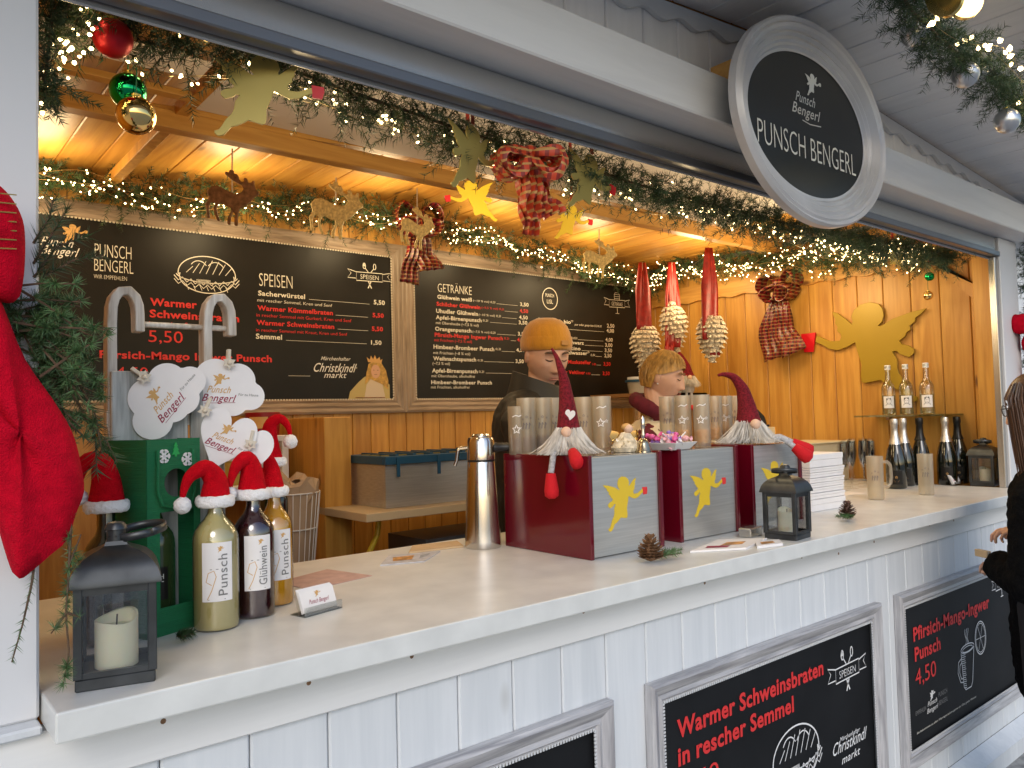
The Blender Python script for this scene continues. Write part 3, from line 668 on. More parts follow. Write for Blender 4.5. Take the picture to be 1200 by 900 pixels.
def p3x(t, cx, cz):
    g = G(); g.T = Matrix.Translation((-cx, 0, -cz)); y = -.0055; lw = .004
    # tall steaming mug with a slice of fruit
    g.stroke([(3.345, .50), (3.36, .365), (3.375, .352), (3.43, .352), (3.445, .37), (3.475, .51)], lw, 0, y)
    g.stroke([(3.41 + .065 * math.cos(i * PI / 12), .508 + .016 * math.sin(i * PI / 12)) for i in range(24)], lw, 0, y, True)
    g.stroke([(3.41 + .05 * math.cos(i * PI / 12), .505 + .010 * math.sin(i * PI / 12)) for i in range(24)], lw * .7, 0, y, True)
    g.stroke([(3.348, .48), (3.318, .47), (3.308, .43), (3.33, .39), (3.358, .385)], lw, 0, y); g.stroke([(3.350, .465), (3.330, .455), (3.324, .43), (3.338, .402), (3.356, .40)], lw, 0, y)
    for k in range(17): g.stroke([(3.350 + k * .0009, .49 - k * .008), (3.385 + .003 * math.sin(k * 2.1), .487 - k * .008)], lw * .6, 0, y)
    for k in range(3): g.stroke([(3.395 + k * .012 + .006 * math.sin(j * .9 + k), .525 + j * .0085) for j in range(8)], lw * .7, 0, y)
    g.stroke([(3.545 + .056 * math.cos(i * PI / 14), .522 + .066 * math.sin(i * PI / 14)) for i in range(28)], lw, 0, y, True)
    g.stroke([(3.545 + .048 * math.cos(i * PI / 14), .522 + .058 * math.sin(i * PI / 14)) for i in range(28)], lw * .6, 0, y, True)
    for k in range(6): g.stroke([(3.545, .522), (3.545 + .045 * math.cos(k * PI / 3), .522 + .054 * math.sin(k * PI / 3))], lw * .5, 0, y)
    banner(g, 3.80, .70, .22, .12, 'PUNSCH', 'mug', y, 0, lw)
    g.obj('line_drawing', M['whitep'], t, smooth=False)
    g = G(); cherub(g, .045, .001, 0, 0, Matrix.Translation((3.07 - cx, -.0056, .405 - cz))); g.obj('cherub_logo', M['whitep'], t, smooth=False)
sb('black signboard offering Pfirsich-Mango-Ingwer Punsch with a mug drawing, rightmost under the counter', 2.808, 3.998, .20, .815, P3, p3x)

# ------------------------------------------------------------------ oval sign on the header
t = thing('oval_sign', 'big oval black sign reading PUNSCH BENGERL in a stepped silver frame on the header', 'sign', (2.06, -.044, 2.277))
A_, B_ = .394, .288
def ering(prof, name, m, cap=False):
    g = G(); n = 96; vs = []; fs = []
    for d, h in prof:
        for j in range(n):
            a = 2 * PI * j / n; vs.append(((A_ - d) * math.cos(a), -h, (B_ - d) * math.sin(a)))
    for i in range(len(prof) - 1):
        for j in range(n): fs.append((i * n + j, i * n + (j + 1) % n, (i + 1) * n + (j + 1) % n, (i + 1) * n + j))
    if cap: fs.append(tuple(range(n)))
    g.add(vs, fs); return g.obj(name, m, t, ang=25)
ering([(0, .036), (0, .058), (.006, .066), (.012, .062), (.016, .058), (.022, .064), (.030, .060), (.036, .050), (.044, .054), (.050, .044), (.060, .048), (.066, .040), (.074, .043), (.080, .034), (.088, .034)], 'frame', mat('grey_silver_moulding', (.60, .595, .60), .42, .25, var=.12, vs=5))
ering([(.082, .032), (.082, .0)], 'panel', mat('sign_black', (.018, .019, .017), .3), True)
g = G(); write(g, 'PUNSCH BENGERL', -.265, -.098, .52, .070, -.012, 0, 0, -.0335); g.obj('lettering', M['cream'], t, smooth=False)
g = G(); write(g, 'Punsch', -.072, .060, .10, .030, .006, .35, 0, -.0335); write(g, 'Bengerl', -.092, .024, .14, .032, .006, .35, 0, -.0335)
g.stroke([(-.04, .010), (.0, .006), (.06, .012)], .003, 0, -.0335)
cherub(g, .085, .001, 0, 0, Matrix.Translation((.02, -.0345, .125))); g.obj('logo', M['cream'], t, smooth=False)
part('sign_bracket', M['pinex'], lambda g: g.box(1.82, 2.32, -.04, .08, 2.374, 2.44), .002)
# ------------------------------------------------------------------ fir garlands and fairy lights
RND = random.Random(11)
def needles(g, p, d, L, n, nl, rnd, w_=.0012, sp=.8, mi=0):
    p = Vector(p); d = Vector(d).normalized()
    a = d.orthogonal().normalized(); b = d.cross(a)
    for k in range(n):
        t = k / n; q = p + d * L * t
        th = rnd.uniform(0, 2 * PI); r = a * math.cos(th) + b * math.sin(th)
        nd = (d * (1 - sp * .6) + r * sp).normalized() * nl * rnd.uniform(.7, 1.15) * (1.0 if t < .75 else .75)
        s_ = nd.cross(r.cross(d) if rnd.random() < .5 else d).normalized() * w_ * .5
        g.add([q + s_, q - s_, q + nd], [(0, 1, 2)], mi)
def path_at(pts, t):
    n = len(pts) - 1; i = min(int(t * n), n - 1); f = t * n - i
    return Vector(pts[i]).lerp(Vector(pts[i + 1]), f)
def dense(pts, n):
    ls = [0]
    for i in range(len(pts) - 1): ls.append(ls[-1] + (Vector(pts[i + 1]) - Vector(pts[i])).length)
    out = []
    for k in range(n + 1):
        t = ls[-1] * k / n; i = 0
        while i < len(pts) - 2 and ls[i + 1] < t: i += 1
        out.append(Vector(pts[i]).lerp(Vector(pts[i + 1]), (t - ls[i]) / max(1e-9, ls[i + 1] - ls[i])))
    return out, ls[-1]
def garland(label, pts, rad, seed, per_m=110, nl=.024, tl=.11, sag=0.0, name='fir_garland', down=0.25, m='needle', w_=.0013, group=None):
    rnd = random.Random(seed)
    c, L = dense(pts, 60)
    base = c[0].copy()
    t = thing(name, label, 'garland', tuple(base), 0, group)
    g = G(); g.tube([p - base for p in c], .004, 5); g.obj('stem', M['twig'], t)
    g = G(); g.T = Matrix.Translation(-base)
    n = int(L * per_m)
    for k in range(n):
        u = rnd.random(); p = path_at(c, u); d0 = (path_at(c, min(1, u + .02)) - path_at(c, max(0, u - .02))).normalized()
        r = Vector((rnd.gauss(0, 1), rnd.gauss(0, 1), rnd.gauss(0, 1) - down)).normalized()
        d = (d0 * rnd.choice((-1, 1)) * .55 + r).normalized()
        ln = tl * rnd.uniform(.5, 1.15)
        q = p + Vector((rnd.gauss(0, 1), rnd.gauss(0, 1), rnd.gauss(0, 1))) * rad * .28
        g.add([q, q + Vector((.002, 0, 0)), q + d * ln], [(0, 1, 2)], 1)
        needles(g, q, d, ln, 38, nl, rnd, w_)
    g.obj('needles', [M[m], M['twig']], t, smooth=False, kind='stuff')
    return t

def lights(label, pts, rad, seed, per_m=75, strands=3, group=None, br=.0031):
    rnd = random.Random(seed)
    c, L = dense(pts, 80); base = c[0].copy()
    t = thing('fairy_lights', label, 'fairy lights', tuple(base), 0, group)
    gw_ = G(); gb = G(); gw_.T = gb.T = Matrix.Translation(-base)
    for s in range(strands):
        ph = [rnd.uniform(0, 6.28) for _ in range(4)]; A = rad * rnd.uniform(.6, 1.1)
        def at(u):
            p = path_at(c, u); x = u * L
            return p + Vector((0, math.sin(x * 9 + ph[0]) * A * .8, math.sin(x * 13 + ph[1]) * A * .6 + math.sin(x * 5 + ph[2]) * A * .7))
        n = int(L * 34); pp = [at(i / n) for i in range(n + 1)]
        gw_.tube(pp, .0007, 3, cap=False)
        for k in range(int(L * per_m / strands)):
            u = rnd.random(); p = at(u) + Vector((rnd.gauss(0, 1), rnd.gauss(0, 1), rnd.gauss(0, 1))) * .010
            r = br * rnd.uniform(.75, 1.25); ax = Vector((rnd.gauss(0, 1), rnd.gauss(0, 1), rnd.gauss(0, 1))).normalized()
            T = Matrix.Translation(p) @ ax.to_track_quat('Z', 'Y').to_matrix().to_4x4()
            gb.lathe([(0, -1.2 * r), (r * .8, -.5 * r), (r, .1 * r), (r * .45, 1.1 * r), (0, 1.7 * r)], 5, T=T)
    gw_.obj('wire', M['wire'], t, kind='stuff'); gb.obj('led_drops', M['bulb'], t, kind='stuff')
    return t
def glow(x, y, z, e, r=.11):
    e *= .93
    l = bpy.data.lights.new('led_glow', 'POINT'); l.energy = e; l.color = (1, .76, .42); l.shadow_soft_size = r
    o = bpy.data.objects.new('led_glow', l); COL.objects.link(o); o.location = (x, y, z); return o

FG = [(.24, .24, 2.20), (.40, .25, 2.205), (.57, .25, 2.195), (.77, .25, 2.175), (.94, .25, 2.165), (1.13, .25, 2.15), (1.37, .25, 2.145), (1.7, .25, 2.13), (2.11, .25, 2.125), (2.63, .25, 2.125), (3.3, .25, 2.15), (3.9, .25, 2.17)]
garland('fir garland under the header, along the top front edge of the hatch', FG, .075, 1, 440, .024, .10, down=.6, w_=.0022)
garland('short fir garland hanging down the inner side of the left post', [(.235, .22, 2.23), (.232, .22, 2.12), (.222, .23, 2.01)], .045, 2, 420, .02, .07, w_=.002)
BG = [(.05, 2.2, 2.46), (.51, 2.2, 2.45), (.82, 2.2, 2.43), (1.17, 2.2, 2.45), (1.56, 2.2, 2.49), (1.92, 2.2, 2.50), (2.17, 2.2, 2.52), (2.5, 2.2, 2.49), (2.85, 2.2, 2.44), (3.18, 2.2, 2.42), (3.55, 2.2, 2.385), (3.9, 2.2, 2.35), (4.08, 2.2, 2.36)]
garland('long fir garland swagged along the back wall above the menu boards', BG, .10, 3, 260, .026, .12, w_=.0034)
RG = [(4.08, 2.15, 2.40), (4.08, 1.97, 2.41), (4.08, 1.77, 2.40), (4.07, 1.52, 2.38), (4.06, 1.35, 2.36), (4.06, 1.08, 2.33), (4.06, .83, 2.29), (4.05, .61, 2.26), (4.05, .4, 2.24)]
garland('fir garland on the right wall above the gold angel board', RG, .11, 4, 320, .026, .12, w_=.003)
lights('fairy lights wound along the front garland under the header', [(.33, .27, 2.17), (.42, .27, 2.15), (.51, .27, 2.16), (.65, .27, 2.145), (.86, .27, 2.13), (1.04, .27, 2.13), (1.25, .27, 2.12), (1.49, .27, 2.10), (1.76, .27, 2.10), (2.14, .27, 2.10), (2.55, .27, 2.09), (2.98, .27, 2.10), (3.6, .27, 2.14)], .035, 21, 85, 3)
lights('fairy lights twisted round the short garland by the left post', [(.30, .22, 2.20), (.27, .22, 2.13), (.235, .22, 2.06), (.225, .22, 1.98)], .03, 22, 160, 2)
lights('fairy lights draped along the back garland over the menu boards', [(p[0], p[1] - .09, p[2] - .035) for p in BG], .05, 23, 115, 4)
lights('fairy lights tangled in the garland of the right wall', [(p[0] - .10, p[1], p[2] - .04) for p in RG], .075, 24, 170, 5)
for i, (x, y, z, e) in enumerate([(.5, 2.0, 2.38, 5.0), (1.2, 2.0, 2.39, 5.5), (1.9, 2.0, 2.41, 5.5), (2.6, 2.0, 2.41, 5), (3.3, 2.0, 2.36, 5), (3.75, 1.6, 2.28, 6.5), (3.7, 1.0, 2.16, 7), (.7, .45, 2.08, 3.4), (1.4, .45, 2.06, 3.8), (2.1, .45, 2.05, 3.8), (2.8, .45, 2.05, 3.8), (3.5, .5, 2.05, 3.8)]):
    glow(x, y, z, e)

# ------------------------------------------------------------------ hanging angels
def hang_string(g, x, y, z0, z1, r=.0012, mi=0, T=None): g.tube([(x, y, z0), (x + .001, y, (z0 + z1) / 2), (x, y, z1)], r, 5, mi, T=T)
def angel(label, loc, size, rz, m, cupm=True, band='ribbon', tilt=0.0, up_=.10, flip=1, group='angel cut-outs hanging in the hatch'):
    t = thing('hanging_angel', label, 'angel ornament', loc, rz, group)
    T = Matrix.Rotation(tilt, 4, 'Y')
    g = G(); g.prism([(flip * a * size, b * size) for a, b in CHERUB], .004, T=T); g.obj('angel_figure', M[m], t, smooth=False, bevel=.0006)
    if cupm: g = G(); g.prism([(flip * a * size, b * size) for a, b in CUP], .005, T=T); g.obj('cup', M['redcup'], t, smooth=False)
    g = G(); top = T @ Vector((0, .002, .44 * size)); g.box(top.x - .006, top.x + .006, .001, .003, top.z - .01, top.z + up_); g.obj('hanging_ribbon', M[band], t, smooth=False)
    return t
angel('largest hanging angel, pale gold with a red cup, in front of the left roof beam', (.565, .185, 2.090), .205, R(-30), 'gold2', tilt=R(8))
angel('olive gold hanging angel just left of the orange tartan bow', (1.069, .20, 2.072), .21, R(18), 'gold2', tilt=R(6))
angel('olive gold hanging angel just right of the orange tartan bow', (1.447, .20, 2.080), .21, R(8), 'gold2', tilt=R(12))
angel('small bright yellow angel hanging lower left of the tartan bow', (1.456, .70, 2.150), .172, R(-15), 'yellow', flip=-1, tilt=R(-14), up_=.25)
angel('small bright yellow angel hanging lower right of the tartan bow', (1.862, .70, 2.140), .165, R(-10), 'yellow', tilt=R(8), up_=.25)
angel('pale gold angel hanging under the right wall garland, farther from the baubles', (3.83, .5, 2.21), .17, R(-40), 'gold2', flip=-1)
angel('pale gold angel hanging beside the red, green and gold baubles at the right', (3.95, .42, 2.205), .18, R(-40), 'gold2', flip=-1)

def bauble(label, loc, r, m, string, grp, cap=True):
    t = thing('bauble', label, 'bauble', loc, 0, grp)
    G().sphere((0, 0, 0), r, 28, 18).obj('ball', m, t)
    G().lathe([(r * .24, r * .93), (r * .24, r * 1.12), (r * .10, r * 1.16), (0, r * 1.16)], 12).obj('cap', M['gold'], t)
    g = G(); g.tube([(0, 0, r * 1.1), (.001, 0, r * 1.1 + string)], .0012, 5); g.obj('string', M['green'] if m is not M['redball'] else M['ribbon'], t)
    return t
M['redball'] = mat('matt_red_bauble', (.45, .003, .012), .38, .35)
M['greenball'] = mat('mirror_green_bauble', (.01, .30, .10), .06, 1)
M['goldball'] = mat('mirror_gold_bauble', (.78, .55, .22), .05, 1)
M['silverball'] = mat('satin_silver_bauble', (.62, .62, .63), .28, .9)
bauble('matt dark red bauble hanging at the top left of the hatch', (.331, .25, 2.155), .033, M['redball'], .03, 'baubles at the left')
bauble('shiny green bauble below the dark red one at the left', (.367, .30, 2.088), .032, M['greenball'], .10, 'baubles at the left')
bauble('shiny gold bauble touching the green one, lowest at the left', (.371, .262, 2.032), .0335, M['goldball'], .05, 'baubles at the left')
for lb, z, m, x in (('red bauble, topmost of the small string beside the right post', 2.176, 'redball', 3.99), ('green mirrored bauble in the middle of the string by the right post', 2.105, 'greenball', 3.98), ('gold mirrored bauble, lowest of the string by the right post', 2.01, 'goldball', 3.955)):
    bauble(lb, (x, .40, z), .022, M[m], .05, 'small baubles by the right post')

# ------------------------------------------------------------------ wicker reindeer on cords
def deer(label, loc, size, rz, m='wicker', cord=.12, tilt=0.0):
    t = thing('hanging_reindeer', label, 'reindeer ornament', loc, rz, 'reindeer ornaments hanging from the beam')
    T = Matrix.Rotation(tilt, 4, 'Y')
    g = G(); g.prism([(a * size, b * size) for a, b in DEER], .012, T=T); g.obj('reindeer_figure', M[m], t, smooth=False, bevel=.003)
    g = G(); g.tube([(-.0, .006, .12 * size), (.0, .006, .45 * size), (.002, .006, .45 * size + cord)], .0028, 6); g.obj('cord', M['bead'], t)
deer('dark brown wicker reindeer, leftmost of the hanging ones', (1.03, 1.6, 2.30), .19, R(-30), 'cork', .10)
deer('larger gold wicker reindeer over the left menu frame', (1.445, 1.6, 2.315), .215, R(-30), cord=.04)
deer('small pale reindeer hanging in front of the dark red bow', (1.83, 1.6, 2.295), .17, R(-5), 'wicker', .10)
deer('gold wicker reindeer hanging over the right menu frame', (2.944, 1.6, 2.287), .19, R(-30), cord=.07)

# ------------------------------------------------------------------ bows and ribbons
def ribbon_strip(g, pts, wid, wdir, amp=.0, fr=8.0, seed=0, nw=8, taper=None, mi=0):
    rnd = random.Random(seed); ph = rnd.uniform(0, 6)
    pts = [Vector(p) for p in pts]; k = len(pts); vs = []; fs = []
    for i, p in enumerate(pts):
        d = (pts[min(i + 1, k - 1)] - pts[max(i - 1, 0)]).normalized()
        wd = Vector(wdir) if not isinstance(wdir, list) else Vector(wdir[i])
        wd = (wd - d * d.dot(wd)).normalized(); nn = d.cross(wd)
        ww = wid * (taper[i] if taper else 1)
        for j in range(nw + 1):
            s_ = j / nw - .5
            vs.append(p + wd * ww * s_ + nn * (amp * math.sin(fr * s_ * 3 + ph + i * .35) * (1 if not taper else min(1, .4 + taper[i])) ))
    for i in range(k - 1):
        for j in range(nw): fs.append((i * (nw + 1) + j, i * (nw + 1) + j + 1, (i + 1) * (nw + 1) + j + 1, (i + 1) * (nw + 1) + j))
    g.add(vs, fs, mi)
def bow(label, loc, rz, m, loopw, looph, tails, wid, name='ribbon_bow', nloop=2, seed=0, group=None, thick=.0015, amp=.008, la=18):
    t = thing(name, label, 'bow', loc, rz, group)
    rnd = random.Random(seed)
    for s in (-1, 1):
        for q in range(nloop):
            a = R(la + 38 * q) * (1 if q == 0 else -1) + R(rnd.uniform(-8, 8))
            g = G(); n = 18; pts = []; tp = []
            for i in range(n + 1):
                u = i / n; th = u * 2 * PI
                rr = loopw * math.sin(u * PI) * 1.0
                x = rr; zz = looph * .42 * math.sin(th)
                pts.append((s * (x * math.cos(a) - zz * math.sin(a)), -.01 - .02 * q + .0 * u, x * math.sin(a) * .9 + zz * math.cos(a)))
                tp.append(.35 + .75 * math.sin(u * PI) ** .7)
            ribbon_strip(g, pts, wid, (0, 1, .12), amp, 5, seed + q + (s > 0) * 5, 8, tp)
            o = g.obj('loop', m, t, ang=80)
            sm = o.modifiers.new('t', 'SOLIDIFY'); sm.thickness = thick
    G().sphere((0, -.022, 0), wid * .30, 14, 10, sc=(1, .8, 1.05)).obj('knot', m, t)
    for j, (pts, w0, w1) in enumerate(tails):
        g = G(); c, _ = dense([Vector(p) for p in pts], 16)
        c = [p + Vector((.004 * math.sin(i * .9 + j), .008 * math.sin(i * .55 + j * 2), 0)) for i, p in enumerate(c)]
        ribbon_strip(g, c, wid, (1, .15, 0), amp * 1.2, 7, seed + 20 + j, 10, [w0 + (w1 - w0) * (i / 16) for i in range(17)])
        o = g.obj('tail', m, t, ang=80); sm = o.modifiers.new('t', 'SOLIDIFY'); sm.thickness = thick
    return t
bow('orange red tartan bow hanging from the front garland between two angels', (1.228, .19, 2.095), R(-25), M['plaid'], .075, .07, [([(0, -.015, 0), (.005, -.02, -.08), (.02, -.01, -.145)], .45, .75), ([(0, -.01, 0), (.03, -.005, -.07), (.055, 0, -.13)], .4, .7), ([(0, 0, -.02), (-.005, .01, -.10), (.01, .01, -.18)], .5, .5)], .092, seed=3, amp=.013, la=-12)
bow('dark red shiny bow hung between the two menu boards on the back wall', (2.165, 2.12, 2.50), R(-15), M['plaid2'], .12, .13, [([(0, -.02, 0), (-.03, -.03, -.16), (-.06, -.02, -.34)], .4, .95), ([(0, -.02, 0), (.02, -.03, -.16), (.06, -.03, -.27)], .4, 1.2)], .12, seed=8)
bow('dark red tartan bow with broad tails pinned on the right wall', (4.13, 1.29, 2.21), R(-90), M['plaid2'], .12, .11, [([(0, -.02, 0), (-.02, -.03, -.15), (-.07, -.03, -.28), (-.03, -.03, -.43)], .45, 1.25), ([(0, -.02, 0), (.03, -.03, -.13), (.02, -.03, -.27), (.09, -.03, -.41)], .45, 1.2)], .13, seed=14)

# red felt bow on the left post
def big_bow():
    t = thing('velvet_bow', 'huge bright red felt bow with long tails on the left post', 'bow', (.035, .03, 1.735), 0)
    m = M['redfelt']
    def slab(name, outline, y0, y1, bulge, seed):
        # cloth pillow: outline in XZ with a bulged front, made of rings
        n = len(outline); cx = sum(p[0] for p in outline) / n; cz = sum(p[1] for p in outline) / n
        K = 7; vs = []; fs = []; rnd = random.Random(seed)
        for k in range(K + 1):
            f = 1 - k / K * .96
            for i, (x, z) in enumerate(outline):
                d = (1 - f ** 2) ** .5
                vs.append((cx + (x - cx) * f, y0 - bulge * d + .006 * math.sin(z * 30 + x * 22 + seed) * d, cz + (z - cz) * f))
        for k in range(K):
            for i in range(n): fs.append((k * n + i, k * n + (i + 1) % n, (k + 1) * n + (i + 1) % n, (k + 1) * n + i))
        fs.append(tuple(K * n + i for i in range(n)))
        b = len(vs)
        for x, z in outline: vs.append((x, y1, z))
        for i in range(n): fs.append((i, b + i, b + (i + 1) % n, (i + 1) % n))
        fs.append(tuple(b + i for i in range(n))[::-1])
        g = G(); g.add(vs, fs); return g.obj(name, m, t, ang=60, subd=0)
    def smooth_poly(pts, k=4):
        out = []; n = len(pts)
        for i in range(n):
            p0, p1, p2, p3 = [Vector(pts[(i + j) % n]) for j in (-1, 0, 1, 2)]
            for q in range(k):
                u = q / k
                out.append(tuple(.5 * ((2 * p1) + (-p0 + p2) * u + (2 * p0 - 5 * p1 + 4 * p2 - p3) * u * u + (-p0 + 3 * p1 - 3 * p2 + p3) * u ** 3)))
        return out
    loop = [(.0, -.02), (.02, -.045), (.07, -.065), (.118, -.082), (.130, -.06), (.133, .0), (.128, .035), (.110, .065), (.09, .072), (.05, .045), (.01, .02)]
    slab('loop', smooth_poly(loop), -.015, .02, .028, 1)
    slab('loop', smooth_poly([(-x, z) for x, z in loop]), -.015, .02, .028, 2)
    slab('knot', smooth_poly([(-.03, .03), (.03, .03), (.036, -.0), (.03, -.035), (-.03, -.035), (-.036, 0)]), -.045, -.02, .02, 3)
    tail = [(.0, -.01), (.06, -.04), (.095, -.06), (.110, -.09), (.135, -.16), (.168, -.215), (.192, -.262), (.203, -.31), (.206, -.345), (.196, -.375), (.185, -.41), (.165, -.428), (.145, -.445), (.128, -.455), (.118, -.43), (.10, -.36), (.05, -.20), (.0, -.08)]
    slab('tail', smooth_poly(tail, 3), .0, .035, .026, 4)
    slab('tail', smooth_poly([(-x * .9, z * 1.02) for x, z in tail], 3), .005, .035, .022, 5)
    g = G(); rnd = random.Random(3)
    for k in range(7): 
        z = -.02 + k * .012; g.tube([(.095 + rnd.uniform(-.006, .004), -.045, z), (.12, -.038, z + .003)], .0008, 4)
    g.obj('gold_stitching', M['gold2'], t, kind='stuff')
big_bow()

# fir and larch twigs behind the bow
def branch(label, stems, seed, m='needle2', nl=.024, w_=.0015, per=260, tuft=False, cat='fir branch', name='fir_branch'):
    rnd = random.Random(seed); base = Vector(stems[0][0])
    t = thing(name, label, cat, tuple(base)); g = G(); g.T = Matrix.Translation(-base); s_ = G(); s_.T = g.T
    for st in stems:
        c, L = dense([Vector(p) for p in st], 14)
        s_.tube(c, [.0022 * (1 - .6 * i / 14) for i in range(15)], 5)
        if tuft:
            for k in range(int(L / .011)):
                q = path_at(c, rnd.random()); d = Vector((rnd.gauss(0, 1), rnd.gauss(0, 1), rnd.gauss(0, 1))).normalized()
                for _ in range(26):
                    e = (d * .7 + Vector((rnd.gauss(0, 1), rnd.gauss(0, 1), rnd.gauss(0, 1))) * .55).normalized() * nl * rnd.uniform(.7, 1.1)
                    sd = e.cross(Vector((rnd.gauss(0, 1), rnd.gauss(0, 1), rnd.gauss(0, 1)))).normalized() * w_ * .5
                    g.add([q + sd, q - sd, q + e * .9 - sd * .3, q + e], [(0, 1, 2, 3)])
        else:
            for k in range(14):
                a, b_ = c[k], c[k + 1]
                needles(g, a, b_ - a, (b_ - a).length, int((b_ - a).length * per * 4), nl, rnd, w_, .75)
    s_.obj('stem', M['twig'], t); g.obj('needles', M[m], t, smooth=False, kind='stuff')
    return t
rb = random.Random(77)
st = []
for k in range(64):
    a = Vector((.17 + rb.uniform(-.03, .03), .085 + rb.uniform(-.03, .05), 1.68 - rb.random() * .17))
    d = Vector((rb.uniform(.35, 1.0), rb.uniform(-.35, .35), rb.uniform(-.95, .35))).normalized() * rb.uniform(.05, .115)
    st.append([a, a + d * .5 + Vector((0, 0, .004)), a + d])
branch('fluffy green larch and fir bunch behind the red felt bow', st, 5, 'needle2', .018, .0018, tuft=True)
st = [[(.19, .10, 1.70), (.22, .11, 1.75), (.265, .12, 1.775)], [(.19, .10, 1.72), (.215, .10, 1.77), (.235, .10, 1.81)], [(.2, .1, 1.70), (.24, .10, 1.73), (.285, .11, 1.745)], [(.19, .10, 1.75), (.21, .1, 1.79), (.215, .1, 1.82)]]
branch('dark fir sprigs sticking up beside the left post over the menu logo', st, 6, 'needle', .028, .0016, 300)
st = [[(.24, .09, 1.56), (.268, .09, 1.50), (.277, .09, 1.44)], [(.25, .10, 1.50), (.285, .10, 1.46), (.300, .10, 1.425)], [(.24, .10, 1.53), (.27, .10, 1.47), (.272, .10, 1.41)]]
branch('dark drooping fir sprig under the larch bunch, beside the sled', st, 7, 'needle', .026, .0016, 300)
branch('thin larch twig hanging down below the tip of the red bow, left one', [[(.185, .035, 1.33), (.178, .035, 1.27), (.168, .035, 1.22), (.155, .035, 1.17)]], 8, 'needle2', .012, .0012, 200)
branch('larch twig with star tufts hanging over the counter corner', [[(.225, .03, 1.36), (.222, .03, 1.29), (.218, .03, 1.22), (.222, .03, 1.165), (.214, .03, 1.125)], [(.222, .03, 1.28), (.235, .03, 1.295)], [(.219, .03, 1.225), (.20, .03, 1.20)], [(.219, .03, 1.225), (.236, .03, 1.215)], [(.222, .03, 1.29), (.238, .035, 1.33)]], 9, 'needle2', .016, .0012, tuft=True)

# ------------------------------------------------------------------ big glitter cones on red ribbons
def cone(label, loc, h_, w_, rib, tilt=0.0):
    t = thing('glitter_cone', label, 'cone ornament', loc, 0, 'big cones on red ribbons')
    g = G(); T = Matrix.Rotation(tilt, 4, 'Y')
    prof = lambda u: w_ / 2 * (math.sin(PI * min(1, u * 1.0)) ** .62) * (1.12 - .55 * (1 - u))
    g.lathe([(max(.001, prof(i / 12) * .86), -h_ / 2 + h_ * i / 12) for i in range(13)], 14, T=T)
    rows = 11
    for r_ in range(rows):
        u = .04 + .92 * r_ / (rows - 1); rr = prof(u); n = max(5, int(2 * PI * rr / .021))
        for k in range(n):
            a = 2 * PI * (k + .5 * (r_ % 2)) / n + RND.uniform(-.12, .12)
            c = Vector((rr * math.cos(a), rr * math.sin(a), -h_ / 2 + h_ * u + RND.uniform(-.004, .004)))
            o_ = Vector((math.cos(a), math.sin(a), 0)); tn = Vector((-math.sin(a), math.cos(a), 0)); dn = Vector((0, 0, -1))
            s_ = RND.uniform(.0115, .014)
            g.add([c - tn * s_ - o_ * .004 - dn * s_, c + tn * s_ - o_ * .004 - dn * s_, c + tn * s_ * .8 + o_ * .004 + dn * s_ * .6, c - tn * s_ * .8 + o_ * .004 + dn * s_ * .6, c + o_ * .012 + dn * s_ * .5], [(0, 1, 4), (1, 2, 4), (2, 3, 4), (3, 0, 4)], T=T)
    g.obj('cone_scales', M['glitter'], t, smooth=False)
    g = G()
    for j, (dx, w2, l0, l1) in enumerate(rib):
        c, _ = dense([Vector((0, 0, l1)), Vector((dx * .3, -.01, (l1 + l0) / 2)), Vector((dx, -.03, l0))], 12)
        ribbon_strip(g, c, w2, (1, -.5, 0), .006, 4, j + int(loc[0] * 10), 6, [.45 + .55 * min(1, i / 5) for i in range(13)])
    o = g.obj('ribbon', M['ribbon'], t, ang=80); o.modifiers.new('t', 'SOLIDIFY').thickness = .001
    g = G(); g.tube([(0, 0, h_ / 2 - .01), (0, 0, rib[0][3])], .0015, 5); g.obj('cord', M['bead'], t)
cone('glitter cone on a red ribbon, left of three, above the blonde seller', (3.508, 1.8, 1.86), .29, .19, [(-.04, .095, .10, .50), (0, .04, .12, .45)], R(4))
cone('glitter cone hung highest, middle of the three on red ribbons', (3.78, 1.8, 1.99), .31, .18, [(-.06, .10, -.12, .40), (-.02, .07, .1, .40), (-.10, .06, -.18, .2)], R(-8))
cone('glitter cone on a red ribbon, right of three, nearest the right wall', (3.60, 1.4, 1.885), .28, .18, [(-.05, .10, -.02, .50), (-.02, .06, -.1, .49)], R(2))

# garland with silver balls and gold discs along the canopy edge
TG = [(1.45, -.52, 2.47), (1.62, -.48, 2.44), (1.85, -.45, 2.39), (2.1, -.45, 2.36), (2.4, -.46, 2.345), (2.8, -.46, 2.35), (3.4, -.46, 2.40)]
garland('thick fir garland under the canopy edge at the top right', TG, .07, 41, 420, .026, .09, w_=.0018)
for j, (lb, x, z, y) in enumerate((('silver bauble at the right end of the canopy garland, upper one', 2.245, 2.352, -.44), ('silver bauble in the canopy garland, just under the upper one', 2.155, 2.318, -.45), ('silver bauble half hidden behind the gold discs', 1.94, 2.375, -.42), ('silver bauble at the right picture edge in the canopy garland', 2.40, 2.25, -.46))):
    bauble(lb, (x, y, z), .033, M['silverball'], .03, 'silver baubles in the canopy garland')
def disc_orn(label, loc, rz, r, tl=0.0):
    t = thing('gold_disc', label, 'ornament', loc, rz, 'gold disc ornaments on the canopy garland')
    T = Matrix.Rotation(tl, 4, 'Y') @ Matrix.Rotation(R(90), 4, 'X')
    G().lathe([(0, -.006), (r, -.006), (r, .006), (0, .006)], 40, T=T, sy=1.35).obj('disc', M['discg'], t)
    G().lathe([(0, -.0072), (r * .93, -.0072)], 40, T=T, sy=1.35).obj('disc_face', mat('champagne_face', (.60, .54, .38), .45, .2), t)
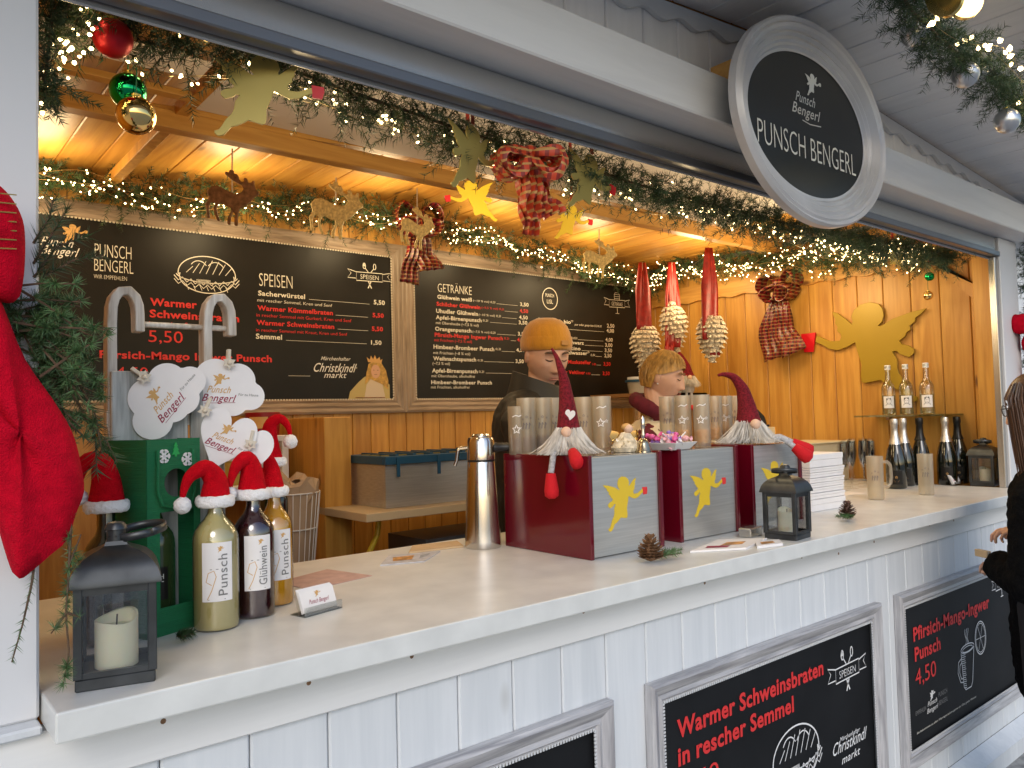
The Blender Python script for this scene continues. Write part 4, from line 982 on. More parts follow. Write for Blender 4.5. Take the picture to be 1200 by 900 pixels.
M['discg'] = mat('bright_gold_edge', (.80, .58, .20), .22, 1)
for j, (lb, x, y, z, rz, r, tl) in enumerate((('gold disc, leftmost of the cluster at the top right', 1.60, -.55, 2.365, -100, .034, 12), ('pale disc second from the left of the top right cluster', 1.66, -.56, 2.385, -60, .036, 10), ('narrow gold disc in the middle of the top right cluster', 1.72, -.54, 2.385, -85, .026, 8), ('gold disc hanging lowest in the top right cluster', 1.78, -.55, 2.355, -90, .036, -20), ('pale disc, rightmost of the cluster at the top right', 1.85, -.56, 2.375, -50, .04, -15))):
    disc_orn(lb, (x, y, z), R(rz), r, R(tl))
lights('sparse warm lights in the canopy edge garland at the top right', [(1.85, -.50, 2.37), (2.1, -.50, 2.34), (2.4, -.5, 2.33), (2.8, -.5, 2.33)], .04, 43, 34, 2, br=.006)

# right post: small red bow and garland
bow('bright red felt bow on the outside of the right post', (4.235, .06, 1.83), R(0), M['redfelt'], .13, .11, [([(0, 0, 0), (-.03, 0, -.15), (-.06, 0, -.3)], .5, 1.0), ([(0, 0, 0), (.03, 0, -.15), (.06, 0, -.3)], .5, 1.0)], .09, seed=31, amp=.003, thick=.012)
garland('fir bunch on the right post around its red bow', [(4.27, .05, 2.28), (4.30, .05, 2.05), (4.27, .04, 1.75), (4.25, .04, 1.45)], .08, 33, 330, .026, .12, w_=.003)
# ------------------------------------------------------------------ things on the counter
CT = 1.10
def rotT(rz): return Matrix.Rotation(rz, 4, 'Z')
# lanterns
def lantern(label, loc, rz, s=1.0, handle=70, candle=(0, 0), cw=.030, ch_=.072):
    t = thing('lantern', label, 'lantern', loc, rz, 'lanterns on the counter'); a = .049 * s; h = .148 * s; L = M['lantern']
    g = G(); g.box(-a - .004, a + .004, -a - .004, a + .004, 0, .018 * s); g.obj('base', L, t, smooth=False, bevel=.002)
    for x in (-1, 1):
        for y in (-1, 1):
            g = G(); g.box(x * a - .006, x * a + .006, y * a - .006, y * a + .006, .018 * s, h); g.obj('corner_post', L, t, smooth=False, bevel=.001)
    for k in range(4):
        g = G(); g.box(-a + .006, a - .006, -a - .001, -a + .001, .02 * s, h - .002); o = g.obj('glass_pane', M['lanterng'], t, smooth=False); o.rotation_euler = (0, 0, k * PI / 2)
        g = G(); g.box(-a, a, -a - .004, -a + .003, h - .012, h); g.box(-a, a, -a - .004, -a + .003, .018 * s, .026 * s); o = g.obj('rim', L, t, smooth=False); o.rotation_euler = (0, 0, k * PI / 2)
    q = 2 ** .5
    g = G(); pr = [(.062, .148), (.062, .151), (.060, .158), (.057, .168), (.051, .178), (.042, .187), (.032, .193), (.023, .197), (.016, .201), (.014, .207)]
    g.lathe([(r * q * s, z * s) for r, z in pr], 4, a0=PI / 4); g.obj('roof', L, t, ang=30)
    g = G(); g.lathe([(.013 * s, .205 * s), (.013 * s, .223 * s), (.016 * s, .224 * s), (.015 * s, .229 * s), (.011 * s, .234 * s), (0, .236 * s)], 16); g.obj('chimney', L, t)
    g = G(); 
    for k in range(8):
        b = 2 * PI * k / 8; g.lathe([(0, 0), (.002, 0), (.002, .001), (0, .001)], 6, T=rotT(b) @ Matrix.Translation((.0125 * s, 0, .214 * s)) @ Matrix.Rotation(R(90), 4, 'Y'))
    g.obj('vent_hole', M['plasticblk'], t, kind='stuff')
    g = G(); n = 24; T = Matrix.Translation((.0, 0, .211 * s)) @ rotT(R(handle)) @ Matrix.Rotation(R(-80), 4, 'X')
    vs = []; fs = []
    for k in range(n + 1):
        b = PI * 2 * k / n
        for rr, ww in ((.040, -.006), (.040, .006)):
            vs.append((rr * s * math.cos(b) + 0, ww * s, (.037 + rr * math.sin(b)) * s))
    for k in range(n): fs.append((2 * k, 2 * k + 1, 2 * k + 3, 2 * k + 2))
    g.add(vs, fs, T=T); o = g.obj('ring_handle', L, t); o.modifiers.new('t', 'SOLIDIFY').thickness = .003
    g = G(); n = 32; vs = [];
    for k in range(n):
        b = 2 * PI * k / n; vs.append((cw * math.cos(b), cw * math.sin(b), .019)); 
    for k in range(n):
        b = 2 * PI * k / n; zt = .019 + ch_ + .006 * math.sin(b + .4) + .003 * math.sin(2 * b); vs.append((cw * math.cos(b), cw * math.sin(b), zt))
    for k in range(n):
        b = 2 * PI * k / n; zt = .019 + ch_ + .006 * math.sin(b + .4) + .003 * math.sin(2 * b) - .001; vs.append((cw * .88 * math.cos(b), cw * .88 * math.sin(b), zt))
    for k in range(n): vs.append((cw * .8 * math.cos(2 * PI * k / n), cw * .8 * math.sin(2 * PI * k / n), .019 + ch_ * .82))
    fs = [tuple(range(n))[::-1]] + [(r_ * n + k, r_ * n + (k + 1) % n, (r_ + 1) * n + (k + 1) % n, (r_ + 1) * n + k) for r_ in range(3) for k in range(n)] + [tuple(3 * n + k for k in range(n))]
    g.add(vs, fs, T=Matrix.Translation((candle[0], candle[1], 0))); c = g.obj('candle', M['wax'], t)
    g = G(); g.tube([(candle[0], candle[1], .019 + ch_ * .8), (candle[0] + .001, candle[1], .019 + ch_ + .004)], .0012, 6); g.obj('wick', M['plasticblk'], c)
    return t
lan = lantern('black tin lantern with a big ivory candle, nearest one at the left counter end', (.300, .109, CT), R(-14), 1.0, -62)
lantern('black tin lantern beside the gnome whose red boots hang down, middle of the counter', (2.115, .078, CT), R(6), .92, 112, ch_=.062, cw=.026)
lantern('black tin lantern at the far right counter end by the right post', (4.05, .225, CT), R(4), .95, 100, ch_=.06, cw=.024, candle=(.01, 0))

# bottles
def bottle_prof(h, r, nr, sh, body=.0, neck=.0):
    # base up to shoulder sh, neck radius nr, total h
    return [(0, .002), (r * .86, 0), (r * .97, .003), (r, .010), (r, sh - .02), (r * .985, sh - .008), (r * .90, sh + .004), (r * .70, sh + .016), (r * .52, sh + .024), (nr * 1.15, sh + .033), (nr, sh + .042), (nr, h - .012), (nr * 1.15, h - .011), (nr * 1.15, h), (nr * .8, h)]
def santa_hat(label, loc, r, h_, droop, rz=0.0, pom=.0135, lean=0.0):
    t = thing('santa_hat', label, 'santa hat', loc, rz, 'little santa hats on the bottles')
    pts = [Vector((0, 0, 0))]; 
    for p in droop: pts.append(Vector((p[0], 0, p[1])))
    c, L = dense(pts, 22)
    for _ in range(2): c = [c[0]] + [(c[i - 1] + c[i] * 2 + c[i + 1]) / 4 for i in range(1, 22)] + [c[-1]]
    rs = [r * (1 - .86 * (i / 22) ** .95) for i in range(23)]
    G().tube(c, rs, 18, updir=(0, 1, 0)).obj('felt_cone', M['redwool'], t, ang=80)
    g = G(); n = 26; m_ = 10; rnd = random.Random(int(loc[0] * 1000)); vs = []; fs = []
    for i in range(n):
        for j in range(m_):
            a = 2 * PI * i / n; b = 2 * PI * j / m_; k = 1 + rnd.uniform(-.12, .12)
            rr = r * 1.0 + .0065 * math.cos(b) * k; vs.append((rr * math.cos(a), rr * math.sin(a), .004 + .011 * math.sin(b) * k))
    for i in range(n):
        for j in range(m_): fs.append((i * m_ + j, ((i + 1) % n) * m_ + j, ((i + 1) % n) * m_ + (j + 1) % m_, i * m_ + (j + 1) % m_))
    g.add(vs, fs); g.obj('fleece_brim', M['fluff'], t, ang=180)
    g = G(); e = c[-1]; vs = []
    g.sphere((e.x, e.y, e.z - pom * .6), pom, 16, 12)
    g.v = [v + (v - Vector((e.x, e.y, e.z - pom * .6))).normalized() * rnd.uniform(-.0008, .001) for v in g.v]
    g.obj('pompom', M['fluff'], t, ang=180)
    return t
def label_arc(parent, r, z0, z1, a0, a1, name='label', m='paper', n=12):
    g = G(); vs = []
    for i in range(n + 1):
        a = a0 + (a1 - a0) * i / n; vs += [(r * math.sin(a), -r * math.cos(a), z0), (r * math.sin(a), -r * math.cos(a), z1)]
    g.add(vs, [(2 * i, 2 * i + 2, 2 * i + 3, 2 * i + 1) for i in range(n)]); return g.obj(name, M[m], parent)
def wrapT(g, r, ac):
    """bend flat XZ print round a bottle of radius r, centred on angle ac"""
    for i, v in enumerate(g.v):
        a = ac + v.x / r; rr = r - v.y; g.v[i] = Vector((rr * math.sin(a), -rr * math.cos(a), v.z))
def vertical(g, T): g.v = [T @ v for v in g.v]
def liquid_bottle(label, x, y, r, h, col, word, band, ac, name='bottle'):
    t = thing(name, label, 'bottle', (x, y, CT), 0, 'filled punch bottles wearing santa hats')
    gl = M['glass']
    lq = mat('liquid_' + band, col, .25, coat=.8, sss=.0)
    sh = h * .70
    G().lathe(bottle_prof(h, r, .0135, sh), 36).obj('glass', gl, t, ang=60)
    pr = [(max(0, a - .0016), max(.003, z)) for a, z in bottle_prof(h, r, .0135, sh)[:11]]; pr.append((pr[-1][0], sh + .055)); pr.append((0, sh + .055))
    G().lathe(pr, 36, cap=False).obj('liquid', lq, t, ang=60)
    zl0, zl1 = h * .22, h * .64; 
    lb = label_arc(t, r + .0006, zl0, zl1, ac - .70, ac + .62)
    g = G(); T = Matrix.Rotation(R(-90), 4, 'Y')
    w_ = (zl1 - zl0)
    write(g, word, 0, 0, w_ * .70, .0175, .002, 0); g.v = [Matrix.Translation((.016, 0, zl0 + w_ * .10)) @ T @ v for v in g.v]; wrapT(g, r + .0019, ac); g.obj('lettering', M['dgrey'], lb, smooth=False)
    g = G(); cherub(g, .014, .0002, 0, None, Matrix.Translation((.004, 0, zl1 - .012))); 
    g.stroke([(-.020, zl0 + .004), (-.012, zl0 + .02), (-.004, zl0 + .045), (-.008, zl0 + .056), (-.018, zl0 + .052), (-.022, zl0 + .036), (-.012, zl0 + .03)], .0014, 0, 0)
    wrapT(g, r + .0009, ac); g.obj('emblem', M['goldp'], lb, smooth=False)
    g = G(); g.box(-.018, .012, -.0002, 0, zl0 + .003, zl0 + .0045); g.box(-.015, .0, -.0002, 0, zl0 + .058, zl0 + .0592); wrapT(g, r + .0009, ac); g.obj('fine_print', M['dgrey'], lb, smooth=False)
    return t
VA = lambda x, y: math.atan2(-(x - 0), -(y + 1.2133)) * 0 + math.atan2(0 - x, y + 1.2133)
def facing(x, y): return -math.atan2(x, y + 1.2133)     # angle on a lathe (0 = towards -Y) that looks towards the lane in front
liquid_bottle('bottle of cloudy pale yellow punch, leftmost and nearest of the three filled bottles', .513, .292, .0415, .255, (.62, .52, .22), 'Punsch', 'pale', facing(.512, .29) + .1)
liquid_bottle('bottle of dark red mulled wine labelled Glühwein, middle of the three filled bottles', .601, .332, .0395, .252, (.035, .002, .008), 'Glühwein', 'dark', facing(.6, .33) + .25)
liquid_bottle('bottle of orange punch, rightmost and farthest of the three filled bottles', .672, .398, .0375, .247, (.85, .38, .008), 'Punsch', 'orange', facing(.66, .39) + .35)
santa_hat('santa hat flopping left on the pale yellow bottle', (.512, .290, CT + .232), .029, .1, [(.002, .045), (-.02, .070), (-.052, .055), (-.064, .03), (-.066, .012)], R(14), .0155)
santa_hat('santa hat with its tip hanging left on the dark red bottle', (.597, .326, CT + .236), .030, .1, [(.0, .052), (-.012, .078), (-.038, .064), (-.052, .036), (-.054, .018)], R(20), .013)
santa_hat('santa hat on the orange bottle, standing blunt', (.664, .390, CT + .232), .029, .1, [(.0, .05), (-.006, .075), (-.022, .08), (-.03, .066)], R(-30), .010)
# another hatted bottle further back
t = thing('bottle', 'half hidden bottle behind the orange punch bottle, only its hat showing above', 'bottle', (.735, .56, CT), 0)
G().lathe(bottle_prof(.30, .036, .0135, .21), 28).obj('glass', M['black_glass'], t)
santa_hat('upright santa hat with its pompom to the right, behind the others', (.735, .56, CT + .285), .028, .1, [(-.006, .06), (-.002, .095), (.022, .108), (.040, .085), (.043, .06)], R(-30), .0165)
# dark bottle behind the near lantern
t = thing('bottle', 'dark wine bottle with a santa hat behind the near lantern', 'bottle', (.335, .33, CT), 0)
G().lathe(bottle_prof(.265, .038, .014, .165), 32).obj('glass', M['black_glass'], t)
santa_hat('santa hat on the dark bottle half behind the red bow', (.335, .33, CT + .236), .032, .1, [(.0, .05), (-.008, .086), (-.034, .088), (-.045, .055), (-.043, .03)], R(-20), .014)

# green gift bag with window
t = thing('gift_bag', 'green ribbed card wine bag with a cut-out window, snowflakes and a cord handle', 'gift bag', (.392, .290, CT), R(22))
g = G(); H_ = .355; W_, D_ = .115, .13
Z0 = 0
ow = [(.0, 0), (W_, 0), (W_, H_ - .02), (W_ - .006, H_), (0, H_)]
def flat_with_hole(g, outer, hole, t_, T=None):
    # front panel with one opening: strips between matching outlines
    n = len(hole)
    v = [(x, 0, z) for x, z in outer] + [(x, 0, z) for x, z in hole] + [(x, t_, z) for x, z in outer] + [(x, t_, z) for x, z in hole]
    f = [(i, (i + 1) % n, n + (i + 1) % n, n + i) for i in range(n)] + [(2 * n + i, 3 * n + i, 3 * n + (i + 1) % n, 2 * n + (i + 1) % n) for i in range(n)]
    f += [(n + i, n + (i + 1) % n, 3 * n + (i + 1) % n, 3 * n + i) for i in range(n)]
    g.add(v, f, 0, T)
N = 40; hole = []; outer = []
hx, hz, hr = .062, .262, .026
win = [(.030, .045), (.092, .045), (.092, .19), (.030, .19)]
def sq(u, x0, x1, z0, z1):
    p = (u % 1) * 4; k = int(p); f = p - k; c = [(x0, z0), (x1, z0), (x1, z1), (x0, z1), (x0, z0)]
    return (c[k][0] + (c[k + 1][0] - c[k][0]) * f, c[k][1] + (c[k + 1][1] - c[k][1]) * f)
up_o = [sq(i / N, 0, W_, .235, H_) for i in range(N)]; up_h = [(hx + hr * math.cos(R(225) + 2 * PI * i / N), hz + .012 + hr * math.sin(R(225) + 2 * PI * i / N)) for i in range(N)]
lo_o = [sq(i / N, 0, W_, 0, .235) for i in range(N)]; lo_h = [sq(i / N, .026, .100, .05, .222) for i in range(N)]
flat_with_hole(g, up_o, up_h, .0015); flat_with_hole(g, lo_o, lo_h, .0015)
g.box(0, .0015, .0016, D_, 0, H_); g.box(W_ - .0015, W_, .0016, D_, 0, H_); g.box(.0016, W_ - .0016, D_ - .0015, D_, 0, H_); g.box(.0016, W_ - .0016, .0016, D_ - .0016, 0, .0015); g.box(.0016, W_ - .0016, .0016, D_ - .0016, H_ - .004, H_ - .002)
g.obj('bag_body', M['green'], t, smooth=False)
g = G(); c = [Vector((.020, -.004, .335)), Vector((.018, -.006, .26)), Vector((.026, -.008, .236)), Vector((.060, -.009, .226)), Vector((.089, -.008, .236)), Vector((.098, -.006, .26)), Vector((.096, -.004, .335))]
g.tube(dense(c, 24)[0], .0032, 8); g.obj('cord_handle', M['green'], t)
def flake(g, x, z, s):
    for k in range(3):
        a = k * PI / 3; d = (math.cos(a) * s, math.sin(a) * s); g.stroke([(x - d[0], z - d[1]), (x + d[0], z + d[1])], s * .28, 0, -.0028)
        for q in (-1, 1):
            ex, ez = x + q * d[0] * .62, z + q * d[1] * .62
            for b_ in (-1, 1):
                aa = a + (0 if q > 0 else PI) + b_ * .9; g.stroke([(ex, ez), (ex + math.cos(aa) * s * .42, ez + math.sin(aa) * s * .42)], s * .22, 0, -.0028)
for lx, lz in ((.034, .324), (.085, .316)):
    g = G(); flake(g, lx, lz, .013); o = g.obj('snowflake', M['whitep'], t, smooth=False); o.modifiers.new('t', 'SOLIDIFY').thickness = .0015
g = G(); g.prism([(.048, .292), (.0525, .300), (.050, .300), (.0545, .307), (.052, .307), (.0565, .315), (.061, .307), (.0585, .307), (.063, .300), (.0605, .300), (.065, .292), (.0585, .292), (.0585, .288), (.0545, .288), (.0545, .292)], .0015, T=Matrix.Translation((.003, -.0026, .034))); g.obj('felt_tree', mat('bright_green_felt', (.02, .35, .08), .7), t, smooth=False)
bt = thing('bottle', 'green wine bottle inside the window of the green bag, dark label BANIH', 'bottle', (.425, .372, CT + .003), 0)
G().lathe(bottle_prof(.27, .037, .014, .17), 30).obj('glass', mat('green_wine_glass', (.035, .06, .02), .04, coat=1), bt)
lb = label_arc(bt, .0376, .055, .115, facing(.47, .35) - .7, facing(.47, .35) + .7, m='menublack')
g = G(); write(g, 'BANIH', -.018, .094, .036, .009, .01); g.box(-.018, .018, -.0001, 0, .088, .0893); wrapT(g, .0390, facing(.47, .35)); g.obj('lettering', M['cream'], lb, smooth=False)
g = G(); cherub(g, .016, .0002, 0, None, Matrix.Translation((0, 0, .072))); wrapT(g, .0381, facing(.47, .35)); g.obj('emblem', M['goldp'], lb, smooth=False)

# wooden sled standing on end
t = thing('wooden_sled', 'whitewashed wooden sled standing upright with curled runners behind the green bag', 'sled', (.362, .42, CT), R(0))
SX = .178
def runner(x):
    g = G(); c = [Vector((x, 0, 0)), Vector((x, 0, .3)), Vector((x, 0, .57))]
    for k in range(1, 13): a = PI * k / 12; c.append(Vector((x + .0, -.030 + .030 * math.cos(a), .585 + .055 * math.sin(a) * 1.0)))
    c.append(Vector((x, -.060, .565)))
    return c
for x in (0, SX):
    # runner: flat bar bent over at the top, curl turned to the side
    c = [Vector((x, 0, 0)), Vector((x, 0, .25)), Vector((x, 0, .575))]
    for k in range(1, 13): a = PI * k / 12; c.append(Vector((x + .024 - .024 * math.cos(a), -.004, .600 + .042 * math.sin(a))))
    c.append(Vector((x + .048, -.006, .562)))
    g = G(); cc, _ = dense(c, 44); n = len(cc); vs = []; fs = []
    for i, p in enumerate(cc):
        d = (cc[min(i + 1, n - 1)] - cc[max(0, i - 1)]).normalized(); nn = Vector((d.z, 0, -d.x))
        for a, b_ in ((-.0085, -.017), (.0085, -.017), (.0085, .017), (-.0085, .017)): vs.append(p + nn * a + Vector((0, b_, 0)))
    for i in range(n - 1):
        for j in range(4): fs.append((i * 4 + j, i * 4 + (j + 1) % 4, (i + 1) * 4 + (j + 1) % 4, (i + 1) * 4 + j))
    fs += [(3, 2, 1, 0), tuple((n - 1) * 4 + j for j in range(4))]
    g.add(vs, fs); g.obj('runner', M['ash'], t, smooth=False, bevel=.0015)
g = G(); g.tube([(.048, -.004, .578), (SX + .048, -.004, .578)], .0058, 10); o = g.obj('crossbar', M['ash'], t)
for k, x in enumerate((.028, .100, .172)):
    gg = G(); gg.box(-.033, .033, -.006, .006, -.24, .24); o = gg.obj('slat', M['slat'], t, smooth=False, bevel=.002); o.location = (x, -.024, .245 - .01 * (k == 2))
for z in (.12, .38):
    gg = G(); gg.box(-.01, SX + .02, -.016, -.002, z, z + .03); gg.obj('cross_rail', M['ash'], t, smooth=False)

# paper tags with pegs
def arcs(cs, n=90):
    cx = sum(c[0] for c in cs) / len(cs); cz = sum(c[1] for c in cs) / len(cs); out = []
    for i in range(n):
        a = 2 * PI * i / n; d = (math.cos(a), math.sin(a)); best = 0
        for x, z, r in cs:
            ox, oz = cx - x, cz - z; b = ox * d[0] + oz * d[1]; c = ox * ox + oz * oz - r * r; D = b * b - c
            if D > 0: best = max(best, -b + D ** .5)
        out.append((cx + d[0] * best, cz + d[1] * best))
    return out
CLOUD = arcs([(-.040, -.010, .032), (-.012, .018, .036), (.028, .016, .032), (.052, -.012, .026), (.02, -.02, .030), (0, -.016, .03)])
HEART = [(.055 * math.sin(a) ** 3, .0045 * (13 * math.cos(a) - 5 * math.cos(2 * a) - 2 * math.cos(3 * a) - math.cos(4 * a))) for a in [2 * PI * i / 60 for i in range(60)]]
def tag_card(label, loc, rot, poly, text=True, peg=(0, .045), sc=1.0, grp='white paper gift tags'):
    t = thing('paper_tag', label, 'paper tag', loc, 0, grp); t.rotation_euler = rot
    g = G(); g.prism([(a * sc, b * sc) for a, b in poly], .0012); g.obj('card', M['paper'], t, smooth=False)
    if text:
        g = G(); write(g, 'Punsch', -.026 * sc, -.008 * sc, .040 * sc, .013 * sc, .006, .35, 0, -.0008); cherub(g, .030 * sc, .0003, 0, 0, Matrix.Translation((-.004 * sc, -.0009, .016 * sc))); g.obj('gold_print', M['goldp'], t, smooth=False)
        g = G(); write(g, 'Bengerl', -.034 * sc, -.024 * sc, .056 * sc, .014 * sc, .008, .35, 0, -.0008); g.stroke([(-.03 * sc, -.028 * sc), (.025 * sc, -.025 * sc)], .0008, 0, -.0008); g.obj('wine_print', M['wine'], t, smooth=False)
        g = G(); write(g, 'Für zu Hause', .030 * sc, -.012 * sc, .036 * sc, .005 * sc, .0, .1, 0, -.0008); g.obj('grey_print', M['dgrey'], t, smooth=False)
    p = thing('wooden_peg', 'white peg with star charm on the ' + label.split(',')[0].replace(' shaped', '').replace(' with gold and wine print over the green bag', ' over the green bag'), 'clothes peg', loc, 0, 'white pegs on the paper tags'); p.rotation_euler = rot
    g = G(); x, z = peg; g.box(x - .0035, x + .0035, -.009, -.0015, z - .012, z + .022); g.box(x - .0035, x + .0035, .002, .007, z - .012, z + .022); g.obj('peg', M['bead'], p, smooth=False, bevel=.001)
    g = G(); pts = []
    for k in range(12): a = 2 * PI * k / 12; r = .014 if k % 2 == 0 else .008; pts.append((x + r * math.sin(a), z - .006 + r * math.cos(a)))
    g.prism(pts, .003, T=Matrix.Translation((0, -.013, 0))); g.sphere((x, -.013, z - .006), .005, 10, 6); g.obj('star_charm', M['bead'], p, smooth=False)
    return t
tag_card('cloud shaped tag tilted steeply, left of the two clouds on the sled', (.446, .375, 1.530), (0, R(-50), R(-12)), CLOUD, peg=(.010, .060), sc=1.1)
tag_card('cloud shaped tag hanging level, right of the two clouds on the sled', (.560, .385, 1.552), (0, R(3), R(-8)), CLOUD, peg=(.010, .058), sc=1.1)
tag_card('heart shaped tag with gold and wine print over the green bag', (.555, .350, 1.452), (0, R(24), R(-15)), HEART, peg=(-.058, .040), sc=.98)
tag_card('plain white heart tag overlapping the printed one', (.598, .345, 1.425), (0, R(12), R(-15)), HEART, False, peg=(.0, .02), sc=.85)

# card holder with business cards
def card_holder(label, loc, rz, s=1.0):
    t = thing('card_holder', label, 'card holder', loc, rz, 'acrylic card holders on the counter'); T = Matrix.Rotation(R(-22), 4, 'X')
    g = G(); g.box(-.047, .047, 0, .002, 0, .045, T=T); g.box(-.047, .047, .002, .03, 0, .002); g.box(-.047, .047, -.016, -.014, .0, .018); g.box(-.047, .047, -.016, .002, 0, .002); g.obj('acrylic_stand', M['glass'], t, smooth=False)
    for k in range(3):
        g = G(); g.box(-.043, .043, -.0025 - k * .003, -.0018 - k * .003, .003, .052 - k * .003, T=T); g.obj('card', M['paper'], t, smooth=False)
    g = G(); g.T = T @ Matrix.Translation((0, -.0089, 0)); write(g, 'Punsch Bengerl', -.024, .018, .048, .009, .006, .3); g.obj('lettering', M['wine'], t, smooth=False)
    g = G(); g.T = T; cherub(g, .016, .0003, 0, 0, Matrix.Translation((0, -.0092, .036))); g.obj('emblem', M['goldp'], t, smooth=False)
card_holder('acrylic card holder with cards in front of the orange bottle', (.705, .262, CT), R(14))
card_holder('acrylic card holder with a white card at the far right', (4.0, .335, CT), R(-2))

# flyers and papers
def sheet(label, pts, z=.0012, m='paper', pr=None, name='flyer', grp=None):
    cx = sum(p[0] for p in pts) / 4; cy = sum(p[1] for p in pts) / 4
    t = thing(name, label, 'paper', (cx, cy, CT), 0, grp); g = G()
    g.add([(x - cx, y - cy, .0005) for x, y in pts] + [(x - cx, y - cy, z) for x, y in pts], [(0, 1, 2, 3), (4, 5, 6, 7), (0, 1, 5, 4), (1, 2, 6, 5), (2, 3, 7, 6), (3, 0, 4, 7)]); g.obj('sheet', M[m] if isinstance(m, str) else m, t, smooth=False)
    for j, (poly, mm) in enumerate(pr or []):
        g = G(); g.add([(x - cx, y - cy, z + .0004 + j * .0003) for x, y in poly], [tuple(range(len(poly)))]); g.obj('print', mm, t, smooth=False)
    return t
warm = mat('warm_photo_print', (.50, .25, .08), .5, var=.6, vs=40); bluep = mat('grey_blue_print', (.30, .33, .38), .5, var=.3, vs=60)
sheet('flyer with a small warm picture lying left of the airpot', [(1.04, .60), (1.15, .56), (1.27, .66), (1.13, .71)], .003, mat('pale_blue_paper', (.52, .53, .58), .5, var=.2, vs=40), [([(1.09, .62), (1.14, .605), (1.18, .655), (1.12, .67)], warm), ([(1.16, .60), (1.20, .62), (1.23, .65), (1.19, .64)], bluep)])
sheet('dull pink flyer lying behind the card holder', [(.78, .46), (.96, .50), (.92, .66), (.76, .60)], .0015, mat('dull_pink_paper', (.50, .33, .30), .6, var=.15, vs=30))
sheet('brown paper envelope lying beside the airpot foot', [(1.19, .70), (1.36, .67), (1.40, .76), (1.26, .79)], .006, 'kraft')
sheet('bundle of papers in a clear sleeve before the second dispenser', [(1.72, .13), (1.86, .05), (2.04, .10), (1.93, .19)], .006, 'paper', [([(1.84, .12), (1.90, .09), (1.95, .11), (1.90, .14)], warm), ([(1.78, .125), (1.83, .09), (1.86, .10), (1.81, .14)], M['wine'])])
sheet('loose white leaflet beside the middle lantern', [(1.88, .02), (1.98, -.0), (2.04, .045), (1.95, .08)][:0] or [(1.89, .035), (1.98, .012), (2.03, .055), (1.95, .08)], .008, 'paper', [([(1.92, .04), (1.97, .03), (1.99, .05), (1.95, .065)], warm)])
sheet('slip of white paper lying between the white boxes and the flutes', [(3.26, .50), (3.42, .48), (3.44, .56), (3.28, .58)], .001, 'paper')

# steel airpot
t = thing('airpot', 'tall polished steel vacuum jug with black handle left of the dispensers', 'thermos jug', (1.405, .635, CT), R(-35))
G().lathe([(0, .002), (.052, 0), (.0535, .004), (.053, .02), (.047, .14), (.041, .248), (.0405, .250)], 44).obj('body', M['steelm'], t, ang=25)
G().lathe([(.0405, .2505), (.0405, .256)], 40).obj('seal_ring', M['plasticblk'], t)
G().lathe([(.042, .2565), (.042, .262), (.041, .310), (.037, .320), (.034, .322), (0, .322)], 44).obj('collar', M['steelm'], t, ang=25)
G().lathe([(.026, .322), (.027, .327), (.024, .331), (0, .332)], 32).obj('lid', M['steelm'], t)
g = G(); g.lathe([(.0, .0), (.016, 0), (.016, .008), (.013, .014), (.0125, .055), (.014, .060), (.0115, .0625), (0, .0625)], 24, T=Matrix.Translation((.036, .0, .290)) @ Matrix.Rotation(R(90), 4, 'Y')); g.obj('handle', M['plasticblk'], t)
G().lathe([(0, 0), (.0095, 0), (.0095, .0015), (0, .0015)], 20, T=Matrix.Translation((.0985, .0, .290)) @ Matrix.Rotation(R(90), 4, 'Y')).obj('handle_cap', M['alu2'], t)
g = G(); g.tube([(-.036, 0, .292), (-.062, 0, .290), (-.068, 0, .282), (-.072, 0, .255), (-.078, 0, .240)], [.006, .006, .006, .005, .005], 10, flat=1.8); g.obj('spout_lever', M['steelm'], t)

# dispensers
def dispenser(label, x0, x1, y0, y1, h, decal_dx=0):
    t = thing('punch_dispenser', label, 'dispenser', ((x0 + x1) / 2, y0, CT), 0, 'burgundy punch dispensers on the counter'); w_ = (x1 - x0) / 2; d = y1 - y0
    for s in (-1, 1):
        g = G(); g.box(min(s * w_, s * (w_ - .014)), max(s * w_, s * (w_ - .014)), 0, d, 0, h); g.obj('side_panel', M['burg'], t, smooth=False, bevel=.0025, segs=2)
    g = G(); g.box(-w_ + .0145, w_ - .0145, d - .012, d, 0, h - .002); g.obj('back_panel', M['burg'], t, smooth=False, bevel=.002)
    g = G(); g.box(-w_ + .0145, w_ - .0145, .008, .012, .003, h - .006); g.obj('steel_front', M['steel'], t, smooth=False, bevel=.001)
    g = G(); g.box(-w_ + .0145, w_ - .0145, .0125, d - .0125, h - .012, h - .004); g.obj('steel_top', M['steelm'], t, smooth=False)
    g = G(); cherub(g, .178, .0006, 0, None, Matrix.Translation((-.012 + decal_dx, .0072, .142))); g.obj('angel_sticker', M['yellow'], t, smooth=False)
    g = G(); g.prism([(a * .178, b * .178) for a, b in CUP], .0008, T=Matrix.Translation((-.012 + decal_dx, .0071, .142))); g.obj('cup_sticker', M['red'], t, smooth=False)
    return t
dispenser('burgundy and steel dispenser under the grey bearded gnome, leftmost of the three', 1.46, 1.757, .246, .60, .272)
dispenser('burgundy and steel dispenser under the orange filled glasses, middle of the three', 1.835, 2.132, .250, .60, .272)
dispenser('burgundy and steel dispenser under the second gnome, rightmost of the three', 2.205, 2.505, .250, .60, .270)

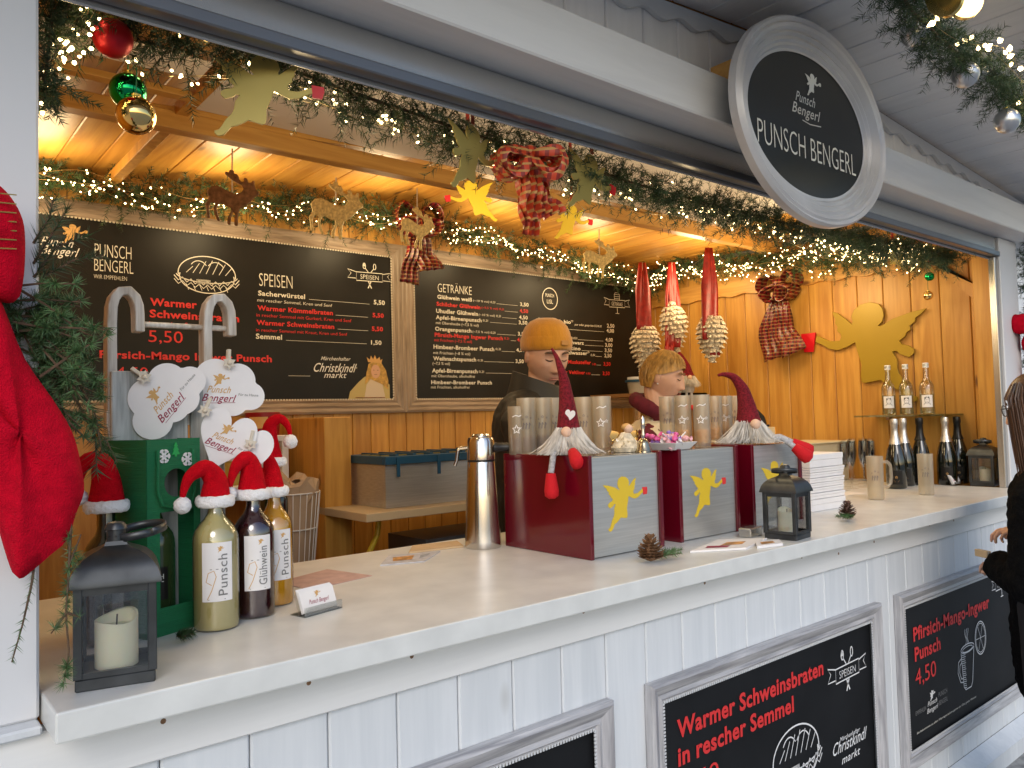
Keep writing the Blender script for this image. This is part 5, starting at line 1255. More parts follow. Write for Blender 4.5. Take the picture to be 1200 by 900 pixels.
# tall frosted glasses on the dispensers
fillm = {'berry': mat('dark_berry_drink', (.10, .008, .02), .4), 'orange': mat('orange_fruit_drink', (.85, .36, .01), .4)}
def star(g, x, z, r, y): g.stroke([(x + (r if k % 2 == 0 else r * .45) * math.sin(k * PI / 5), z + (r if k % 2 == 0 else r * .45) * math.cos(k * PI / 5)) for k in range(10)], r * .28, 0, y, True)
def tall_glass(label, x, y, z, h=.165, r=.029, fill=None, handle=False, grp='frosted tall glasses on the dispensers', pat='star', ang=None, hang=0):
    t = thing('frosted_glass', label, 'drinking glass', (x, y, z), 0, grp)
    m = M['frost2']
    G().lathe([(0, .001), (r * .92, 0), (r * .96, .004), (r, h), (r * .93, h), (r * .87, .012), (0, .010)], 28).obj('glass', m, t, ang=50)
    if fill: G().lathe([(0, .013), (r * .80, .014), (r * .84, .050), (r * .5, .054), (0, .052)], 18).obj('drink', fillm[fill], t)
    a = facing(x, y) if ang is None else ang
    g = G()
    if pat == 'star': star(g, -.004, h * .52, .013, 0); star(g, .014, h * .55, .005, 0); g.stroke([(-.016, h * .78), (-.006, h * .81), (.004, h * .79), (.014, h * .82)], .003, 0, 0)
    else:
        for k in range(3): g.stroke([(-.012 + k * .009, h * .45), (-.010 + k * .009, h * .56), (-.006 + k * .009, h * .52)], .002, 0, 0)
        star(g, .0, h * .66, .004, 0); star(g, -.012, h * .62, .003, 0); star(g, .012, h * .64, .003, 0)
    wrapT(g, r + .0006, a); g.obj('print', M['whitep'] if pat == 'star' else M['bluep'], t, smooth=False)
    if handle:
        c = [Vector((r * .9, 0, h * .86)), Vector((r + .022, 0, h * .86)), Vector((r + .034, 0, h * .78)), Vector((r + .036, 0, h * .5)), Vector((r + .032, 0, h * .36)), Vector((r + .018, 0, h * .28)), Vector((r * .95, 0, h * .30))]
        o = G().tube(dense(c, 20)[0], .0065, 10).obj('handle', m, t); o.rotation_euler = (0, 0, R(hang))
    return t
M['frost2'] = thin('frosted_printed_glass', (.95, .93, .88), .2, .3, body=.2, refl=.3, bcol=(1.0, .90, .72)); M['bluep'] = mat('dark_winter_print', (.06, .06, .10), .5)
zt = CT + .2685
for i, (x, y, dz, fl, pt, lb) in enumerate(((1.482, .565, -.012, 'berry', 'star', 'short seeming glass at the far left, standing lower'), (1.500, .535, 0, 'berry', 'dot', 'first full height glass from the left'), (1.558, .53, 0, 'berry', 'dot', 'second full height glass from the left'), (1.612, .545, 0, None, 'dot', 'glass just left of the gnome'), (1.690, .49, 0, None, 'dot', 'glass just right of the gnome'), (1.712, .435, 0, None, 'star', 'rightmost glass, printed with a white star'))):
    tall_glass('frosted glass on the left dispenser, ' + lb, x, min(y, .555), zt, .165 + dz * 2, .029, fl, pat=pt)
for i, (x, y, fl, pt, lb) in enumerate(((2.060, .47, None, 'dot', 'plain shorter one at the left'), (2.035, .385, 'orange', 'star', 'first with a white star'), (2.052, .325, 'orange', 'star', 'second with a white star'), (2.30, .455, 'orange', 'dot', 'with tiny dark figures'), (2.360, .455, 'orange', 'star', 'second from the right'), (2.42, .455, 'orange', 'dot', 'rightmost, beside the second gnome'))):
    tall_glass('frosted glass with orange drink, ' + lb if fl else 'frosted glass beside the blonde seller, ' + lb, x, y, zt, .165, .0268, fl, pat=pt)
tall_glass('frosted glass mug with handle standing on the counter by the champagne', 3.215, .34, CT, .178, .033, None, True, grp='frosted mugs on the right counter', pat='dot', hang=-35)
tall_glass('frosted glass standing alone before the dark bottles', 3.50, .26, CT, .175, .031, None, False, grp='frosted mugs on the right counter', pat='dot')

# gnomes
def gnome(label, loc, rz, hat_pts, hr, legs, s=1.0, heart=True, beard_l=.105):
    t = thing('gnome', label, 'gnome figure', loc, rz, 'plush gnomes with red pointed hats')
    rnd = random.Random(int(loc[0] * 100))
    G().lathe([(0, 0), (.035 * s, .002), (.043 * s, .02), (.040 * s, .05), (.030 * s, .075), (0, .08)], 20).obj('body', mat('grey_plush', (.40, .39, .38), .9, var=.2, vs=80), t)
    c, _ = dense([Vector(p) for p in hat_pts], 26)
    for _ in range(3): c = [c[0]] + [(c[i - 1] + c[i] * 2 + c[i + 1]) / 4 for i in range(1, 26)] + [c[-1]]
    G().tube(c, [hr * (1 - .90 * (i / 26) ** .85) for i in range(27)], 20, updir=(0, 1, 0)).obj('pointed_hat', M['burgfelt'], t, ang=80)
    if heart:
        g = G(); g.prism([(a * .26 * s, b * .26 * s) for a, b in HEART], .002, T=Matrix.Translation((.012 * s, -hr * .78, c[0].z + .042 * s)) @ Matrix.Rotation(R(12), 4, 'Y')); g.obj('heart_patch', M['paper'], t, smooth=False)
    g = G(); gz = c[0].z
    for k in range(620):
        a = rnd.uniform(-2.4, 2.4); rr = hr * rnd.uniform(.55, 1.0); L = beard_l * s * rnd.uniform(.65, 1.25) * (1 - .25 * abs(a) / 2.3)
        p0 = Vector((rr * math.sin(a), -rr * math.cos(a), gz + rnd.uniform(-.004, .008)))
        out = Vector((math.sin(a), -math.cos(a), 0)); sw = Vector((rnd.gauss(0, .25), rnd.gauss(0, .1), 0))
        p1 = p0 + (out * .62 + sw * .6 + Vector((0, 0, -1))).normalized() * L * .5; p2 = p1 + (out * .45 + sw + Vector((0, 0, -1))).normalized() * L * .5
        if p2.z < .002: p2.z = .002 + rnd.random() * .003
        if p1.z < .006: p1.z = .006 + rnd.random() * .004
        g.tube([p0, p1, p2], [.0022, .0020, .0005], 3, cap=False)
    g.obj('beard', M['beard'], t, kind='stuff')
    G().sphere((.004, -hr - .006 * s, gz - .004), .0145 * s, 18, 12).obj('nose', M['nose'], t)
    for pts, foot in legs:
        g = G(); g.tube(dense([Vector(p) for p in pts], 10)[0], .0085 * s, 10); lg = g.obj('leg', mat('grey_knit', (.42, .42, .44), .9, var=.35, vs=150) if 'grey_knit' not in bpy.data.materials else bpy.data.materials['grey_knit'], t)
        g = G(); e = Vector(pts[-1]); f = Vector(foot); g.tube([e, e.lerp(f, .35), e.lerp(f, .75), f, f + (f - e).normalized() * .008], [.013 * s, .0165 * s, .020 * s, .019 * s, .008 * s], 14); g.obj('boot', M['redfelt2'], lg, ang=80)
    return t
M['redfelt2'] = mat('bright_red_boot_felt', (.55, .005, .012), .85, bump=.4, bs=240)
gnome('gnome with long grey beard sitting on the left dispenser, heart on its hat', (1.512, .372, CT + .270), R(-58), [(0, 0, .068), (-.001, 0, .13), (-.008, 0, .21), (-.028, 0, .275), (-.042, 0, .298)], .034, [([(-.020, -.040, .012), (-.026, -.070, .006), (-.030, -.086, -.045)], (-.028, -.090, -.105)), ([(.018, -.036, .012), (.026, -.066, .012)], (.050, -.100, -.020))])
gnome('gnome with pale beard on the right dispenser, hat tip drooping left', (2.30, .32, CT + .268), R(-35), [(0, 0, .070), (-.004, 0, .12), (-.016, 0, .185), (-.045, 0, .228), (-.085, 0, .238), (-.100, 0, .232)], .042, [([(.03, -.025, .014), (.09, -.035, .022), (.13, -.04, .002)], (.185, -.055, -.030)), ([(.025, -.035, .014), (.09, -.055, .018), (.125, -.065, -.012)], (.165, -.085, -.050))], 1.15, False)
gnome('small gnome hanging on the shelf edge below the right cone', (4.02, 1.9, 1.60), R(-40), [(0, 0, .10), (-.01, 0, .17), (-.04, 0, .24), (-.09, 0, .29)], .045, [([(-.015, -.03, .0), (-.018, -.035, -.08)], (-.018, -.04, -.10)), ([(.015, -.03, .0), (.018, -.035, -.08)], (.018, -.04, -.10))], 1.0, False, .07)
# ------------------------------------------------------------------ between and on the dispensers
t = thing('angel_figurine', 'cream and gold porcelain angel wrapped in clear film on the left dispenser', 'figurine', (1.715, .345, CT + .269), R(-35))
rnd = random.Random(9)
cr = mat('cream_porcelain', (.70, .60, .44), .3, var=.4, vs=60)
g = G(); g.lathe([(0, 0), (.040, 0), (.044, .012), (.034, .03), (.020, .045), (.014, .055), (0, .058)], 20, sy=.8); g.obj('robe', cr, t)
g = G(); g.sphere((.008, -.004, .066), .0135, 16, 12); g.obj('head', M['nose'], t)
g = G(); g.sphere((.004, .002, .071), .0145, 12, 8, sc=(1.1, 1, .8)); g.obj('hair', M['goldp'], t)
for s in (-1, 1):
    g = G(); g.prism([(0, .03), (s * .02, .058), (s * .038, .062), (s * .045, .045), (s * .036, .03), (s * .02, .018)], .006, T=Matrix.Translation((0, .012, 0))); g.obj('wing', M['goldball'], t, smooth=False)
g = G(); n = 90
for k in range(n):
    a = rnd.uniform(0, 2 * PI); r = rnd.uniform(.030, .055); z = rnd.uniform(.002, .058) * (1.15 - r / .07); p = Vector((r * math.cos(a), r * math.sin(a) * .8, z)); s1 = Vector((rnd.gauss(0, 1), rnd.gauss(0, 1), rnd.gauss(0, 1))).normalized() * .011; s2 = s1.cross(Vector((rnd.gauss(0, 1), rnd.gauss(0, 1), 1))).normalized() * .009
    g.add([p, p + s1, p + s2], [(0, 1, 2)])
g.obj('crinkled_wrap', thin('gold_film', (.95, .88, .70), .6, .1, body=.2, bcol=(.8, .7, .5)), t, smooth=False, kind='stuff')
t = thing('hand_bell', 'small brass bell with a slim silver handle between gnome and sweets', 'bell', (1.760 - .02, .30, CT + .268))
G().lathe([(.026, 0), (.027, .003), (.022, .012), (.017, .024), (.014, .032), (.008, .038), (0, .040)], 24).obj('bell_cup', mat('aged_brass', (.55, .48, .34), .22, 1), t)
G().lathe([(.004, .038), (.006, .050), (.004, .058), (.0065, .075), (.006, .095), (.002, .104), (0, .105)], 14).obj('handle', M['steelm'], t)
t = thing('sweets_bowl', 'white square bowl full of pink and violet wrapped sweets', 'bowl', (1.862, .30, CT + .269), R(5))
g = G(); a, b = .040, .058; v = [(-a, -a, 0), (a, -a, 0), (a, a, 0), (-a, a, 0), (-b, -b, .022), (b, -b, .022), (b, b, .022), (-b, b, .022), (-b + .003, -b + .003, .022), (b - .003, -b + .003, .022), (b - .003, b - .003, .022), (-b + .003, b - .003, .022), (-a + .003, -a + .003, .004), (a - .003, -a + .003, .004), (a - .003, a - .003, .004), (-a + .003, a - .003, .004)]
f = [(3, 2, 1, 0), (12, 13, 14, 15)] + [(k * 4 + i, k * 4 + (i + 1) % 4, (k + 1) * 4 + (i + 1) % 4, (k + 1) * 4 + i) for k in range(3) for i in range(4)]
g.add(v, f); g.obj('bowl', M['whiteplastic'], t, smooth=False, bevel=.001)
cols = [mat('pink_wrap', (.75, .12, .35), .3), mat('violet_wrap', (.28, .16, .55), .3), mat('pale_pink_wrap', (.80, .45, .50), .3), mat('white_wrap', (.75, .72, .75), .3)]
for k in range(26):
    c = Vector((rnd.uniform(-.045, .045), rnd.uniform(-.045, .045), .018 + rnd.random() * .022)); T = Matrix.Translation(c) @ Euler((rnd.uniform(0, 3), rnd.uniform(0, 3), rnd.uniform(0, 3))).to_matrix().to_4x4()
    g = G(); g.lathe([(0.008, -.020), (.002, -.012), (.007, -.008), (.009, 0), (.007, .008), (.002, .012), (.008, .020)], 8, T=T, cap=False)
    s_ = g.obj('wrapped_sweet', cols[k % 4], None); s_.parent = t
for s, (x, y) in enumerate(((-.05, -.02), (.05, -.01))):
    g = G(); d = -1 if s == 0 else 1; g.tube([(x * .5, y, .026), (x * 1.35, y, .050)], .0022, 8); g.obj('lolly_stick', M['whiteplastic'], t)

# pine cones with a sprig
def small_cone(label, loc, rz, s=1.0, sx=1, dk='cork'):
    t = thing('pine_cone', label, 'pine cone', loc, rz, 'natural pine cones with fir sprigs'); rnd = random.Random(int(loc[0] * 77))
    g = G(); T0 = Matrix.Translation((0, 0, .003))
    H = .062 * s
    g.lathe([(0, 0), (.012 * s, .004), (.014 * s, .03 * s), (.006 * s, H * .9), (0, H)], 12, T=T0)
    rows = 9
    for r_ in range(rows):
        u = r_ / (rows - 1); rr = (.016 + .015 * math.sin(PI * min(1, u * .8 + .22))) * s * (1 - .35 * u); n = max(5, int(11 - 5 * u))
        for k in range(n):
            a = 2 * PI * (k + .5 * (r_ % 2)) / n + rnd.uniform(-.1, .1); o_ = Vector((math.cos(a), math.sin(a), 0)); tn = Vector((-math.sin(a), math.cos(a), 0)); z = .006 * s + H * .88 * u
            b = Vector((0, 0, z)) + o_ * .008 * s; tip = Vector((0, 0, z + .006 * s)) + o_ * rr * 1.25; w_ = .0085 * s * (1 - .3 * u)
            g.add([b - tn * w_ * .5, b + tn * w_ * .5, tip + tn * w_ - o_ * .003, tip + o_ * .002 + Vector((0, 0, .003)), tip - tn * w_ - o_ * .003, b + Vector((0, 0, -.003))], [(0, 1, 2, 3, 4), (0, 4, 3, 5), (5, 3, 2, 1)], T=T0)
    g.obj('cone_scales', M[dk], t, smooth=False)
    return t
def sprig(label, loc, rz, L=.07, m='needle2', seed=1):
    t = thing('fir_sprig', label, 'fir sprig', loc, rz, 'fir sprigs by the pine cones'); rnd = random.Random(seed); g = G(); s_ = G()
    for a, l in ((0, 1), (.5, .8), (-.5, .75), (.2, .9)):
        d = Vector((math.cos(a), math.sin(a), .12)); s_.tube([(0, 0, .012), Vector((0, 0, .012)) + d * L * l], .0012, 5); needles(g, (0, 0, .014), d, L * l, 130, .015, rnd, .0016, .8)
    for v in g.v:
        if v.z < .0015: v.z = .0015
    s_.obj('stem', M['twig'], t); g.obj('needles', M[m], t, smooth=False, kind='stuff')
small_cone('brown pine cone on the counter below the left dispenser', (1.545, .118, CT), 0, 1.0)
sprig('fir sprig lying right of the brown pine cone', (1.565, .115, CT), R(-10), .085, 'needle2', 1)
small_cone('dark pine cone with pale tips on the counter before the white boxes', (2.60, .145, CT), 0, .85, dk='cork2') if 'cork2' in M else small_cone('dark pine cone behind its sprig, on the counter before the white boxes', (2.60, .145, CT), 0, .85)
sprig('fir sprig beside the dark pine cone, in front of the white boxes', (2.565, .13, CT), R(200), .07, 'needle2', 2)
sprig('tiny fir sprig lying by the corner of the green bag', (.425, .235, CT), R(-40), .03, 'needle', 3)
t = thing('adapter_box', 'small grey metal block on the counter behind the middle lantern', 'metal block', (2.07, .175, CT), R(8)); G().box(-.04, .04, -.02, .02, 0, .028).obj('block', M['alu2'], t, smooth=False, bevel=.003)

# stack of white boxes
st_grp = 'flat white boxes in the stack'
rnd = random.Random(4)
zz = CT; hs = [.045, .022, .020, .018, .018, .020, .018, .050]
nm = ['bottom box of the white stack, thick', 'second white box from the bottom', 'third white box from the bottom', 'fourth white box from the bottom', 'fifth white box, in the middle of the stack', 'sixth white box from the bottom', 'white box just below the topmost', 'topmost box of the white stack, thick']
for h_, lb in zip(hs, nm):
    t = thing('white_box', lb, 'box', (2.80 + rnd.uniform(-.003, .003), .42 + rnd.uniform(-.003, .003), zz), R(-2 + rnd.uniform(-1.2, 1.2)), st_grp)
    g = G(); g.box(-.115, .115, -.10, .10, .0005, h_ * .55 - .0005); g.obj('tray', M['paper'], t, smooth=False, bevel=.0012)
    g = G(); g.box(-.117, .117, -.102, .102, h_ * .55, h_ - .001); g.obj('lid', M['paper'], t, smooth=False, bevel=.0015)
    zz += h_

# sparkling wine
def sparkling(label, x, y, foil, z=CT, h=.325, r=.044):
    t = thing('sparkling_wine_bottle', label, 'bottle', (x, y, z), 0, 'dark sparkling wine bottles')
    G().lathe([(0, .004), (r * .85, 0), (r, .006), (r, .11), (r * .97, .135), (r * .80, .175), (r * .55, .210), (r * .40, .235), (r * .34, .26), (r * .33, h - .02)], 36).obj('glass', M['black_glass'], t, ang=60)
    z0 = .205 if foil == 'silver' else .215
    pr = [(r * .60 + .0008, z0), (r * .40 + .001, .235), (r * .34 + .001, .26), (r * .33 + .001, h - .035), (r * .40, h - .03), (r * .40, h - .012), (r * .36, h - .003), (0, h)]
    G().lathe(pr, 28).obj('foil', {'silver': M['foil'], 'black': M['blackfoil']}[foil], t, ang=50)
    a = facing(x, y); lb = label_arc(t, r + .0006, .022, .085, a - .6, a + .6, m='menublack')
    g = G(); star(g, 0, .055, .006, 0); g.stroke([(-.012, .04), (.012, .04)], .0012); g.stroke([(-.008, .035), (.008, .035)], .001); wrapT(g, r + .0010, a); g.obj('label_print', M['goldp'], lb, smooth=False)
M['foil'] = mat('silver_foil', (.62, .60, .57), .3, .9, var=.15, vs=60, bump=.4, bs=100); M['blackfoil'] = mat('black_foil', (.01, .01, .01), .3, .3)
sparkling('sparkling wine bottle with silver foil right behind the frosted mug', 3.70, .475, 'silver')
sparkling('second silver foil bottle, half behind the first one', 3.845, .50, 'silver')
sparkling('big dark bottle with black neck behind the single frosted glass', 3.93, .46, 'black')
sparkling('dark bottle left of the lone silver necked one', 3.86, .40, 'black', h=.31) if 0 else None
sparkling('lone silver necked bottle behind the right card holder', 4.01, .375, 'silver')
sparkling('rightmost dark bottle with a black neck against the wall', 4.10, .355, 'black')

# champagne flutes
base = None; k = 0
fl_pos = [((1.90 + (.055 - .004 * (i // 4)) * (i % 4) + .008 * (i // 4)) * ((.62 + .085 * (i // 4)) + 1.213), .62 + .085 * (i // 4) + .012 * (i % 2)) for i in range(16)]
t = thing('champagne_flute', 'x', 'champagne flute', (fl_pos[0][0], fl_pos[0][1], CT), 0, 'champagne flutes on the side counter')
G().lathe([(0, .0008), (.030, 0), (.030, .0015), (.008, .004), (.0035, .010), (.003, .075), (.006, .085), (.016, .105), (.022, .135), (.023, .165), (.020, .215), (.0192, .215), (.0222, .165), (.0212, .135), (.0152, .106), (.004, .090)], 22, cap=False).obj('flute', M['flute'] if 'flute' in M else M['glass'], t, ang=60)
rows_ = ['front', 'second', 'third', 'back']; cols_ = ['leftmost', 'second', 'third', 'rightmost']
for i, (x, y) in enumerate(fl_pos):
    lb = 'empty champagne flute, %s in the %s row of the cluster' % (cols_[i % 4], rows_[i // 4])
    if i == 0: t['label'] = lb
    else: dup(t, (x, y, CT), 0, lb)

# glass shelf with three small bottles
sh = thing('glass_shelf', 'thin glass shelf fixed to the right wall over the dark bottles', 'shelf', (4.08, .56, 1.433))
G().box(-.115, .118, -.20, .24, -.004, .004).obj('glass_plate', thin('green_edged_glass', (.80, .92, .86), .4), sh, smooth=False)
for y in (-.12, .16): G().box(.085, .118, y - .008, y + .008, -.022, -.0045).obj('bracket', M['steelm'], sh, smooth=False)
for j, (y, lb) in enumerate(((.667, 'small clear bottle with a face label, left one on the glass shelf'), (.578, 'small clear bottle with a face label, middle one on the glass shelf'), (.478, 'small clear bottle with a face label, right one on the glass shelf'))):
    x = 4.075; t = thing('small_bottle', lb, 'bottle', (x, y, 1.4375), 0, 'clear bottles on the glass shelf'); r = .034; h = .25
    G().lathe(bottle_prof(h, r, .013, .145), 28).obj('glass', M['glass3'] if 'glass3' in M else M['glass'], t, ang=60)
    G().lathe([(0, .004), (r - .003, .005), (r - .003, .10), (0, .10)], 24).obj('drink', thin('pale_juice', (.93, .92, .72), .1, .05, body=.25, bcol=(.75, .72, .45)), t)
    G().lathe([(.0145, h - .018), (.0148, h + .004), (.013, h + .006), (0, h + .006)], 20).obj('cap', M['whiteplastic'], t)
    a = facing(x, y); lb_ = label_arc(t, r + .0006, .035, .095, a - .75, a + .75)
    g = G(); hd = [(.011 * math.cos(q * PI / 8), .070 + .015 * math.sin(q * PI / 8)) for q in range(16)]; g.stroke(hd, .0016, 0, 0, True); g.prism([(-.012, .072), (-.011, .085), (-.002, .090), (.009, .087), (.012, .074), (.006, .080), (-.005, .080)], .0003); g.stroke([(-.016, .048), (-.008, .056), (.008, .056), (.016, .048)], .002, 0, 0)
    g.stroke([(-.006, .072), (-.002, .072)], .0015); g.stroke([(.002, .072), (.006, .072)], .0015); g.stroke([(-.003, .062), (.003, .062)], .0012)
    wrapT(g, r + .0010, a); g.obj('face_print', M['black'], lb_, smooth=False)

# big angel board on the right wall
t = thing('angel_board', 'large olive gold angel silhouette holding a red cup on the right wall', 'wall ornament', (4.178, .80, 1.79), R(-90))
g = G(); g.prism([(-a * .68, b * .68) for a, b in CHERUB], .010); g.obj('angel_figure', M['ywood'], t, smooth=False, bevel=.0015)
g = G(); g.prism([(-a * .62 - .035, b * .62) for a, b in [(CUP[0][0], CUP[0][1] + .02), (CUP[1][0] + .03, CUP[1][1] + .02), (CUP[2][0] + .02, CUP[2][1] - .02), (CUP[3][0] + .01, CUP[3][1] - .04), (CUP[4][0] + .01, CUP[4][1] - .04)]], .012, T=Matrix.Translation((0, -.003, 0))); g.tube([(-.62 * .98 - .01, .003, .085), (-.60, .003, .092), (-.585, .003, .075), (-.595, .003, .055), (-.62, .003, .052)], .006, 6) if 0 else None
g.obj('cup', M['redcup'], t, smooth=False)

# interior: boxes on the side counter
def carton(label, loc, rz, w_, d, h, m, lid=None):
    t = thing('carton', label, 'box', loc, rz); G().box(-w_ / 2, w_ / 2, -d / 2, d / 2, 0, h).obj('box_body', m, t, smooth=False, bevel=.002)
    if lid: G().box(-w_ / 2 - .03, w_ / 2 + .03, -d / 2 - .02, d / 2 + .02, h + .001, h + .006).obj('lid', lid, t, smooth=False)
    return t
ivory = mat('ivory_plastic', (.66, .58, .38), .5); 
carton('beige open carton with a flat cream lid behind the white boxes', (3.87, 1.02, CT), R(-4), .36, .26, .20, mat('beige_carton', (.60, .50, .32), .7, var=.08, vs=8), ivory)
t = carton('ivory box with an orange end standing behind the beige carton', (3.70, 1.30, CT), R(5), .34, .22, .285, ivory)
G().box(.171, .176, -.11, .11, .0, .285).obj('orange_end', mat('orange_end', (.75, .32, .02), .5), t, smooth=False)
t = thing('ladle', 'curved black ladle handle resting on the ivory box', 'ladle', (3.79, 1.28, CT + .287), R(-20))
g = G(); g.tube(dense([Vector((.07, 0, .012)), Vector((.06, 0, .05)), Vector((.02, 0, .09)), Vector((-.06, 0, .115)), Vector((-.10, 0, .12))], 16)[0], [.016 - .012 * i / 16 for i in range(17)], 10, flat=.5); g.obj('handle', M['plasticblk'], t)
G().box(-.005, .08, -.03, .03, .0, .012).obj('hook_plate', M['plasticblk'], t, smooth=False)
t = carton('dark honey coloured jar box beside the ivory one', (3.44, 1.40, CT), 0, .14, .14, .20, mat('honey_brown', (.30, .12, .03), .4))

# shelf with tubs at the back right
t = thing('metal_shelf', 'grey metal rack with a board behind the blonde seller', 'shelf', (3.95, 2.06, 0))
for x in (-.40, .24):
    for y in (-.15, .2): G().box(x - .012, x + .012, y - .012, y + .012, 1.10 if x > 0 else .0, 1.60).obj('upright', M['alu2'], t, smooth=False)
G().box(-.42, .25, -.17, .22, 1.58, 1.60).obj('board', mat('dark_shelf_board', (.25, .13, .05), .5), t, smooth=False)
G().box(-.42, .25, -.17, -.155, 1.55, 1.60).obj('edge', M['alu2'], t, smooth=False)
def tub(label, loc, w_, h):
    t = thing('food_tub', label, 'plastic tub', loc, 0, 'lidded food tubs on the rack')
    G().lathe([(0, 0), (w_ * .44, 0), (w_ * .5, h)], 24, sy=.8).obj('tub', mat('milky_plastic', (.62, .58, .48), .35, trans=.3) if 'milky_plastic' not in bpy.data.materials else bpy.data.materials['milky_plastic'], t)
    G().lathe([(w_ * .56, h), (w_ * .57, h + .012), (w_ * .50, h + .016), (0, h + .016)], 24, sy=.8).obj('blue_lid', M['blueplastic'], t)
    G().lathe([(w_ * .49, h + .017), (w_ * .49, h + .032), (0, h + .034)], 24, sy=.8).obj('white_lid', M['whiteplastic'], t)
tub('lidded plastic tub on the rack, left of the blonde head', (3.72, 2.02, 1.601), .20, .07)
tub('lidded plastic tub on the rack, right of the blonde head', (4.0, 2.00, 1.601), .22, .07)

# left interior: work shelf, steel tray box, blue rack, wire basket, bottles
t = thing('work_shelf', 'light wooden work shelf on a steel bracket behind the counter', 'shelf', (2.1, 1.6, 0))
G().add([(-.60, -.10, 1.085), (1.2, -.10, 1.085), (1.2, .45, 1.085), (-.60, .45, 1.085), (-.60, -.10, 1.118), (1.2, -.10, 1.118), (1.2, .45, 1.118), (-.60, .45, 1.118)], [(3, 2, 1, 0), (4, 5, 6, 7), (0, 1, 5, 4), (1, 2, 6, 5), (2, 3, 7, 6), (3, 0, 4, 7)]).obj('board', mat('birch_laminate', (.55, .43, .27), .5), t, smooth=False, bevel=.002)
for x in (-.55, 1.1): G().box(x, x + .03, .30, .33, .012, 1.084).obj('steel_leg', M['alu2'], t, smooth=False)
G().box(-.2, .3, .1, .42, .012, .95).obj('cupboard', mat('dark_grey_cupboard', (.10, .10, .10), .5), t, smooth=False)
t = thing('hose', 'yellow gas hose bending down under the work shelf', 'hose', (1.60, 1.70, 0)); G().tube(dense([Vector((.07, 0, 1.08)), Vector((.06, 0, 1.0)), Vector((.0, -.02, .92)), Vector((-.06, -.04, .8))], 12)[0], .012, 8).obj('hose', M['yellow'], t)
t = thing('steel_tray_box', 'long stainless steel food container on the work shelf', 'steel container', (1.98, 1.72, 1.119), 0)
g = G(); x0, x1, y0, y1, h = -.34, .40, -.13, .16, .175
g.box(x0, x1, y0, y0 + .004, 0, h); g.box(x0, x1, y1 - .004, y1, 0, h); g.box(x0, x0 + .004, y0 + .0045, y1 - .0045, 0, h); g.box(x1 - .004, x1, y0 + .0045, y1 - .0045, 0, h); g.box(x0 + .0045, x1 - .0045, y0 + .0045, y1 - .0045, 0, .004); g.obj('steel_walls', M['steel'], t, smooth=False)
t = thing('blue_rack', 'dark blue plastic rack lying on top of the steel container', 'plastic rack', (2.0, 1.72, 1.2955), 0)
x0, x1, y0, y1 = -.37, .43, -.15, .18
g = G(); g.box(x0, x1, y0, y0 + .02, .0, .035); g.box(x0, x1, y1 - .02, y1, 0, .035); g.box(x0, x0 + .02, y0 + .021, y1 - .021, 0, .035); g.box(x1 - .02, x1, y0 + .021, y1 - .021, 0, .035); g.obj('rim', M['blueplastic'], t, smooth=False, bevel=.003)
for k in range(9): G().box(x0 + .06 + k * .085, x0 + .075 + k * .085, y0 + .021, y1 - .021, .018, .042).obj('cross_bar', M['blueplastic'], t, smooth=False)
for k in range(3): G().box(x0 + .021, x1 - .021, y0 + .07 + k * .08, y0 + .08 + k * .08, .020, .038).obj('long_bar', mat('dull_olive_bar', (.22, .17, .05), .5) if 'dull_olive_bar' not in bpy.data.materials else bpy.data.materials['dull_olive_bar'], t, smooth=False)
for k in range(4): G().box(x0 + .05 + k * .2, x0 + .065 + k * .2, y0 - .006, y0 - .001, -.05, .03).obj('clip', M['blueplastic'], t, smooth=False)
t = thing('wire_basket', 'white wire basket lined with brown paper left of the wooden stud', 'basket', (1.30, 1.78, .012), 0)
g = G(); a0, a1, H = .09, .13, 1.19
for k in range(28):
    u = 2 * PI * k / 28; g.tube([(a0 * math.cos(u), a0 * math.sin(u), .75), (a1 * math.cos(u), a1 * math.sin(u), H)], .002, 4, cap=False)
for z in (.75, .9, 1.05, H):
    r = a0 + (a1 - a0) * (z - .75) / (H - .75); g.tube([(r * math.cos(2 * PI * k / 24), r * math.sin(2 * PI * k / 24), z) for k in range(25)], .0028, 5, cap=False)
g.obj('wire_cage', M['whiteplastic'], t)
rnd = random.Random(12); g = G(); vs = []; n = 24; 
for j, (z, r) in enumerate(((.76, .082), (.95, .10), (1.15, .118), (1.21, .13), (1.24, .12), (1.22, .09))):
    for k in range(n):
        u = 2 * PI * k / n; q = r * (1 + rnd.uniform(-.07, .07)); vs.append((q * math.cos(u), q * math.sin(u), z + (rnd.uniform(-.02, .03) if j > 2 else 0)))
g.add(vs, [(j * n + k, j * n + (k + 1) % n, (j + 1) * n + (k + 1) % n, (j + 1) * n + k) for j in range(5) for k in range(n)]); g.obj('paper_liner', mat('crumpled_paper', (.42, .30, .20), .8), t, smooth=False)
g = G(); g.lathe([(.08, 0), (.088, .74)], 16); g.obj('stand', M['kraft'], t)
t = thing('sauce_bottle', 'red sauce bottle with a yellow cap on the side shelf', 'bottle', (1.335, 2.20, 1.2225)); G().lathe([(0, 0), (.036, 0), (.04, .01), (.04, .10), (.032, .15), (.018, .19)], 20, sy=.7).obj('bottle', mat('red_sauce_plastic', (.50, .01, .01), .3), t); G().lathe([(.019, .191), (.012, .235), (0, .236)], 14).obj('cap', M['yellow'], t); label_arc(t, .041, .05, .10, -1, .4, m='goldp')
t = thing('sauce_tub', 'dark red tub with a pale label on the upper side shelf', 'tub', (1.36, 2.16, 1.4265)); G().lathe([(0, 0), (.07, 0), (.075, .10), (0, .10)], 24).obj('tub', mat('dark_red_tub', (.28, .008, .012), .4), t); label_arc(t, .0765, .03, .08, -1.2, -.1, m='goldp')
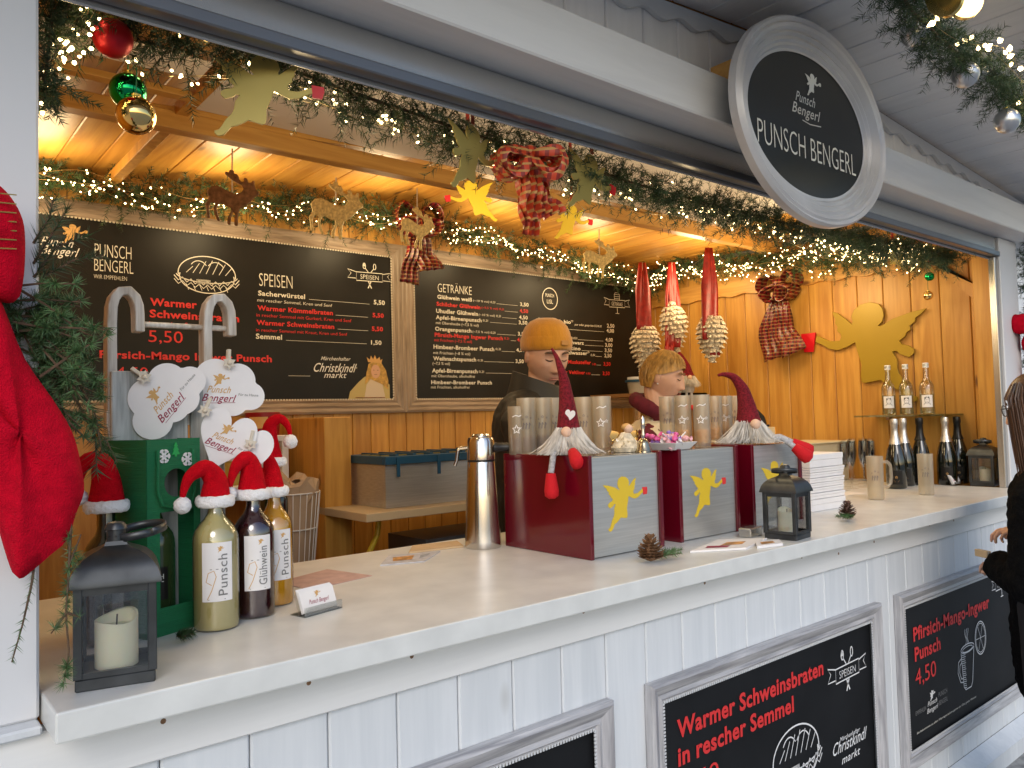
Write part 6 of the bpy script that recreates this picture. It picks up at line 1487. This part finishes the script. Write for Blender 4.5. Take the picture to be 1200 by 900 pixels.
t = thing('food_jar', 'dull yellow jar on the side shelf left of the sauce bottle', 'jar', (1.21, 2.12, 1.2225)); G().lathe([(0, 0), (.045, 0), (.05, .09), (.044, .10)], 20).obj('jar', mat('mustard_tub', (.45, .30, .06), .5), t); G().lathe([(.052, .1005), (.052, .115), (0, .116)], 20).obj('lid', ivory, t)
# ------------------------------------------------------------------ people
def remeshed(g, voxel, sm=2, f=.5):
    me = g.mesh('tmp', M['skin']); o = bpy.data.objects.new('tmp', me); COL.objects.link(o)
    r = o.modifiers.new('r', 'REMESH'); r.mode = 'VOXEL'; r.voxel_size = voxel; r.use_smooth_shade = True
    if sm: s = o.modifiers.new('s', 'SMOOTH'); s.iterations = sm; s.factor = f
    dg = bpy.context.evaluated_depsgraph_get(); dg.update()
    out = bpy.data.meshes.new_from_object(o.evaluated_get(dg)); out.materials.clear()
    bpy.data.objects.remove(o); bpy.data.meshes.remove(me)
    return out
def cap_(g, p0, r0, p1, r1, n=14):
    p0 = Vector(p0); p1 = Vector(p1); k = 7
    g.tube([p0.lerp(p1, i / k) for i in range(k + 1)], [r0 + (r1 - r0) * i / k for i in range(k + 1)], n)
    g.sphere(p0, r0, n, 10); g.sphere(p1, r1, n, 10)
def chain(g, pts):
    for a, b in zip(pts[:-1], pts[1:]): cap_(g, a[0], a[1], b[0], b[1])
def part_mesh(name, me, m, parent, disp=0, dscale=.1):
    me.materials.append(m); o = bpy.data.objects.new(name, me); COL.objects.link(o); o.parent = parent
    for p in me.polygons: p.use_smooth = True
    if disp:
        nr_ = [v.normal.copy() for v in me.vertices]
        for v in me.vertices:
            n_ = noise.noise(v.co / dscale) + .5 * noise.noise(v.co / dscale * 2.3 + Vector((3, 1, 7)))
            v.co += nr_[v.index] * disp * n_
    return o
gs = lambda x, a, w_: math.exp(-((x - a) / w_) ** 2)
def head_geo(g, T, female=False, W=.076):
    n, m_ = 72, 56; vs = []; fs = []
    for i in range(m_ + 1):
        a = PI * i / m_
        for j in range(n):
            b = 2 * PI * j / n
            dx, dy, dz = math.sin(a) * math.sin(b), -math.sin(a) * math.cos(b), math.cos(a)
            x, y, z = dx * W, dy * .095, dz * .115
            if dz < 0:
                k = (-dz) ** 1.4; x *= 1 - (.34 if female else .27) * k; 
                if dy > 0: y *= 1 - .45 * k
            front = max(0, -dy)
            if dy < 0: y *= .93
            f = 0.0
            if dy < .1:
                f += .004 * gs(z, .034, .011) * gs(abs(x), .028, .024)            # brow
                f -= .011 * gs(z, .012, .013) * gs(abs(x), .030, .015)            # eye sockets
                f += .005 * gs(z, .011, .0075) * gs(abs(x), .030, .010)           # lids
                t_ = (.026 - z) / .060
                if 0 < t_ < 1.25: f += (.006 + .021 * max(0, min(1, t_)) ** 1.3) * (1 if t_ < 1 else max(0, 1 - (t_ - 1) * 5)) * gs(x, 0, .0085 + .006 * t_)
                f += .006 * gs(z, -.032, .008) * gs(abs(x), .012, .007)           # nostril wings
                f += .0065 * gs(z, -.055, .0055) * gs(x, 0, .020) + .006 * gs(z, -.067, .006) * gs(x, 0, .017)
                f -= .003 * gs(z, -.0605, .0022) * gs(x, 0, .022)
                f -= .004 * gs(z, -.078, .006) * gs(x, 0, .02)
                f += .008 * gs(z, -.097, .012) * gs(x, 0, .020)
                f += .004 * gs(z, -.018, .018) * gs(abs(x), .044, .016)
                f *= min(1, front * 1.6) if front > 0 else 0
            y -= f
            vs.append(T @ Vector((x, y, z)))
    for i in range(m_):
        for j in range(n): fs.append((i * n + j, (i + 1) * n + j, (i + 1) * n + (j + 1) % n, i * n + (j + 1) % n))
    g.add(vs, fs)
    for s in (-1, 1):   # ears
        g.sphere((0, 0, 0), .029, 14, 10, T=T @ Matrix.Translation((s * W * 1.0, .012, -.002)) @ Matrix.Rotation(s * R(22), 4, 'Z') @ Matrix.Diagonal((.30, .62, 1.0, 1)))
def hand(g, T, s=1.0, curl=.5, side=1):
    """palm along +X from the wrist, fingers curling towards -Z, thumb on the side*Y edge"""
    g.sphere((0, 0, 0), 1, 16, 10, T=T @ Matrix.Translation((.045, 0, 0)) @ Matrix.Diagonal((.050, .040, .015, 1)))
    for k, (oy, L, r) in enumerate(((.030, .070, .0088), (.010, .080, .0092), (-.011, .074, .0088), (-.030, .058, .0078))):
        p = Vector((.075 - abs(oy) * .25, side * oy, .0)); a = 0; pts = [(T @ p, r * s)]
        for q, fr in enumerate((.45, .32, .23)):
            a += curl * (.75 + .12 * k) * (1 if q else .7); p = p + Vector((math.cos(a), side * oy * .3, -math.sin(a))) * L * fr; pts.append((T @ p, r * (1 - .12 * (q + 1))))
        chain(g, pts)
    p = Vector((.018, side * .030, -.004)); chain(g, [(T @ p, .0125), (T @ (p + Vector((.028, side * .020, -.012))), .0108), (T @ (p + Vector((.052, side * .022, -.028))), .0092)])
def face_bits(t, T, brow, lash=(.05, .03, .02), lip=None):
    g = G()
    for s in (-1, 1): g.tube([T @ Vector((s * (.014 + .036 * k / 6), -.089 + .012 * (k / 6) ** 2, .031 + .006 * math.sin(PI * k / 6))) for k in range(7)], [.002, .0036, .0042, .0042, .0038, .003, .0012], 6, flat=.8)
    g.obj('eyebrows', brow, t)
    g = G()
    for s in (-1, 1): g.tube([T @ Vector((s * (.017 + .027 * k / 6), -.0865 + .010 * (k / 6) ** 2, .008 - .004 * math.sin(PI * k / 6))) for k in range(7)], [.0008, .002, .0025, .0026, .0025, .002, .0008], 5)
    g.obj('lash_line', mat('lash', lash, .6), t)
    g = G()
    for z, r in ((-.0570, .0016), (-.0640, .0021)): g.tube([T @ Vector((.023 * (k / 4 - 1), -.0940 + .010 * (k / 4 - 1) ** 2 + .0, z + .0018 * math.cos(PI * (k / 4 - 1)))) for k in range(9)], [.0008, r * .6, r * .8, r, r, r, r * .8, r * .6, .0008], 8)
    g.obj('lips', lip or mat('lips', (.46, .17, .13), .5), t)
def fabric_strands(g, T, n, rnd, shape, L, r=.0011, dn=(0, 0, -1), mi=0): pass

# man in the beanie
P0 = Vector((1.965, 1.03, .012))
t = thing('person', 'man in a mustard beanie and dark olive jacket looking down behind the dispensers', 'person', tuple(P0))
L_ = lambda x, y, z: Vector((x, y, z)) - P0
TH = Matrix.Translation(L_(2.020, 1.012, 1.708)) @ Matrix.Rotation(R(-16), 4, 'Z') @ Matrix.Rotation(R(20), 4, 'X') @ Matrix.Diagonal((1.04, 1.04, 1.04, 1))
g = G(); head_geo(g, TH)
a, b = Vector((.78, .62, 0)), Vector((.62, -.78, 0))   # shoulder axis, forward
C_ = L_(1.965, 1.03, 0)
def bp_(s, f, z): return C_ + a * s + b * f + Vector((0, 0, z))
chain(g, [(TH @ Vector((0, .03, -.055)), .052), (bp_(.02, .02, 1.53), .052), (bp_(0, -.0, 1.42), .085)])
chain(g, [(bp_(0, 0, 1.42), .13), (bp_(0, 0, 1.1), .13), (bp_(0, 0, .92), .13)])
for s in (-1, 1):
    chain(g, [(bp_(s * .08, 0, 1.42), .07), (bp_(s * .20, 0, 1.42), .055), (bp_(s * .25, .08, 1.16), .045), (bp_(s * .13, .27, 1.12), .032)])
    hand(g, Matrix.Translation(bp_(s * .13, .27, 1.12)) @ Matrix.Rotation(math.atan2(b.y, b.x) + s * .2, 4, 'Z'), 1, .35, -s)
    chain(g, [(bp_(s * .09, 0, .92), .10), (bp_(s * .10, .02, .50), .065), (bp_(s * .10, 0, .09), .045), (bp_(s * .10, .12, .04), .035)])
part_mesh('body', remeshed(g, .0042, 2), M['skin'], t)
jk = mat('olive_black_jacket', (.016, .014, .011), .6, var=.3, vs=9, bump=.35, bs=22)
g = G()
chain(g, [(bp_(0, -.01, 1.435), .160), (bp_(0, 0, 1.15), .17), (bp_(0, 0, .93), .165)])
for s in (-1, 1):
    chain(g, [(bp_(s * .07, -.02, 1.49), .092), (bp_(s * .215, 0, 1.445), .085), (bp_(s * .275, .07, 1.17), .068), (bp_(s * .16, .22, 1.125), .050)])
part_mesh('jacket', remeshed(g, .008, 4), jk, t, .007, .06)
g = G()   # standing collar
n = 28; vs = []; cz = bp_(.022, .012, 1.558)
for k in range(n):
    u = 2 * PI * k / n; d = a * math.cos(u) + b * math.sin(u); fr = .5 + .5 * math.sin(u)
    for rr, zz in ((.140, -.06), (.106, .055 - .035 * fr), (.097, .098 - .070 * fr), (.086, .092 - .070 * fr), (.080, .0)):
        vs.append(cz + d * rr + Vector((0, 0, zz)))
g.add(vs, [(k * 5 + i, ((k + 1) % n) * 5 + i, ((k + 1) % n) * 5 + i + 1, k * 5 + i + 1) for k in range(n) for i in range(4)]); g.obj('collar', jk, t, ang=80)
g = G()
for s in (-1, 1): chain(g, [(bp_(s * .09, 0, .93), .115), (bp_(s * .10, .02, .50), .085), (bp_(s * .10, 0, .10), .07)])
part_mesh('trousers', remeshed(g, .012, 3), mat('dark_trousers', (.02, .022, .03), .8), t)
g = G()
for s in (-1, 1): chain(g, [(bp_(s * .10, -.03, .048), .048), (bp_(s * .10, .13, .040), .040)])
part_mesh('shoes', remeshed(g, .01, 2), M['plasticblk'], t)
# beanie
be = mat('mustard_knit', (.50, .215, .012), .9, var=.12, vs=40, bump=.6, bs=200, stretch=(1, 1, .25), sheen=.4)
g = G(); prof = [(.084, .026), (.088, .045), (.089, .065), (.086, .085), (.076, .108), (.058, .128), (.034, .139), (0, .142)]
TB = TH @ Matrix.Translation((0, .006, -.002)) @ Matrix.Rotation(R(-17), 4, 'X')
g.lathe(prof, 40, T=TB, sy=1.16); g.obj('beanie', be, t, ang=80)
g = G(); n = 48; pr = [(.083, .018), (.0905, .020), (.0935, .036), (.0935, .060), (.0905, .070), (.086, .069)]
g.lathe([(r + .0, z) for r, z in pr], n, T=TB, sy=1.15, cap=False); cu = g.obj('turned_cuff', be, t, ang=80)
g = G(); g.box(-.016, .016, -.112, -.109, .036, .054, T=TB @ Matrix.Rotation(R(12), 4, 'Z')); g.obj('stitched_label', mat('tan_patch', (.45, .22, .06), .7), cu, smooth=False, bevel=.001)
face_bits(t, TH, mat('brown_brow', (.09, .05, .03), .8))

# blonde woman
P0 = Vector((2.78, 1.13, .012))
t = thing('person', 'woman with short blonde hair, burgundy hoodie and cream vest looking down to the right', 'person', tuple(P0))
TH = Matrix.Translation(L_(2.835, 1.12, 1.640)) @ Matrix.Rotation(R(25), 4, 'Z') @ Matrix.Rotation(R(14), 4, 'X')
g = G(); head_geo(g, TH, True, .070)
th = R(30); a = Vector((math.cos(th), math.sin(th), 0)); b = Vector((math.sin(th), -math.cos(th), 0)); C_ = L_(2.79, 1.15, 0)
chain(g, [(TH @ Vector((0, .03, -.06)), .048), (bp_(0, .02, 1.45), .050), (bp_(0, 0, 1.38), .07)])
chain(g, [(bp_(0, 0, 1.34), .115), (bp_(0, 0, 1.1), .105), (bp_(0, 0, .90), .12)])
for s in (-1, 1):
    chain(g, [(bp_(s * .07, 0, 1.36), .06), (bp_(s * .17, 0, 1.35), .045), (bp_(s * .21, .07, 1.12), .038), (bp_(s * .10, .26, 1.12), .027)])
    hand(g, Matrix.Translation(bp_(s * .10, .26, 1.12)) @ Matrix.Rotation(math.atan2(b.y, b.x) + s * .2, 4, 'Z'), 1, .35, -s)
    chain(g, [(bp_(s * .08, 0, .90), .09), (bp_(s * .09, .02, .48), .058), (bp_(s * .09, 0, .09), .04), (bp_(s * .09, .11, .04), .032)])
part_mesh('body', remeshed(g, .0042, 2), M['skin'], t)
ho = mat('burgundy_hoodie', (.11, .008, .018), .9, var=.2, vs=30, bump=.3, bs=60); ve = mat('cream_fleece_vest', (.72, .62, .44), .95, var=.08, vs=30, bump=.8, bs=150)
g = G(); chain(g, [(bp_(0, 0, 1.34), .125), (bp_(0, 0, 1.1), .125), (bp_(0, 0, .90), .135)])
for s in (-1, 1): chain(g, [(bp_(s * .07, 0, 1.375), .07), (bp_(s * .18, 0, 1.35), .060), (bp_(s * .225, .07, 1.12), .052), (bp_(s * .13, .22, 1.12), .038)])
# hood lying round the neck
for k in range(16):
    u = PI * 2 * k / 16; u2 = PI * 2 * (k + 1) / 16
    q = lambda u: bp_(.088 * math.cos(u), .0 + .075 * math.sin(u), 1.480 - .045 * math.sin(u) + .02)
    if not (.30 < (k + .5) / 16 * 1 - 0 and False): cap_(g, q(u), .034 - .010 * max(0, math.sin(u)), q(u2), .034 - .010 * max(0, math.sin(u2)))
part_mesh('hoodie', remeshed(g, .007, 3), ho, t, .004, .05)
g = G(); chain(g, [(bp_(0, .0, 1.33), .140), (bp_(0, 0, 1.1), .142), (bp_(0, 0, .95), .148)])
for s in (-1, 1): chain(g, [(bp_(s * .06, .0, 1.375), .078), (bp_(s * .145, 0, 1.35), .070)])
part_mesh('vest', remeshed(g, .008, 3), ve, t, .003, .04)
g = G(); 
for k in range(10):
    u = R(20 + 140 * k / 10); u2 = R(20 + 140 * (k + 1) / 10); q = lambda u: bp_(.062 * math.cos(u), .02 + .060 * math.sin(u), 1.475 - .02 * math.sin(u))
    cap_(g, q(u), .020, q(u2), .020)
part_mesh('scarf', remeshed(g, .006, 2), plaid('checked_scarf', (.60, .56, .58), (.25, .25, .42), (.55, .20, .22), 160), t, .003, .02)
g = G(); s_ = bp_(-.02, .16, 1.36); g.tube([s_, s_ + Vector((.004, -.004, -.10)), s_ + Vector((0, -.004, -.2))], .004, 6); g.obj('zip', M['whiteplastic'], t)
g = G()
for s in (-1, 1): chain(g, [(bp_(s * .08, 0, .92), .11), (bp_(s * .09, .02, .48), .078), (bp_(s * .09, 0, .10), .06)])
part_mesh('trousers', remeshed(g, .012, 3), mat('dark_blue_jeans', (.02, .03, .06), .8), t)
g = G()
for s in (-1, 1): chain(g, [(bp_(s * .09, -.03, .045), .045), (bp_(s * .09, .12, .038), .038)])
part_mesh('shoes', remeshed(g, .01, 2), M['plasticblk'], t)
face_bits(t, TH, mat('blond_brow', (.22, .12, .05), .8), lip=mat('lips2', (.42, .13, .10), .5))
hb = mat('blonde_hair', (.40, .22, .055), .45, var=.45, vs=70, stretch=(1, 1, .3)); 
def hair_cap(TH, front=.5, low=-.02, thick=.016, W=.072, nape=-.06):
    g = G(); n, m_ = 48, 22; vs = []
    for i in range(m_ + 1):
        for j in range(n):
            bq = 2 * PI * j / n; fr = max(0, math.cos(bq)) ** 1.2; side = abs(math.sin(bq)) 
            zl = (.062 * fr + (1 - fr) * ((.012 if math.cos(bq) > -.15 else nape)))
            zt = .115 + thick; zz = zl + (zt - zl) * (1 - (i / m_)) if i else zt
            zz = zl + (zt - zl) * math.cos(i / m_ * PI / 2); q = min(1, max(0, zz) / .118) 
            rr = (1 - min(1, max(-.5, zz / (.118 + thick)) ** 2)) ** .5
            tk = thick * (.75 + .35 * noise.noise(Vector((math.cos(bq) * 2.2, math.sin(bq) * 2.2, zz * 16))))
            vs.append(TH @ Vector((math.sin(bq) * (W + tk) * rr, -math.cos(bq) * (.094 + tk) * rr, zz)))
    g.add(vs, [(i * n + j, i * n + (j + 1) % n, (i + 1) * n + (j + 1) % n, (i + 1) * n + j) for i in range(m_) for j in range(n)]); return g
def strands(TH, n, seed, W, thick, L, nape, fringe=True, r=.0016):
    rnd = random.Random(seed); g = G()
    for k in range(n):
        u = rnd.uniform(0, 2 * PI); v = rnd.random() ** .7 * .95
        fr = max(0, math.cos(u)); zl = .066 * fr ** 1.2 + (1 - fr ** 1.2) * (.012 if math.cos(u) > -.15 else nape)
        pts = []
        for q in range(5):
            ang = (v * .75 + q * .07 * L); ang = min(ang, 1.0 + .05 * rnd.random()); zz = zl + (.115 + thick - zl) * math.cos(ang * PI / 2); rr = max(.05, 1 - min(1, max(-.5, zz / (.118 + thick)) ** 2)) ** .5
            uu = u + q * .05 * math.sin(u * 2 + 1) ; o_ = thick + .003 + .003 * math.sin(q + k)
            pts.append(TH @ Vector((math.sin(uu) * (W + o_) * rr, -math.cos(uu) * (.094 + o_) * rr, zz)))
        g.tube(pts, [r * .7, r, r, r * .8, r * .2], 4, cap=False)
    return g
hair_cap(TH, W=.071, thick=.014, nape=-.055).obj('hair', hb, t, ang=180)
strands(TH, 420, 5, .071, .012, 1.0, -.06).obj('hair_strands', hb, t, kind='stuff')
G().sphere(TH @ Vector((.073, .0, -.030)), .004, 10, 8).obj('earring', M['whiteplastic'], t); G().sphere(TH @ Vector((-.073, .0, -.030)), .004, 10, 8).obj('earring', M['whiteplastic'], t)

# customer at the right edge
P0 = Vector((3.11, -.33, 0))
t = thing('person', 'customer with long brown hair, glasses and a black plush coat at the right edge', 'person', tuple(P0))
TH = Matrix.Translation(L_(3.105, -.29, 1.455)) @ Matrix.Rotation(R(180), 4, 'Z') @ Matrix.Rotation(R(8), 4, 'X')
g = G(); head_geo(g, TH, True, .070)
th = R(176); a = Vector((math.cos(th), math.sin(th), 0)); b = Vector((math.sin(th), -math.cos(th), 0)); C_ = L_(3.12, -.33, 0)
chain(g, [(TH @ Vector((0, .03, -.06)), .048), (bp_(0, .0, 1.27), .052), (bp_(0, -.01, 1.2), .07)])
chain(g, [(bp_(0, 0, 1.16), .12), (bp_(0, 0, .95), .115), (bp_(0, 0, .76), .125)])
hands = []
for s in (-1, 1):
    w_ = bp_(.15, .09, .925) if s > 0 else bp_(.02, .075, 1.015)
    chain(g, [(bp_(s * .08, 0, 1.19), .06), (bp_(s * .17, 0, 1.17), .045), (bp_(s * .21, -.0, .90), .038), (w_, .026)])
    dd = b * .9 - a * s * .45 + Vector((0, 0, .35 if s < 0 else .15))
    X_ = dd.normalized(); Z_ = (Vector((0, 0, 1)) - X_ * X_.z).normalized(); Y_ = Z_.cross(X_)
    TT = Matrix((X_, Y_, Z_)).transposed().to_4x4(); TT.translation = w_; hand(g, TT, 1, .75, s)
    chain(g, [(bp_(s * .08, 0, .78), .09), (bp_(s * .09, .02, .43), .055), (bp_(s * .09, 0, .07), .038), (bp_(s * .09, .12, .034), .03)])
part_mesh('body', remeshed(g, .0042, 2), M['skin'], t)
bl = mat('black_plush', (.004, .004, .0045), 1.0, bump=1, bs=140, spec=.1)
g = G(); chain(g, [(bp_(0, -.0, 1.15), .150), (bp_(0, 0, .95), .155), (bp_(0, 0, .70), .165), (bp_(0, 0, .55), .155)])
for s in (-1, 1):
    w_ = bp_(.155, .125, .925) if s > 0 else bp_(.01, .085, 1.0)
    chain(g, [(bp_(s * .07, -.0, 1.21), .085), (bp_(s * .19, .0, 1.15), .078), (bp_(s * .235, .0, .90), .072), (w_, .056)])
for k in range(12):
    u = 2 * PI * k / 12; u2 = 2 * PI * (k + 1) / 12; q = lambda u: bp_(.085 * math.cos(u), .075 * math.sin(u), 1.275); cap_(g, q(u), .035, q(u2), .035)
part_mesh('coat', remeshed(g, .008, 3), bl, t, .006, .03)
g = G()
for s in (-1, 1): chain(g, [(bp_(s * .08, 0, .80), .11), (bp_(s * .09, .02, .43), .075), (bp_(s * .09, 0, .08), .055)])
part_mesh('trousers', remeshed(g, .012, 3), mat('black_trousers', (.012, .012, .014), .8), t)
g = G()
for s in (-1, 1): chain(g, [(bp_(s * .09, -.03, .045), .045), (bp_(s * .09, .13, .038), .038)])
part_mesh('shoes', remeshed(g, .01, 2), M['plasticblk'], t)
hb = mat('brown_hair', (.085, .042, .024), .4, var=.5, vs=60, stretch=(1, 1, .1))
hair_cap(TH, W=.071, thick=.016, nape=-.06).obj('hair', hb, t, ang=180)
rnd = random.Random(3); g = G()
for k in range(520):
    u = rnd.uniform(R(50), R(310)); zt_ = rnd.uniform(-.01, .105); rr = (1 - (zt_ / .135) ** 2) ** .5
    o_ = rnd.uniform(.014, .022); d = Vector((math.sin(u) * (.071 + o_), -math.cos(u) * (.094 + o_), 0)); pts = []
    zl = rnd.uniform(-.24, -.17)
    for q in range(7):
        f = q / 6; z = zt_ + (zl - zt_) * f; e = max(rr, min(1, rr + f * 2)) * (1 + .10 * f) ; pts.append(TH @ Vector((d.x * e, d.y * e - .0, z)))
    g.tube(pts, [.0022, .0026, .0026, .0026, .0024, .002, .0006], 4, cap=False)
g.obj('hair_strands', hb, t, kind='stuff')
face_bits(t, TH, mat('brown_brow2', (.07, .04, .025), .8), lip=mat('lips3', (.42, .13, .10), .5))
gl = thing('glasses', 'dark framed glasses on the customer at the right edge', 'glasses', tuple(P0 + TH.to_translation()))
TG_ = TH.copy(); TG_.translation = (0, 0, 0); gf = G()
for s in (-1, 1):
    gf.tube([TG_ @ Vector((s * .034 + .024 * math.cos(2 * PI * k / 20), -.094, .012 + .019 * math.sin(2 * PI * k / 20))) for k in range(21)], .0018, 6, cap=False)
    gf.tube([TG_ @ Vector((s * .058, -.094, .018)), TG_ @ Vector((s * .078, -.085, .018)), TG_ @ Vector((s * .080, .0, .016))], .0018, 6)
gf.tube([TG_ @ Vector((-.010, -.096, .014)), TG_ @ Vector((.010, -.096, .014))], .0018, 6); gf.obj('frame', M['plasticblk'], gl)
wl = thing('wallet', 'small light wooden purse held in the customer\'s hand', 'purse', tuple(P0 + bp_(.15, .185, .965)), R(60))
for k in range(3): G().box(-.028, .028, -.008 + k * .006, -.003 + k * .006, -.012, .012).obj('layer', M['ash'] if k % 2 else M['kraft'], wl, smooth=False, bevel=.001)
bpy.context.view_layer.update()
